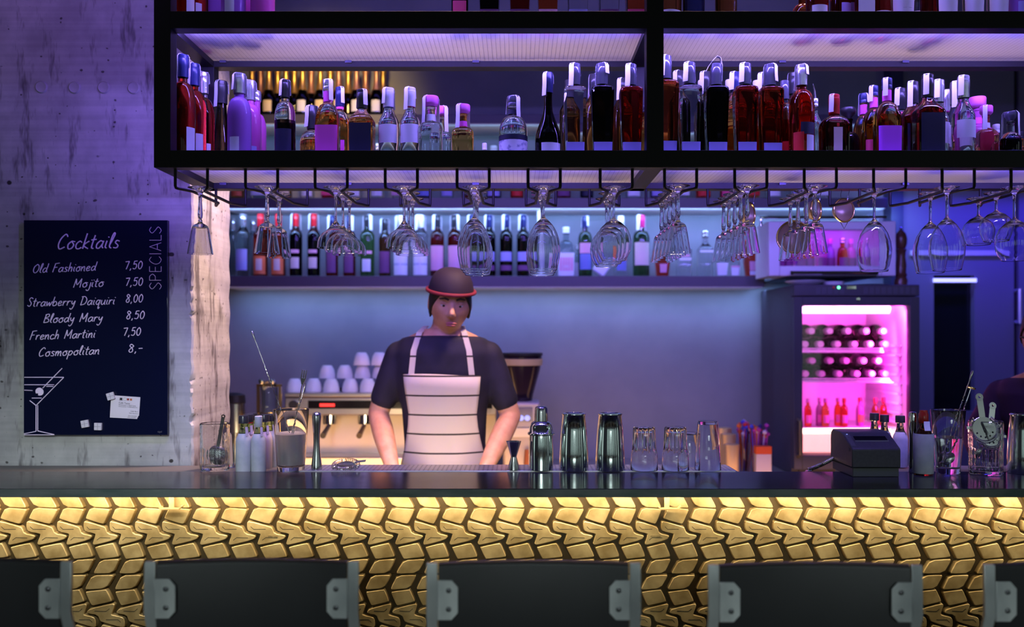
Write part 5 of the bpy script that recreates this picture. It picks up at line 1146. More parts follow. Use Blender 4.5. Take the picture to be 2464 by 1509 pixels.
# ---- cut crystal beaker with the julep spoon-strainer
def crystal(t, r, h, seg=48):
    """cut crystal beaker: two rows of diamond facets as radius modulation, thick base"""
    vs_pr = [(0, 0.0), (r*0.93, 0.0), (r*0.97, 0.003)]
    n = 26
    for k in range(n+1): vs_pr.append((r, 0.006+(h-0.012)*k/n))
    vs_pr += [(r*0.985, h-0.002), (r*0.95, h), (r*0.90, h-0.002), (r*0.86, h*0.6), (r*0.84, 0.016), (r*0.7, 0.012), (0, 0.011)]
    def sec(a, rr, z):
        if rr < r*0.985 or z > h*0.90: return rr
        u = a*9/PI; v = z/h*9
        d = abs((u+v) % 2-1)+abs((u-v) % 2-1)
        return rr*(1-0.035*abs(d-1)) if z > h*0.52 else rr*(1-0.06*abs(math.sin(a*9))*(0.5+0.5*abs(((z/h*14) % 2)-1)))
    MB().lathe(vs_pr, seg, sec=sec).build('crystal_body', CLEAR, t, smooth=20)
d = 2.83; c1 = thing('crystal_beaker', 'cut crystal beaker holding a julep strainer, beside the concrete edge', 'crystal beaker', (at(517, d), d, ZL+0.0003))
crystal(c1, 0.046, Z(1018, d)-ZL)
js = thing('julep_strainer', 'perforated julep strainer spoon standing in the left crystal beaker', 'strainer', (at(520, d), d-0.004, ZL+0.014))
js.rotation_euler = (0.12, 0.14, 0)
pm_ = mat('dotted_steel', (0.75, 0.75, 0.77), 0.3, 1.0)
bowl = MB(); bowl.lathe([(0, 0.010), (0.014, 0.0085), (0.026, 0.003), (0.031, -0.003), (0.0318, -0.0045), (0.0305, -0.004), (0.025, 0.001), (0.013, 0.0065), (0, 0.008)], 26, axis='y')
for k in range(60):
    a = k*2.399; r = 0.027*math.sqrt((k+0.5)/60); zz = 0.0102-0.0078*(r/0.027)**2.2
    bowl.add([(r*math.cos(a)+0.0014*math.cos(q), -zz-0.0004, r*math.sin(a)+0.0014*math.sin(q)) for q in (0, 1.05, 2.09, 3.14, 4.19, 5.24)], [(0, 1, 2, 3, 4, 5)], 1)
bowl.build('bowl', [pm_, mat('hole_black', (0.01, 0.01, 0.01), 0.8)], js, loc=(0, 0, 0.034), smooth=60)
MB().ribbon([(0, 0.0, 0.060), (0.001, 0.002, 0.075), (0.004, 0.004, 0.12), (0.006, 0.006, 0.158)], (1, 0, 0), 0.011, 0.0015).build('handle', STEEL, js)
MB().lathe([(0.0030, -0.001), (0.0065, -0.001), (0.0065, 0.001), (0.0030, 0.001), (0.0030, -0.001)], 16, axis='y', c=(0.0062, 0.006, 0.160)).build('handle_eye', STEEL, js)
# small faceted tumbler behind
d = 2.90; c2 = thing('small_tumbler', 'small clear tumbler between the left crystal beaker and the wrapped bottles', 'tumbler', (at(566, d), d-0.005, ZL+0.0003)); hh_ = Z(1043, d)-ZL
MB().lathe([(0, 0), (0.024, 0), (0.026, 0.004), (0.027, hh_*0.7), (0.0275, hh_), (0.0255, hh_), (0.025, hh_*0.7), (0.022, 0.012), (0, 0.010)], 24).build('tumbler_body', CLEAR, c2)
# ---- little dasher bottles wrapped in white paper
wrap = mat('wrap_paper', (0.40, 0.43, 0.43), 0.75); noise_mix(wrap, (0.36, 0.39, 0.39), (0.45, 0.47, 0.47), 30, 3, bump=0.06)
wrapc = mat('wrap_paper_warm', (0.55, 0.48, 0.45), 0.75)
GRNG = glass('dasher', (0.35, 0.52, 0.22))
def dasher(px, d, top, lb, capm=C_BLK, wm=None, capless=False, w=1.0, zb=None, redring=False, gl=GRNG):
    zb = zb if zb is not None else ZL+0.0003
    H = Z(top, d)-zb; t = thing('dasher_bottle', lb, 'bottle', (at(px, d), d, zb), 0, 'small wrapped dasher bottles on the bar')
    t.scale = (w, w, 1)
    R = 0.0235
    MB().lathe([(0, 0.001), (R*0.95, 0.001), (R*0.95, H*0.55), (R*0.5, H*0.74), (R*0.44, H*0.80), (R*0.42, H*0.9), (R*0.42, H*0.905), (0, H*0.905)], 20).build('glass_body', gl, t)
    random.seed(int(px))
    MB().lathe([(R*0.97, 0.0), (R*1.0, 0.004), (R*1.0, H*0.54), (R*0.93, H*0.60), (R*0.66, H*0.68), (R*0.655, H*0.682), (R*0.60, H*0.675), (R*0.90, H*0.58), (R*0.965, H*0.53), (R*0.965, 0.001), (R*0.97, 0.0)], 20, sec=lambda a, r, z: r*(1+0.014*math.sin(3*a+z*60+px))).build('paper_wrap', wm or wrap, t, smooth=50)
    if capless: MB().lathe([(R*0.45, H*0.80), (R*0.5, H*0.81), (R*0.52, H*0.99), (R*0.45, H), (0, H)], 18).build('paper_top', wm or wrap, t)
    else:
        MB().lathe([(R*0.60, H*0.86), (R*0.64, H*0.865), (R*0.64, H*0.985), (R*0.58, H), (0, H)], 20).build('cap', capm, t)
        if redring: MB().lathe([(R*0.5, H*0.835), (R*0.60, H*0.837), (R*0.60, H*0.858), (R*0.5, H*0.859)], 18).build('cap_ring', mat('ring_red', rgb(190, 30, 30), 0.4), t)
    MB().ribbon([(R*0.47, -R*0.30, H*0.80), (R*0.55, -R*0.42, H*0.72), (R*0.62, -R*0.62, H*0.64)], (0.5, 1, 0), 0.011, 0.0004).build('paper_tag', mat('tag_violet', rgb(150, 150, 170), 0.7), t)
dasher(586, 2.800, 1000, 'white-wrapped dasher bottle with a black cap, front one nearest the crystal beaker', w=1.02)
dasher(622, 2.800, 1001, 'white-wrapped dasher bottle with a paper-covered top, front one beside the mixing glass', capless=True, w=0.98)
dasher(598, 2.855, 997, 'dasher bottle with a black cap and red ring, second row of the left cluster', wm=wrapc, redring=True)
dasher(608, 2.91, 994, 'dasher bottle with a black cap, farthest back in the left cluster', wm=wrapc, w=0.95)
dasher(637, 2.865, 997, 'warm-toned wrapped dasher bottle half behind the paper-topped one', wm=wrapc)
dasher(652, 2.90, 996, 'dasher bottle with a black cap tucked behind the left mixing glass rim', w=0.95)
# ---- mixing glasses with water and spoons
WATER = glass('plain_water', (0.93, 0.95, 0.95), 0.0, 1.33)
def mixing_glass(px, d, top, rt, rb, lb, zb, wl, wm=None):
    H = Z(top, d)-zb; t = thing('mixing_glass', lb, 'mixing glass', (at(px, d), d, zb), 0, 'pint mixing glasses on the bar')
    f = lambda z: rb+(rt-rb)*z/H
    MB().lathe([(0, 0), (rb*0.95, 0), (rb, 0.003), (f(H*0.5), H*0.5), (rt, H-0.002), (rt-0.001, H), (rt-0.0024, H-0.001), (f(H*0.5)-0.0025, H*0.5), (f(0.022)-0.0026, 0.022), (rb*0.6, 0.0165), (0, 0.016)], 40).build('glass_body', CLEAR, t)
    z1 = H*wl; MB().lathe([(0, 0.0168), (rb*0.6, 0.0172), (f(0.0226)-0.0030, 0.0226), (f(z1)-0.0030, z1), (0, z1)], 40).build('water', wm or WATER, t)
    return t, H
twst = mat('twisted_steel', (0.62, 0.60, 0.58), 0.2, 1.0)
def spoon(lb, p0, p1, end, foot='bowl', r=0.0016, face=0.0):
    """twisted bar spoon from p0 (bowl) to p1 (top)"""
    p0, p1 = Vector(p0), Vector(p1); ax = (p1-p0); L = ax.length
    t = thing('bar_spoon', lb, 'bar spoon', p0, 0, 'bar spoons standing in the mixing glasses')
    t.rotation_mode = 'QUATERNION'; t.rotation_quaternion = ax.to_track_quat('Z', 'X')
    m = MB(); n = 120; rr = []; pts = []
    for i in range(n+1):
        z = 0.03+(L-0.03)*i/n; tw = 0.10 < i/n < 0.80
        a = i*0.95; pts.append((0.0007*math.cos(a) if tw else 0, 0.0007*math.sin(a) if tw else 0, z)); rr.append(r*(0.85+0.25*(i % 2)) if tw else r)
    m.tube(pts, rr, 6); m.build('twisted_shaft', twst, t, smooth=50)
    if foot == 'bowl':
        b = MB(); b.lathe([(0, -0.004), (0.007, -0.003), (0.0125, 0.001), (0.0132, 0.002), (0.0120, 0.0022), (0.007, -0.0015), (0, -0.0025)], 20, axis='y')
        b.v = [(x, y, z*1.55+0.017) for x, y, z in b.v]; b.build('bowl', STEEL, t, rot=(0, 0, face), smooth=60)
    if end == 'drop': MB().lathe([(0, L-0.001), (r*1.2, L), (r*2.1, L+0.012), (r*2.4, L+0.024), (r*1.6, L+0.030), (0, L+0.031)], 12).build('end_drop', twst, t)
    if end == 'fork':
        f = MB(); f.prism([(-0.003, L), (0.003, L), (0.0085, L+0.020), (-0.0085, L+0.020)], -0.0008, 0.0008)
        for k in (-1, 0, 1): f.prism([(k*0.0066-0.0017, L+0.0195), (k*0.0066+0.0017, L+0.0195), (k*0.0070+0.0011, L+0.046), (k*0.0070-0.0011, L+0.046)], -0.0008, 0.0008)
        f.build('fork_end', twst, t, bevel=0.0004)
    if end == 'disc': MB().lathe([(0, L), (0.012, L), (0.0135, L+0.001), (0.0135, L+0.0045), (0.012, L+0.005), (0, L+0.005)], 20).build('muddler_disc', BRASS, t)
    return t
d = 2.805; zb = ZL+0.0003
mg, H1 = mixing_glass(700, d, 984, 0.0560, 0.0420, 'tall mixing glass of cloudy water with bar spoons, left part of the bar', zb, 0.60, mat('cloudy_water', (0.86, 0.80, 0.78), 0.3, 0, 0.42, 1.33))
def q(px, py, dd): v = P(px, py, dd); return (v.x, v.y, v.z)
spoon('long twisted bar spoon with a drop end leaning far out of the left mixing glass', q(722, 1112, 2.80), q(614, 818, 2.845), 'drop', face=0.2)
spoon('twisted bar spoon with its bowl at the front of the left mixing glass', q(684, 1112, 2.785), q(659, 940, 2.835) if False else q(735, 893+30, 2.835), 'none', face=0.0)
spoon('trident fork-ended bar spoon standing in the left mixing glass', q(694, 1113, 2.805), q(727, 925, 2.80), 'fork', face=0.9)
# ---- muddler
d = 2.80; mu = thing('steel_muddler', 'waisted brushed steel muddler standing beside the left mixing glass', 'muddler', (at(762, d), d, ZM)); hm_ = Z(992, d)-ZM
MB().lathe([(0, 0), (0.0165, 0), (0.0172, 0.002), (0.0165, hm_*0.08), (0.0125, hm_*0.25), (0.0100, hm_*0.45), (0.0105, hm_*0.6), (0.0135, hm_*0.8), (0.0146, hm_*0.92), (0.0125, hm_*0.985), (0.006, hm_), (0, hm_)], 32).build('muddler_body', STEEL, mu, smooth=60)
# ---- hawthorne strainer lying on its coil
def spring_ring(m, R, rw, turns, c=(0, 0, 0), a0=0, a1=2*PI, axis='z', wire=0.0009):
    pts = []; n = turns*8
    for i in range(n+1):
        a = a0+(a1-a0)*i/n; b = i*2*PI/8
        rr = R+rw*math.cos(b); z = rw*math.sin(b)
        pts.append((c[0]+rr*math.cos(a), c[1]+rr*math.sin(a), c[2]+z) if axis == 'z' else (c[0]+rr*math.cos(a), c[1]+z, c[2]+rr*math.sin(a)))
    m.tube(pts, wire, 5)
d = 2.825; hs = thing('coil_strainer', 'coil spring cocktail strainer lying on the drip mat', 'strainer', (at(832, d), d, ZM+0.010))
hs.rotation_euler = (0.25, 0.0, 0)
MB().lathe([(0, 0.001), (0.027, 0.001), (0.0285, 0.002), (0.027, 0.003), (0, 0.003)], 28).build('plate', STEEL, hs)
sp_ = MB(); spring_ring(sp_, 0.036, 0.0090, 40); sp_.build('coil_spring', CHROME, hs, smooth=60)
MB().ribbon([(0.030, 0.0, 0.010), (0.045, 0.0, 0.013), (0.062, 0.01, 0.011)], (0, 1, 0), 0.016, 0.0012).build('handle', STEEL, hs)
for s in (-1, 1): MB().ribbon([(s*0.018, -0.03, 0.010), (s*0.030, -0.048, 0.009)], (1, 0.4*s, 0), 0.008, 0.0012).build('prong', STEEL, hs)
# ---- jigger
d = 2.795; jgr = thing('double_jigger', 'small hourglass steel jigger left of the cobbler shaker', 'jigger', (at(1236, d), d, ZM)); hj = Z(1062, d)-ZM; w_ = hj*0.44
MB().lathe([(0, 0.030), (0.006, 0.028), (0.0195, 0.001), (0.0205, 0.0), (0.0208, 0.001), (0.0095, w_), (0.0095, w_+0.003), (0.0235, hj-0.001), (0.0243, hj), (0.0225, hj), (0.0085, w_+0.006), (0, w_+0.005)], 32).build('cup_body', STEEL, jgr)
# ---- cobbler shaker
tin = mat('tin_steel', (0.72, 0.79, 0.77), 0.12, 1.0)
d = 2.795; cs_ = thing('cobbler_shaker', 'three-piece cobbler shaker with a domed strainer lid', 'cocktail shaker', (at(1302, d), d, ZM)); k = (Z(977, d)-ZM)
MB().lathe([(0, 0.0), (0.036, 0.0), (0.0385, 0.002), (0.0392, k*0.30), (0.0375, k*0.50), (0.0365, k*0.545), (0, k*0.545)], 40).build('tin', tin, cs_, smooth=50)
MB().lathe([(0.037, k*0.546), (0.0420, k*0.552), (0.0430, k*0.565), (0.0415, k*0.585), (0.0375, k*0.60), (0.0355, k*0.68), (0.031, k*0.735), (0.0215, k*0.765), (0, k*0.765)], 40).build('strainer_top', tin, cs_, smooth=50)
MB().lathe([(0.0200, k*0.766), (0.0215, k*0.77), (0.0205, k*0.90), (0.0195, k*0.965), (0.0165, k*0.99), (0.008, k), (0, k)], 32).build('cap', STEEL, cs_, smooth=50)
# ---- boston tins upside down
def tin_cup(px, d, top, lb, zb, scale=1.0):
    t = thing('shaker_tin', lb, 'shaker tin', (at(px, d), d, zb), 0, 'upturned steel shaker tins on the bar'); H = Z(top, d)-zb
    MB().lathe([(0.0445, 0.001), (0.0455, 0.0), (0.0462, 0.002), (0.0448, H*0.30), (0.0405, H*0.70), (0.0355, H*0.955), (0.0372, H*0.965), (0.0380, H*0.978), (0.0372, H*0.995), (0.034, H), (0.031, H*0.985), (0, H*0.983),
                ], 48).build('tin_body', tin, t, smooth=50)
tin_cup(1381, 2.795, 994, 'upturned steel shaker tin right beside the cobbler shaker', ZM)
tin_cup(1468, 2.795, 994, 'upturned steel shaker tin next to the faceted glasses', ZM)
tin_cup(2462, 2.745, 995, 'steel shaker tin cut by the frame beside the crystal glass of strainers', CT+0.0003)
# ---- upturned glasses
def up_glass(px, d, top, lb, rt, rb, kind):
    t = thing('upturned_glass', lb, 'glass', (at(px, d), d, ZM), 0, 'upturned glasses on the drip mat'); H = Z(top, d)-ZM
    if kind == 'facet':
        pr = [(rb-0.001, 0.0005), (rb, 0.0), (rb+0.0006, 0.002), (rb*0.97, H*0.30), (rb*0.955, H*0.42), (rb*0.90, H*0.455), (rb*0.86, H*0.60), (rt*1.02, H*0.93), (rt*0.97, H*0.985), (rt*0.9, H), (0, H),
              ]
        inner = [(0, H*0.88), (rt*0.70, H*0.87), (rb*0.66, H*0.50), (rb*0.88, H*0.40), (rb*0.945, H*0.25), (rb-0.0022, 0.002), (rb-0.001, 0.0005)]
        def sec(a, r, z):
            for (r0, z0), (r1, z1) in zip(pr, pr[1:]):
                if z0 <= z <= z1 and z > H*0.45 and r > 0.94*(r0+(r1-r0)*(z-z0)/max(1e-6, z1-z0)): return r*(0.90+0.10*abs(math.cos(6*a))**0.6)
            return r
    else:
        pr = [(rb-0.001, 0.0004), (rb, 0.0), (rb+0.0003, 0.002), ((rb+rt)/2, H*0.5), (rt, H*0.96), (rt*0.93, H), (0, H)]
        inner = [(0, H*0.94), (rt*0.85, H*0.93), ((rb+rt)/2-0.0018, H*0.5), (rb-0.0018, 0.002), (rb-0.001, 0.0004)]
        sec = None
    MB().lathe(inner+pr[1:], 96, sec=sec).build('glass_body', CLEAR, t, smooth=40)
up_glass(1550, 2.795, 1027, 'upturned faceted glass, the one beside the shaker tins', 0.0345, 0.0425, 'facet')
up_glass(1625, 2.795, 1027, 'upturned faceted glass, the one beside the tall smooth glass', 0.0345, 0.0425, 'facet')
up_glass(1703, 2.800, 1013, 'tall smooth glass upside down at the end of the drip mat', 0.0315, 0.0410, 'plain')
up_glass(1657, 2.885, 1040, 'clear glass farther back between the faceted and the tall smooth glass', 0.030, 0.036, 'plain')
# ---- receipt printer
pr_ = thing('receipt_printer', 'black receipt printer with a sloped top and paper slot', 'printer', (at(2109, 2.665), 2.665, CT+0.0003), 0)
ptm = mat('printer_plastic', (0.030, 0.030, 0.034), 0.42); noise_mix(ptm, (0.027, 0.027, 0.031), (0.036, 0.036, 0.040), 120, 2, bump=0.05)
grm = mat('printer_grey', (0.055, 0.06, 0.065), 0.5)
hw = 0.0725; dp = 0.185; zf = Z(1079, 2.665)-CT; ztp = zf+0.040; lo_ = Z(1127, 2.665)-CT
prof = [(0, lo_+0.001), (0, zf-0.004), (0.004, zf), (0.080, ztp-0.004), (0.095, ztp), (dp-0.02, ztp+0.002), (dp-0.002, ztp-0.010), (dp, ztp-0.03), (dp, lo_+0.001)]
b_ = MB().prism(prof, -hw, hw, axis='x'); b_.build('housing', ptm, pr_, bevel=0.003)
MB().box(-hw+0.003, hw-0.004, 0.003, dp-0.01, 0.0, lo_).build('base', grm, pr_, bevel=0.002)
def ontop(y): return zf+(ztp-zf)*(y-0.004)/0.082
sl_ = MB(); 
def slab(m, x0, x1, ya, yb, h):
    za, zb_ = ontop(ya), ontop(yb)
    m.add([(x0, ya, za-0.002), (x1, ya, za-0.002), (x1, yb, zb_-0.002), (x0, yb, zb_-0.002), (x0, ya, za+h), (x1, ya, za+h), (x1, yb, zb_+h), (x0, yb, zb_+h)], [(3,2,1,0),(4,5,6,7),(0,1,5,4),(1,2,6,5),(2,3,7,6),(3,0,4,7)])
slab(sl_, -hw+0.026, hw-0.022, 0.040, 0.062, 0.0012); sl_.build('paper_slot', mat('slot_black', (0.004, 0.004, 0.005), 0.25), pr_)
m2 = MB(); slab(m2, -hw+0.024, hw-0.020, 0.0375, 0.0395, 0.002); m2.build('tear_bar', mat('tear_bar', (0.25, 0.25, 0.30), 0.3, 0.8), pr_)
m3 = MB(); slab(m3, -hw+0.003, -hw+0.017, 0.012, 0.075, 0.0015); kp = m3.build('key_panel', grm, pr_, bevel=0.0005)
for i, yy in enumerate((0.056, 0.070)):
    m4 = MB().lathe([(0, 0.0012), (0.0022, 0.001), (0.0025, 0)], 10, c=(-hw+0.010, yy, ontop(yy)+0.0014)); m4.build('indicator', mat('indicator_blue', (0.3, 0.4, 0.9), 0.4, emit=(0.4, 0.5, 1.0), estr=1.2) if i else grm, kp)
MB().box(-hw-0.0006, -hw+0.004, 0.016, 0.030, zf-0.012, zf-0.002).build('latch', mat('slot_black'), pr_)
# steel hose behind the printer
ho = MB(); pth = catmull([q(1945, 1134, 2.83), q(1975, 1122, 2.83), q(2010, 1104, 2.83), q(2040, 1090, 2.83)], 24)
ho.tube([(x, y, z+0.004) for x, y, z in pth], [0.0075 if i % 2 else 0.0066 for i in range(len(pth))], 12); tag(ho.build('spray_hose', CHROME, smooth=20), 'ribbed steel hose curving up behind the receipt printer', 'hose')
hb = MB().lathe([(0, -0.35), (0.016, -0.35), (0.016, -0.01), (0.010, 0.0), (0, 0.0)], 16, c=(X(1946, 2.83), 2.83, Z(1134, 2.83)+0.002)); tag(hb.build('hose_post', CHROME), 'steel tap post below the counter edge carrying the ribbed hose', 'tap')
# ---- right cluster
ZT_ = CT+0.0003
dasher(2166, 2.88, 1000, 'clear-necked dasher bottle with a black cap, right behind the printer', w=1.0, zb=ZT_, gl=glass('dasher_clear', (0.8, 0.85, 0.75)))
dasher(2128, 2.88, 998, 'dasher bottle with a black cap, middle one over the printer top', w=0.95, zb=ZT_, gl=glass('dasher_clear'))
dasher(2147, 2.752, 995, 'dasher bottle with a dark red cap peeking over the printer', capm=mat('cap_darkred', rgb(90, 10, 25), 0.35), w=0.9, zb=ZT_) if False else None
dasher(2104, 2.88, 994, 'dasher bottle with a black cap and a white cord, leftmost over the printer', w=0.95, zb=ZT_, gl=glass('dasher_clear'))
d = 2.745; m5 = thing('smooth_muddler', 'polished steel muddler standing right of the printer bottles', 'muddler', (at(2197, d), d, ZT_)); hm_ = Z(990, d)-ZT_
MB().lathe([(0, 0), (0.0125, 0), (0.013, 0.002), (0.0115, hm_*0.3), (0.0105, hm_*0.55), (0.0125, hm_*0.8), (0.0138, hm_*0.92), (0.0110, hm_*0.985), (0, hm_)], 28).build('muddler_body', CHROME, m5, smooth=60)
d = 2.712; bb = thing('dropper_bottle', 'amber dropper bottle wrapped in white paper right of the printer', 'bottle', (at(2222, d), d, ZT_)); hb_ = Z(987, d)-ZT_
zw = Z(1043, d)-ZT_
MB().lathe([(0, 0), (0.027, 0), (0.028, 0.004), (0.028, zw*0.9), (0.020, zw*1.06), (0.013, zw*1.15), (0.0125, hb_*0.8), (0, hb_*0.8)], 28).build('glass_body', BROWNG, bb)
MB().lathe([(0.0288, 0.005), (0.0292, 0.006), (0.0296, zw*0.98), (0.0288, zw), (0.0284, zw*0.98), (0.0284, 0.006), (0.0288, 0.005)], 28, sec=lambda a, r, z: r*(1+0.010*math.sin(4*a+z*40))).build('paper_wrap', wrap, bb)
MB().lathe([(0.0135, hb_*0.8), (0.0145, hb_*0.81), (0.0145, hb_*0.94), (0.0120, hb_*0.96), (0.0115, hb_), (0, hb_)], 20).build('dropper_cap', mat('amber_cap', (0.28, 0.02, 0.01), 0.2), bb)
MB().ribbon([(0.003, -0.0158, hb_*0.83), (0.003, -0.0168, hb_*0.76), (0.003, -0.0225, hb_*0.69)], (1, 0, 0), 0.018, 0.0004).build('paper_tag', PAPER, bb)
mg2, H2 = mixing_glass(2281, 2.745, 986, 0.0500, 0.0345, 'tall mixing glass of water with two spoons, right of the printer', ZT_, 0.56)
spoon('bar spoon with a long drop end leaning out of the right mixing glass', q(2264, 1114, 2.735), q(2333, 915, 2.732), 'drop', face=0.3)
spoon('bar spoon with a brass muddler disc leaning out of the right mixing glass', q(2276, 1112, 2.758), q(2336, 935, 2.752), 'disc', face=-0.5)
d = 2.728; c3 = thing('crystal_beaker', 'cut crystal mixing glass filled with strainers, right part of the bar', 'crystal beaker', (at(2372, d), d, ZT_)); H3 = Z(1012, d)-ZT_
crystal(c3, 0.0490, H3)
def hawthorne(lb, px, py, d, tilt, rz, s=1.0, holes=True):
    t = thing('coil_strainer', lb, 'strainer', P(px, py, d), 0, 'coil strainers in the crystal glass'); t.rotation_euler = (tilt, rz, 0); t.scale = (s, s, s)
    MB().lathe([(0, -0.0007), (0.036, -0.0007), (0.037, 0), (0.036, 0.0007), (0, 0.0007)], 36, axis='y').build('plate', STEEL, t)
    m = MB(); spring_ring(m, 0.0395, 0.0052, 60, axis='y', a0=PI*0.70, a1=PI*2.30); m.build('coil_spring', CHROME, t, smooth=60)
    hd = MB().ribbon([(0, 0, 0.034), (0, -0.001, 0.05), (0, -0.002, 0.092)], (1, 0, 0), 0.019, 0.0016).build('handle', STEEL, t, bevel=0.0004)
    MB().lathe([(0.0035, -0.0012), (0.0115, -0.0012), (0.0118, 0), (0.0115, 0.0012), (0.0035, 0.0012), (0.0035, -0.0012)], 24, axis='y', c=(0, -0.002, 0.096)).build('handle_eye', STEEL, t)
    for sg in (-1, 1): MB().ribbon([(sg*0.034, 0, 0.006), (sg*0.052, -0.001, 0.006)], (0, 0, 1), 0.009, 0.0014).build('prong', STEEL, t, bevel=0.0003)
    for k in range(5):
        a = PI*(1.15+0.175*k); MB().lathe([(0, 0.0010), (0.0028, 0.0009)], 10, axis='y', c=(0.026*math.cos(a), 0, 0.026*math.sin(a))).build('hole', mat('hole_black'), t)
hawthorne('coil strainer with the taller eyed handle, front one in the right crystal glass', 2368, 1032, 2.690, -0.20, -0.06)
hawthorne('coil strainer with the shorter eyed handle, behind in the right crystal glass', 2382, 1047, 2.722, -0.25, 0.22, 0.96)
spoon('short steel spoon slanting inside the right crystal glass', q(2350, 1100, 2.725), q(2400, 1020, 2.745), 'none', face=0.4)
# ================================================================== menu board
BWP, BD = 2.93, 2.912
bx0, bx1, bz0, bz1 = X(57, BD), X(403, BD), Z(1047, BD), Z(530, BD)
bdm = mat('black_glass_board', (0.004, 0.006, 0.026), 0.06)  # navy tint puts a violet sheen into the base colour
board = thing('menu_board', 'black glass menu board listing cocktails on the concrete wall', 'menu board', (bx0, BD, bz0))
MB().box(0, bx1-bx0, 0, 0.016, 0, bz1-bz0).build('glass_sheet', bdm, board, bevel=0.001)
ink = mat('lilac_chalk_marker', rgb(244, 226, 252), 0.7); inkl = mat('thin_print', rgb(236, 218, 248), 0.6)
def bl(px, py): v = P(px, py, BD); return (v.x-bx0, -0.0006, v.z-bz0)
GLY = {
 'a': (1.0, [[(.85,.85),(.5,1.0),(.12,.6),(.15,.1),(.5,.05),(.82,.6),(.88,.98),(.82,.3),(1.02,.05)]]), 'b': (.95, [[(.2,2),(.1,.9),(.12,.2),(.35,.02),(.8,.25),(.75,.8),(.45,1.0),(.16,.6)]]),
 'c': (.85, [[(.8,.82),(.5,1),(.12,.6),(.2,.1),(.55,0),(.88,.2)]]), 'd': (1.0, [[(.8,.85),(.45,1),(.1,.5),(.3,.02),(.7,.3),(.92,1.2),(1.0,2)],[(.9,1.2),(.85,.4),(1,.05)]]),
 'e': (.9, [[(.1,.45),(.6,.6),(.75,.85),(.45,1),(.12,.55),(.3,.02),(.85,.22)]]), 'h': (.9, [[(.25,2),(.1,0)],[(.13,.45),(.5,1),(.72,.75),(.68,.0)]]),
 'i': (.42, [[(.2,1),(.15,.2),(.38,.02)],[(.30,1.42),(.33,1.52)]]), 'j': (.5, [[(.45,1),(.35,-.4),(.1,-.8),(-.2,-.6)],[(.52,1.42),(.55,1.52)]]),
 'k': (.85, [[(.25,2),(.1,0)],[(.75,1),(.16,.45),(.8,0)]]), 'l': (.5, [[(.12,.3),(.5,1.7),(.38,2.0),(.2,1.4),(.16,.25),(.45,.03)]]),
 'm': (1.25, [[(.1,1),(.1,0)],[(.1,.4),(.4,1),(.55,.8),(.55,0)],[(.55,.4),(.9,1),(1.05,.75),(1.05,.1),(1.2,.05)]]), 'n': (.9, [[(.1,1),(.1,0)],[(.1,.4),(.5,1),(.7,.75),(.68,.12),(.88,.05)]]),
 'o': (.95, [[(.5,1),(.12,.6),(.25,.05),(.65,.08),(.85,.55),(.5,1),(.95,.95)]]), 'p': (.95, [[(.2,1),(.02,-.85)],[(.16,.6),(.5,1),(.85,.65),(.5,.03),(.12,.2)]]),
 'q': (.95, [[(.8,.85),(.4,1),(.1,.45),(.4,.02),(.75,.5),(.85,1),(.68,-.5),(.78,-.85),(.98,-.5)]]), 'r': (.72, [[(.14,1),(.1,0)],[(.12,.45),(.4,.95),(.72,.9)]]),
 's': (.75, [[(.7,.9),(.35,1),(.2,.72),(.6,.38),(.5,.04),(.08,.08)]]), 't': (.65, [[(.38,1.75),(.25,.2),(.55,.02)],[(.02,1.12),(.68,1.2)]]),
 'u': (.95, [[(.12,1),(.12,.25),(.4,0),(.75,.5),(.8,1),(.78,.2),(.98,.02)]]), 'w': (1.15, [[(.08,1),(.2,.05),(.6,.8),(.72,.05),(1.05,.75),(1.15,1.0)]]),
 'y': (.85, [[(.12,1),(.18,.5),(.45,.3),(.78,1)],[(.78,1),(.6,-.3),(.25,-.85),(-.05,-.6)]]),
 'C': (1.15, [[(1.1,1.6),(.8,1.95),(.3,1.4),(.12,.6),(.4,.02),(1.0,.3)]]), 'O': (1.25, [[(.7,1.85),(.2,1.3),(.15,.4),(.6,.0),(1.1,.6),(1.1,1.5),(.7,1.9)]]),
 'F': (1.1, [[(.35,1.9),(.1,0)],[(.3,1.85),(1.15,2.0)],[(.22,1.0),(.85,1.1)]]), 'M': (1.5, [[(.3,1.9),(.08,0)],[(.3,1.9),(.65,.6),(1.3,1.95)],[(1.3,1.95),(1.25,0)]]),
 'S': (1.0, [[(.95,1.7),(.55,1.95),(.25,1.5),(.75,.7),(.5,.05),(.05,.3)]]), 'D': (1.3, [[(.3,1.85),(.12,.05)],[(.05,1.8),(.7,1.85),(1.15,1.2),(.9,.3),(.1,.03)]]),
 'B': (1.1, [[(.3,1.85),(.1,.02)],[(.2,1.75),(.8,1.9),(.9,1.4),(.25,1.0),(.9,.8),(.9,.2),(.1,.03)]]),
 '7': (.95, [[(.08,1.75),(.9,1.85)],[(.9,1.85),(.35,0)]]), '5': (1.0, [[(.95,1.9),(.35,1.85)],[(.35,1.85),(.2,1.1)],[(.2,1.1),(.7,1.2),(.85,.6),(.55,.05),(.08,.15)]]),
 '0': (1.05, [[(.55,1.85),(.18,1.2),(.2,.3),(.55,0),(.9,.6),(.9,1.4),(.55,1.88)]]), '8': (1.0, [[(.85,1.6),(.5,1.9),(.25,1.5),(.7,.95),(.8,.3),(.45,.0),(.15,.35),(.45,.95),(.9,1.4),(.85,1.65)]]),
 ',': (.5, [[(.28,.15),(.12,-.35)]]), '-': (.9, [[(.15,.85),(.8,.9)]]), ' ': (.85, []),
}
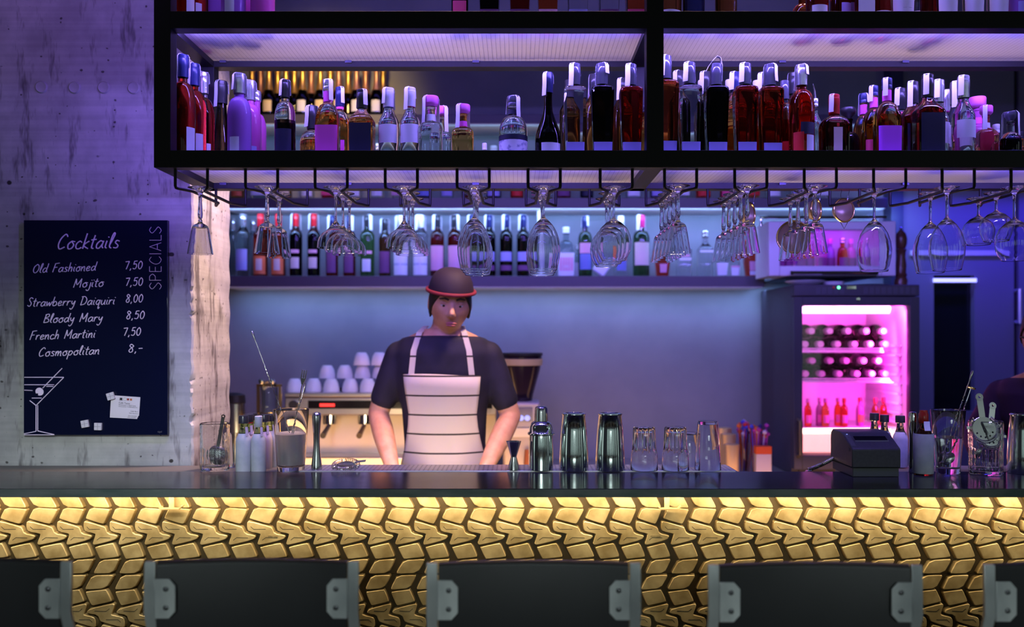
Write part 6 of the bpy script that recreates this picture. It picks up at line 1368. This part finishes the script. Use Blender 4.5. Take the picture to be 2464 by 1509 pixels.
def write(s, x0, x1, base, xh, slant=0.22, rise=0.0, r=0.0015, name='lettering'):
    w = sum(GLY[c][0]+0.12 for c in s); sc = (x1-x0)/w
    cu = bpy.data.curves.new(name, 'CURVE'); cu.dimensions = '3D'; cu.bevel_depth = r; cu.bevel_resolution = 1; cu.use_fill_caps = True
    cu.materials.append(ink); x = 0.0
    for c in s:
        gw, st_ = GLY[c]
        for stroke in st_:
            pts = catmull(stroke, 5); sp = cu.splines.new('POLY'); sp.points.add(len(pts)-1)
            for k, (gx_, gy_) in enumerate(pts):
                px = x0+(x+gx_)*sc+gy_*xh*slant; py = base-gy_*xh+rise*(x/w)
                v = bl(px, py); sp.points[k].co = (v[0], v[1], v[2], 1)
        x += gw+0.12
    return to_mesh(name, cu, board)
write('Cocktails', 136, 287, 600, 18.5, 0.25, -3, 0.0022)
for s, x0, x1, b, rr_, pr, px0, px1, pb in (('Old Fashioned', 78, 231, 657, -6, '7,50', 300, 344, 648), ('Mojito', 176, 250, 692, -3, '7,50', 301, 345, 688), ('Strawberry Daiquiri', 65, 277, 738, -6, '8,00', 302, 345, 728),
        ('Bloody Mary', 104, 247, 777, -4, '8,50', 303, 349, 768), ('French Martini', 71, 230, 818, -6, '7,50', 296, 340, 808), ('Cosmopolitan', 92, 240, 858, -6, '8,-', 308, 345, 848)):
    write(s, x0, x1, b, 11, 0.22, rr_); write(pr, px0, px1, pb, 10.2, 0.10, -1)
# SPECIALS, thin capitals reading upwards along the right edge
CAPS = {'S': [[(.55,.85),(.3,1.0),(.08,.78),(.3,.5),(.55,.25),(.3,0),(.05,.15)]], 'P': [[(.1,0),(.1,1)],[(.1,1),(.4,1)],[(.4,1),(.58,.75),(.4,.5)],[(.4,.5),(.1,.5)]], 'E': [[(.5,1),(.1,1)],[(.1,1),(.1,0)],[(.1,0),(.5,0)],[(.1,.5),(.45,.5)]],
        'C': [[(.62,.85),(.35,1.0),(.08,.6),(.12,.2),(.4,0),(.64,.18)]], 'I': [[(.1,0),(.1,1)]], 'A': [[(.02,0),(.33,1)],[(.33,1),(.64,0)],[(.15,.33),(.52,.33)]], 'L': [[(.1,1),(.1,0)],[(.1,0),(.5,0)]]}
CWD = {'S': .66, 'P': .68, 'E': .62, 'C': .76, 'I': .32, 'A': .74, 'L': .58}
cu = bpy.data.curves.new('lettering', 'CURVE'); cu.dimensions = '3D'; cu.bevel_depth = 0.0008; cu.bevel_resolution = 1; cu.materials.append(inkl)
tot = sum(CWD[c] for c in 'SPECIALS'); u = 0; sc = (698-543)/tot
for c in 'SPECIALS':
    for stroke in CAPS[c]:
        pts = catmull(stroke, 6) if len(stroke) > 2 else stroke; sp = cu.splines.new('POLY'); sp.points.add(len(pts)-1)
        for k, (a, b) in enumerate(pts): v = bl(388-b*28, 698-(u+a)*sc); sp.points[k].co = (v[0], v[1], v[2], 1)
    u += CWD[c]
to_mesh('lettering', cu, board)
# martini drawing
cu = bpy.data.curves.new('martini_drawing', 'CURVE'); cu.dimensions = '3D'; cu.bevel_depth = 0.0015; cu.bevel_resolution = 1; cu.materials.append(ink)
for st_ in ([(59, 908), (154, 908)], [(154, 908), (88, 975)], [(59, 926), (131, 926)], [(59, 939), (79, 940)], [(112, 930), (129, 930)], [(77, 958), (101, 958)], [(72, 964), (87, 976)], [(87, 975), (87, 1038)], [(91, 975), (91, 1036)],
            [(91, 1037), (131, 1046)], [(87, 1038), (58, 1044)], [(58, 1046.5), (131, 1046.5)], [(150, 886), (103, 934)]):
    sp = cu.splines.new('POLY'); sp.points.add(1)
    for k, (a, b) in enumerate(st_): v = bl(a, b); sp.points[k].co = (v[0], v[1], v[2], 1)
to_mesh('martini_drawing', cu, board)
c0 = bl(95.5, 942.5)
MB().prism([(0.0125*math.cos(a)*math.cos(0.9)-0.017*math.sin(a)*math.sin(0.9)*0.8+c0[0], 0.0125*math.cos(a)*math.sin(0.9)+0.017*math.sin(a)*math.cos(0.9)*0.8+c0[2]) for a in [2*PI*i/28 for i in range(28)]], -0.0012, -0.0001).build('olive_drawing', ink, board, smooth=0)
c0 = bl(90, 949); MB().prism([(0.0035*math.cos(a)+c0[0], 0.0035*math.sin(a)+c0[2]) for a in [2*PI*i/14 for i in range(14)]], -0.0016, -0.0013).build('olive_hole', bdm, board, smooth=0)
v = bl(379, 1041); text('maker_mark', 'sigel', 0.0085, mat('faint_grey', (0.10, 0.10, 0.13), 0.6), board, (v[0], -0.0003, v[2]), (PI/2, 0, 0), ext=0.0001)
# visiting cards held by a magnet
cardm = mat('card_paper', rgb(226, 218, 230), 0.7); tk = mat('card_ink', (0.03, 0.03, 0.035), 0.7)
CS = BD/F_PX
for i, (cx_, cy_, rz_, lb) in enumerate(((299, 984, 0.055, 'rearmost of three stacked visiting cards on the menu board'), (301, 980.5, 0.05, 'middle of three stacked visiting cards on the menu board'), (304, 976, 0.07, 'front visiting card with a small logo, under the tilted magnet'))):
    p = P(cx_, cy_, BD); t = thing('visiting_card', lb, 'card', (p.x, BD-0.0012-0.0007*i, p.z), 0, 'visiting cards on the menu board'); t.rotation_euler = (0, rz_, 0)
    w, h = 33*CS, 22.5*CS; MB().box(-w, w, -0.0002, 0.0002, -h, h).build('card_sheet', cardm, t, smooth=0)
    R_ = (PI/2, 0, 0)
    if i == 2:
        text('card_name', 'Café Tasse', 6.2*CS, tk, t, (-18*CS, -0.0004, 3.5*CS), R_, ext=0.00005)
        text('card_address', 'Nürnbergstr. 5, 90547 Fürth', 3.6*CS, tk, t, (-18*CS, -0.0004, -0.5*CS), R_, ext=0.00005)
        text('card_web', 'www.tasse.de, Tel 0800/600 05 21', 3.3*CS, tk, t, (-18*CS, -0.0004, -4.0*CS), R_, ext=0.00005)
        text('card_signature', 'Gabi Baur', 4.4*CS, tk, t, (30*CS, -0.0004, -14*CS), R_, 'RIGHT', ext=0.00005)
        text('card_title', 'Sales Assistant', 3.6*CS, tk, t, (30*CS, -0.0004, -18.5*CS), R_, 'RIGHT', ext=0.00005)
        for k, c in enumerate(((240, 235, 240), (150, 40, 30), (190, 110, 70))):
            x = (-10+7.2*k+4)*CS
            if k == 0: MB().box(x-0.2*CS, x+5.6*CS, -0.0005, -0.00025, 12.3*CS, 18.2*CS).build('logo_square', tk, t, smooth=0)
            MB().box(x+0.3*CS, x+5.2*CS, -0.0007, -0.0003, 12.8*CS, 17.7*CS).build('logo_square', mat('logo_%d' % k, rgb(*c), 0.7), t, smooth=0)
        MB().prism([(-17*CS, 12*CS), (-8.5*CS, 12*CS), (-8.5*CS, 13*CS), (-10*CS, 13*CS), (-9.5*CS, 18*CS), (-16*CS, 18*CS), (-15.5*CS, 13*CS), (-17*CS, 13*CS)], -0.0006, -0.0003).build('logo_cup', tk, t, smooth=0)
    else: text('card_title', 'Sales Assistant', 3.6*CS, tk, t, (30*CS, -0.0004, -20.5*CS), R_, 'RIGHT', ext=0.00005)
magm = mat('frosted_magnet', (0.72, 0.68, 0.78), 0.25); crm = mat('magnet_cross', (0.35, 0.32, 0.40), 0.4)
for mx_, my_, rz_, lb in ((267, 953.5, -0.28, 'square glass magnet pinning the visiting cards to the menu board'), (204.5, 1020, -0.18, 'square glass magnet alone on the menu board, nearer the drawn glass'), (236, 1026.5, 0.02, 'square glass magnet alone on the menu board, nearer the cards')):
    p = P(mx_, my_, BD-0.006); t = thing('board_magnet', lb, 'magnet', (p.x, BD-0.0010 if mx_ != 267 else BD-0.0034, p.z), 0, 'glass magnets on the menu board'); t.rotation_euler = (0, rz_, 0)
    a = 8.6*CS; MB().box(-a, a, -0.009, 0, -a, a).build('magnet_body', magm, t, bevel=0.001)
    MB().box(-a*0.06, a*0.06, -0.0094, -0.0088, -a*0.9, a*0.9).box(-a*0.9, a*0.9, -0.0094, -0.0088, -a*0.06, a*0.06).build('cross_line', crm, t)
MB().box(0.05, bx1-bx0-0.05, 0.0161, BWP-BD-0.0005, 0.05, bz1-bz0-0.05).build('mount', BLACKPL, board)
# ================================================================== people
skin = mat('skin', rgb(205, 150, 122), 0.5); noise_mix(skin, rgb(198, 142, 115), rgb(212, 160, 132), 25, 3)
def ell(m, c, rx, ry, rz, M=None, n=16, k=10):
    vs, fs = [], []
    for j in range(k+1):
        p = PI*j/k
        for i in range(n):
            a = 2*PI*i/n; v = Vector((rx*math.sin(p)*math.cos(a), ry*math.sin(p)*math.sin(a), rz*math.cos(p)))
            vs.append((M @ v if M else v)+Vector(c))
    for j in range(k):
        for i in range(n): fs.append((j*n+i, j*n+(i+1) % n, (j+1)*n+(i+1) % n, (j+1)*n+i))
    m.add(vs, fs)
def loft(m, rings, n=28):
    """rings: (cx, cy, z, rx, ry) superellipse sections"""
    vs, fs = [], []
    for cx_, cy_, z, rx, ry in rings:
        for i in range(n):
            a = 2*PI*i/n; c, s = math.cos(a), math.sin(a); e = 2/2.4
            vs.append((cx_+rx*math.copysign(abs(c)**e, c), cy_+ry*math.copysign(abs(s)**e, s), z))
    for j in range(len(rings)-1):
        for i in range(n): fs.append((j*n+i, j*n+(i+1) % n, (j+1)*n+(i+1) % n, (j+1)*n+i))
    fs += [tuple(range(n)), tuple((len(rings)-1)*n+i for i in reversed(range(n)))]
    m.add(vs, fs)
def limb(m, pts, rs):
    pts = [Vector(p) for p in pts]; P2 = catmull([tuple(p)+(r,) for p, r in zip(pts, rs)], 5)
    m.tube([p[:3] for p in P2], [p[3] for p in P2], 14)
    ell(m, pts[0], rs[0], rs[0], rs[0]); ell(m, pts[-1], rs[-1], rs[-1], rs[-1])
def head_shape(m, H):
    vs, fs = [], []; n, k = 40, 30
    g = lambda v, c, s: math.exp(-((v.x-c[0])**2+(v.z-c[1])**2)/(2*s*s))
    for j in range(k+1):
        p = PI*j/k
        for i in range(n):
            a = 2*PI*i/n; sx, sy, sz = math.sin(p)*math.cos(a), math.sin(p)*math.sin(a), math.cos(p)
            z = 0.122*sz; wx = 0.076; wf = 0.094 if sy < 0 else 0.100
            if sz < 0: wx *= 1-0.30*(-sz)**1.4; wf *= (1-0.10*(-sz)**2) if sy < 0 else (1-0.42*(-sz)**1.2)
            v = Vector((wx*sx*(1+0.06*(1-abs(sz))), wf*sy, z))
            if sy < 0:
                f = -sy
                v.y += f*(0.010*(g(v, (-0.031, 0.012), 0.012)+g(v, (0.031, 0.012), 0.012)))        # eye sockets
                v.y -= f*(0.006*(g(v, (-0.026, 0.034), 0.014)+g(v, (0.026, 0.034), 0.014)))        # brow
                v.y -= f*(0.006*(g(v, (-0.040, -0.018), 0.018)+g(v, (0.040, -0.018), 0.018)))      # cheeks
                v.y -= f*0.010*g(v, (0, -0.062), 0.016)                                            # mouth
                v.y -= f*0.012*g(v, (0, -0.104), 0.018)                                            # chin
                v.y += f*0.004*g(v, (0, -0.083), 0.008)
            vs.append(H @ v)
    for j in range(k):
        for i in range(n): fs.append((j*n+i, j*n+(i+1) % n, (j+1)*n+(i+1) % n, (j+1)*n+i))
    m.add(vs, fs)
    q = lambda x, y, z: H @ Vector((x, y, z))
    m.tube([q(0, -0.086, 0.022), q(0, -0.098, 0.002), q(0, -0.112, -0.022), q(0, -0.104, -0.034)], [0.008, 0.0095, 0.0125, 0.009], 10)
    R3 = H.to_3x3()
    for s in (-1, 1):
        ell(m, q(s*0.010, -0.099, -0.030), 0.0085, 0.010, 0.007, R3, 10, 8)
        ell(m, q(s*0.079, 0.008, -0.004), 0.007, 0.019, 0.031, R3, 12, 8)
def hand(m, wrist, aim, up, curl, side):
    """palm, four unequal bent fingers and a thumb from the palm's side"""
    y = Vector(aim).normalized(); z = Vector(up); z = (z-y*z.dot(y)).normalized(); x = y.cross(z)*side
    W = Vector(wrist); f = lambda a, b, c: W+x*a+y*b+z*c
    M = Matrix((x, y, z)).transposed()
    ell(m, f(0, 0.050, 0), 0.041, 0.056, 0.015, M, 16, 10)
    for k, (ox, L) in enumerate(((-0.031, 0.070), (-0.0105, 0.079), (0.0105, 0.074), (0.031, 0.058))):
        pts = [f(ox*0.9, 0.072, 0.002)]; ang = 0.10; pos = Vector((ox, 0.098, 0.002)); pts.append(f(*pos))
        for sg, l in enumerate((0.45, 0.32, 0.23)):
            ang += curl*(0.8, 1.0, 0.6)[sg]+0.03*k
            pos = pos+Vector((ox*0.06, math.cos(ang)*L*l, -math.sin(ang)*L*l)); pts.append(f(*pos))
        m.tube(pts, [0.0092, 0.0092, 0.0085, 0.0078, 0.0064], 10); ell(m, pts[-1], 0.0064, 0.0064, 0.0064, None, 10, 6)
    tp = [f(-0.026, 0.020, 0.0), f(-0.048, 0.045, -0.006), f(-0.058, 0.070, -0.014), f(-0.056, 0.092, -0.024)]
    m.tube(tp, [0.012, 0.0115, 0.0098, 0.0075], 10); ell(m, tp[-1], 0.0075, 0.0075, 0.0075, None, 10, 6)
def fuse(o, vox, it=4):
    r = o.modifiers.new('fuse', 'REMESH'); r.mode = 'VOXEL'; r.voxel_size = vox; r.use_smooth_shade = True
    s = o.modifiers.new('smooth', 'SMOOTH'); s.iterations = it; s.factor = 0.5
def person(label, loc_, rz, pose, shirt_m, hairstyle='cap', apron=True):
    t = thing('person', label, 'person', loc_, rz)
    ht, lean = pose['h'], pose['lean']            # shoulder height reference is 1.46 of 1.78
    k = ht/1.78; Zk = lambda z: z*k
    ly = lambda z: -lean*max(0, (z-0.95))/0.55     # forward lean of the trunk
    torso = [(0, ly(0.86), 0.86, 0.150, 0.105), (0, ly(0.95), 0.95, 0.160, 0.112), (0, ly(1.05), 1.05, 0.148, 0.102), (0, ly(1.18), 1.18, 0.155, 0.108), (0, ly(1.30), 1.30, 0.178, 0.118), (0, ly(1.40), 1.40, 0.182, 0.108), (0, ly(1.455), 1.455, 0.150, 0.085), (0, ly(1.49), 1.490, 0.075, 0.062)]
    torso = [(a, b, z*k, c, d) for a, b, z, c, d in torso]
    hp = Vector(pose['head']); Hm = Matrix.Translation(hp) @ Euler(pose['head_rot']).to_matrix().to_4x4()
    sh = {s: Vector((s*0.172, ly(1.42)+0.005, 1.388*k)) for s in (-1, 1)}
    b = MB(); loft(b, torso)
    neck0 = Vector((0, ly(1.46), 1.455*k)); limb(b, [neck0, neck0*0.45+(Hm @ Vector((0, 0.03, -0.06)))*0.55, Hm @ Vector((0, 0.025, -0.03))], [0.062, 0.057, 0.056])
    head_shape(b, Hm)
    for s in (-1, 1):
        el, wr = Vector(pose['elbow'][s]), Vector(pose['wrist'][s])
        limb(b, [sh[s], (sh[s]+el)/2, el], [0.052, 0.048, 0.040]); limb(b, [el, el*0.6+wr*0.4, wr], [0.040, 0.042, 0.027])
        hand(b, wr, pose['aim'][s], pose['up'][s], pose['curl'], -s)
        limb(b, [(s*0.088, 0.0, 0.90*k), (s*0.092, -0.01, 0.50*k), (s*0.095, 0.01, 0.10*k)], [0.082, 0.058, 0.038])
        limb(b, [(s*0.095, 0.02, 0.055), (s*0.105, -0.15, 0.035)], [0.042, 0.030])
    bo = b.build('body', skin, t); fuse(bo, 0.0055, 3)
    # shirt: trunk and sleeves a little outside the body
    b = MB(); loft(b, [(x, y, z, rx+0.013, ry+0.015) for x, y, z, rx, ry in torso[:-1]]+[(0, torso[-1][1]+0.012, 1.472*k, 0.092, 0.070)])
    for s in (-1, 1):
        el, wr = Vector(pose['elbow'][s]), Vector(pose['wrist'][s]); sl = pose.get('sleeve', 0.75)
        limb(b, [sh[s], sh[s].lerp(el, sl*0.5), sh[s].lerp(el, sl)], [0.060, 0.058, 0.054])
        if pose.get('long'): limb(b, [el, el.lerp(wr, 0.9)], [0.056, 0.040])
    so = b.build('shirt', shirt_m, t); fuse(so, 0.009, 6)
    b = MB(); loft(b, [(x, y, z, rx+0.012, ry+0.012) for x, y, z, rx, ry in torso[:3]])
    for s in (-1, 1): limb(b, [(s*0.088, 0.0, 0.88*k), (s*0.094, -0.01, 0.50*k), (s*0.097, 0.01, 0.06*k)], [0.098, 0.076, 0.062])
    to = b.build('trousers', mat('dark_trousers', (0.012, 0.012, 0.018), 0.8), t); fuse(to, 0.012, 4)
    for s in (-1, 1):
        b = MB(); limb(b, [(s*0.095, 0.03, 0.052), (s*0.105, -0.17, 0.040)], [0.052, 0.040]); b.build('shoe', BLACKPL, t)
    q = lambda x, y, z: Hm @ Vector((x, y, z))
    hairm = mat('dark_hair', (0.018, 0.011, 0.008), 0.6); R3 = Hm.to_3x3()
    eye_w = mat('eye_white', (0.75, 0.72, 0.70), 0.3); eye_d = mat('eye_iris', (0.04, 0.02, 0.012), 0.2)
    for s in (-1, 1):
        e = MB(); ell(e, q(s*0.031, -0.0755, 0.010), 0.0118, 0.0115, 0.0110, R3, 14, 10); eo = e.build('eye', eye_w, t, smooth=60)
        e = MB(); ell(e, q(s*0.031, -0.0850, 0.0055), 0.0052, 0.003, 0.0050, R3, 10, 8); e.build('iris', eye_d, eo, smooth=60)
        e = MB(); ell(e, q(s*0.031, -0.0765, 0.0150), 0.0140, 0.0130, 0.0090, R3, 14, 10); e.build('eyelid', skin, t, smooth=60)
        e = MB(); e.tube([q(s*0.014, -0.096, 0.030), q(s*0.030, -0.097, 0.036), q(s*0.048, -0.085, 0.031)], [0.0035, 0.0042, 0.0025], 8); e.build('eyebrow', hairm, t)
    e = MB(); ell(e, q(0, -0.0985, -0.058), 0.022, 0.006, 0.0045, R3, 16, 8); ell(e, q(0, -0.0985, -0.066), 0.019, 0.007, 0.0055, R3, 16, 8)
    e.build('lips', mat('lips', rgb(165, 88, 84), 0.45), t, smooth=60)
    # hair: a cap of hair over skull, sides and nape
    e = MB(); vs, fs = [], []; n, kk = 36, 16
    for j in range(kk+1):
        for i in range(n):
            a = 2*PI*i/n; front = max(0.0, -math.sin(a)); pmax = PI*(0.64-0.33*front**1.3); p = pmax*j/kk
            sx, sy, sz = math.sin(p)*math.cos(a), math.sin(p)*math.sin(a), math.cos(p)
            wf = 0.100 if sy < 0 else 0.107; r = 1.0+0.02*math.sin(7*a)*math.sin(5*p)
            vs.append(q(0.0835*sx*r, wf*sy*r, 0.131*sz*r))
    for j in range(kk):
        for i in range(n): fs.append((j*n+i, j*n+(i+1) % n, (j+1)*n+(i+1) % n, (j+1)*n+i))
    e.add(vs, fs); ho_ = e.build('hair', hairm, t, smooth=60); sm = ho_.modifiers.new('thick', 'SOLIDIFY'); sm.thickness = 0.006
    if hairstyle == 'cap':
        capm = mat('dark_cap', rgb(38, 24, 44), 0.75); e = MB(); vs, fs = [], []
        for j in range(kk+1):
            p = PI*0.445*j/kk
            for i in range(n):
                a = 2*PI*i/n; sx, sy, sz = math.sin(p)*math.cos(a), math.sin(p)*math.sin(a), math.cos(p)
                w_ = max(1e-4, math.sin(p))**0.68; vs.append(q(0.0885*w_*math.cos(a), (0.105 if sy < 0 else 0.111)*w_*math.sin(a), 0.026+0.112*sz**0.9))
        for j in range(kk):
            for i in range(n): fs.append((j*n+i, j*n+(i+1) % n, (j+1)*n+(i+1) % n, (j+1)*n+i))
        co = e.add(vs, fs).build('cap', capm, t, smooth=60); sm = co.modifiers.new('thick', 'SOLIDIFY'); sm.thickness = 0.004
        e = MB(); e.tube([q(0.0915*math.cos(a), (0.109 if math.sin(a) < 0 else 0.115)*math.sin(a), 0.050) for a in [2*PI*i/32 for i in range(32)]], 0.007, 8, close=True); e.build('cap_band', mat('cap_band_red', rgb(120, 30, 50), 0.7), co)
    if apron:
        am = mat('striped_apron', (0.62, 0.55, 0.50), 0.8); bnode = am.node_tree.nodes['Principled BSDF']
        tc = N(am, 'ShaderNodeTexCoord'); sp = N(am, 'ShaderNodeSeparateXYZ'); lk(am, tc.outputs['Object'], sp.inputs[0])
        a_ = N(am, 'ShaderNodeMath', operation='ADD'); a_.inputs[1].default_value = -1.293+0.0375+0.075*20; lk(am, sp.outputs[2], a_.inputs[0])
        m_ = N(am, 'ShaderNodeMath', operation='MODULO'); m_.inputs[1].default_value = 0.075; lk(am, a_.outputs[0], m_.inputs[0])
        s_ = N(am, 'ShaderNodeMath', operation='SUBTRACT'); s_.inputs[1].default_value = 0.0375; lk(am, m_.outputs[0], s_.inputs[0])
        ab = N(am, 'ShaderNodeMath', operation='ABSOLUTE'); lk(am, s_.outputs[0], ab.inputs[0])
        lt = N(am, 'ShaderNodeMath', operation='LESS_THAN'); lt.inputs[1].default_value = 0.0033; lk(am, ab.outputs[0], lt.inputs[0])
        mx = N(am, 'ShaderNodeMix', data_type='RGBA'); mx.inputs[6].default_value = (0.62, 0.55, 0.51, 1); mx.inputs[7].default_value = (0.03, 0.025, 0.03, 1)
        lk(am, lt.outputs[0], mx.inputs[0]); lk(am, mx.outputs[2], bnode.inputs['Base Color'])
        vs, fs = [], []; zs_ = [1.373-0.05*i for i in range(17)]; n = 22
        for z in zs_:
            tz = min(max(z/k, 0.86), 1.49); rx, ry, cy_ = 0.15, 0.1, 0
            for a0, b0 in zip(torso, torso[1:]):
                if a0[2]/k <= tz <= b0[2]/k:
                    f = (tz-a0[2]/k)/(b0[2]/k-a0[2]/k); rx = a0[3]+(b0[3]-a0[3])*f; ry = a0[4]+(b0[4]-a0[4])*f; cy_ = a0[1]+(b0[1]-a0[1])*f
            drop = max(0, 0.95-z); rx += 0.030; ry += 0.030+0.02*min(1, drop*2); wd = 0.78 if z > 1.2 else 0.78+0.35*min(1, (1.2-z)/0.2)
            for i in range(n+1):
                a = -PI/2+(-1+2*i/n)*wd; rip = 0.004*math.sin(a*9)*min(1, max(0, (1.25-z)*3))
                vs.append(((rx+rip)*math.cos(a), cy_+(ry+rip)*math.sin(a), z+0.004*math.sin(3*a+1)))
        for j in range(len(zs_)-1):
            for i in range(n): fs.append((j*(n+1)+i, j*(n+1)+i+1, (j+1)*(n+1)+i+1, (j+1)*(n+1)+i))
        ao = MB().add(vs, fs).build('apron', am, t, smooth=60); sm = ao.modifiers.new('thick', 'SOLIDIFY'); sm.thickness = 0.003
        for s in (-1, 1):
            b = MB(); b.ribbon([(s*0.115, torso[4][1]-0.125, 1.372), (s*0.105, torso[5][1]-0.112, 1.41*k), (s*0.085, torso[6][1]-0.082, 1.475*k), (s*0.07, torso[6][1]+0.02, 1.50*k)], (1, 0, 0), 0.022, 0.003); b.build('apron_strap', am, ao)
    return t
PD = 3.58; pxc = 1072
shirt = mat('navy_tshirt', rgb(28, 26, 46), 0.8); noise_mix(shirt, rgb(26, 24, 42), rgb(34, 31, 54), 14, 4)
hx_ = X(1090, PD)-X(pxc, PD)
person('bartender in a dark cap, dark t-shirt and pale striped apron looking down at work', (X(pxc, PD), PD, 0), 0.0,
       dict(h=1.85, lean=0.10, head=(hx_, -0.150, 1.645), head_rot=(0.22, 0.05, 0.16),
            elbow={-1: (-0.262, -0.05, 1.215), 1: (0.262, -0.05, 1.205)}, wrist={-1: (-0.175, -0.27, 1.030), 1: (0.165, -0.28, 1.020)},
            aim={-1: (0.35, -0.8, -0.25), 1: (-0.35, -0.8, -0.25)}, up={-1: (-0.3, 0, 1), 1: (0.3, 0, 1)}, curl=0.45, sleeve=0.72), shirt)
PD2 = 3.45; px2 = 2562
person('person in a dark purple shirt bending behind the crystal glass, mostly cut off', (X(px2, PD2), PD2, 0), -0.75,
       dict(h=1.66, lean=0.22, head=(0.02, -0.34, 1.515), head_rot=(0.35, 0.0, -0.35),
            elbow={-1: (-0.27, -0.16, 1.13), 1: (0.27, -0.16, 1.13)}, wrist={-1: (-0.16, -0.38, 1.00), 1: (0.15, -0.38, 1.00)},
            aim={-1: (0.3, -0.8, -0.25), 1: (-0.3, -0.8, -0.25)}, up={-1: (-0.3, 0, 1), 1: (0.3, 0, 1)}, curl=0.45, sleeve=0.8, long=True), mat('purple_shirt', rgb(46, 24, 58), 0.8), hairstyle='plain', apron=False)
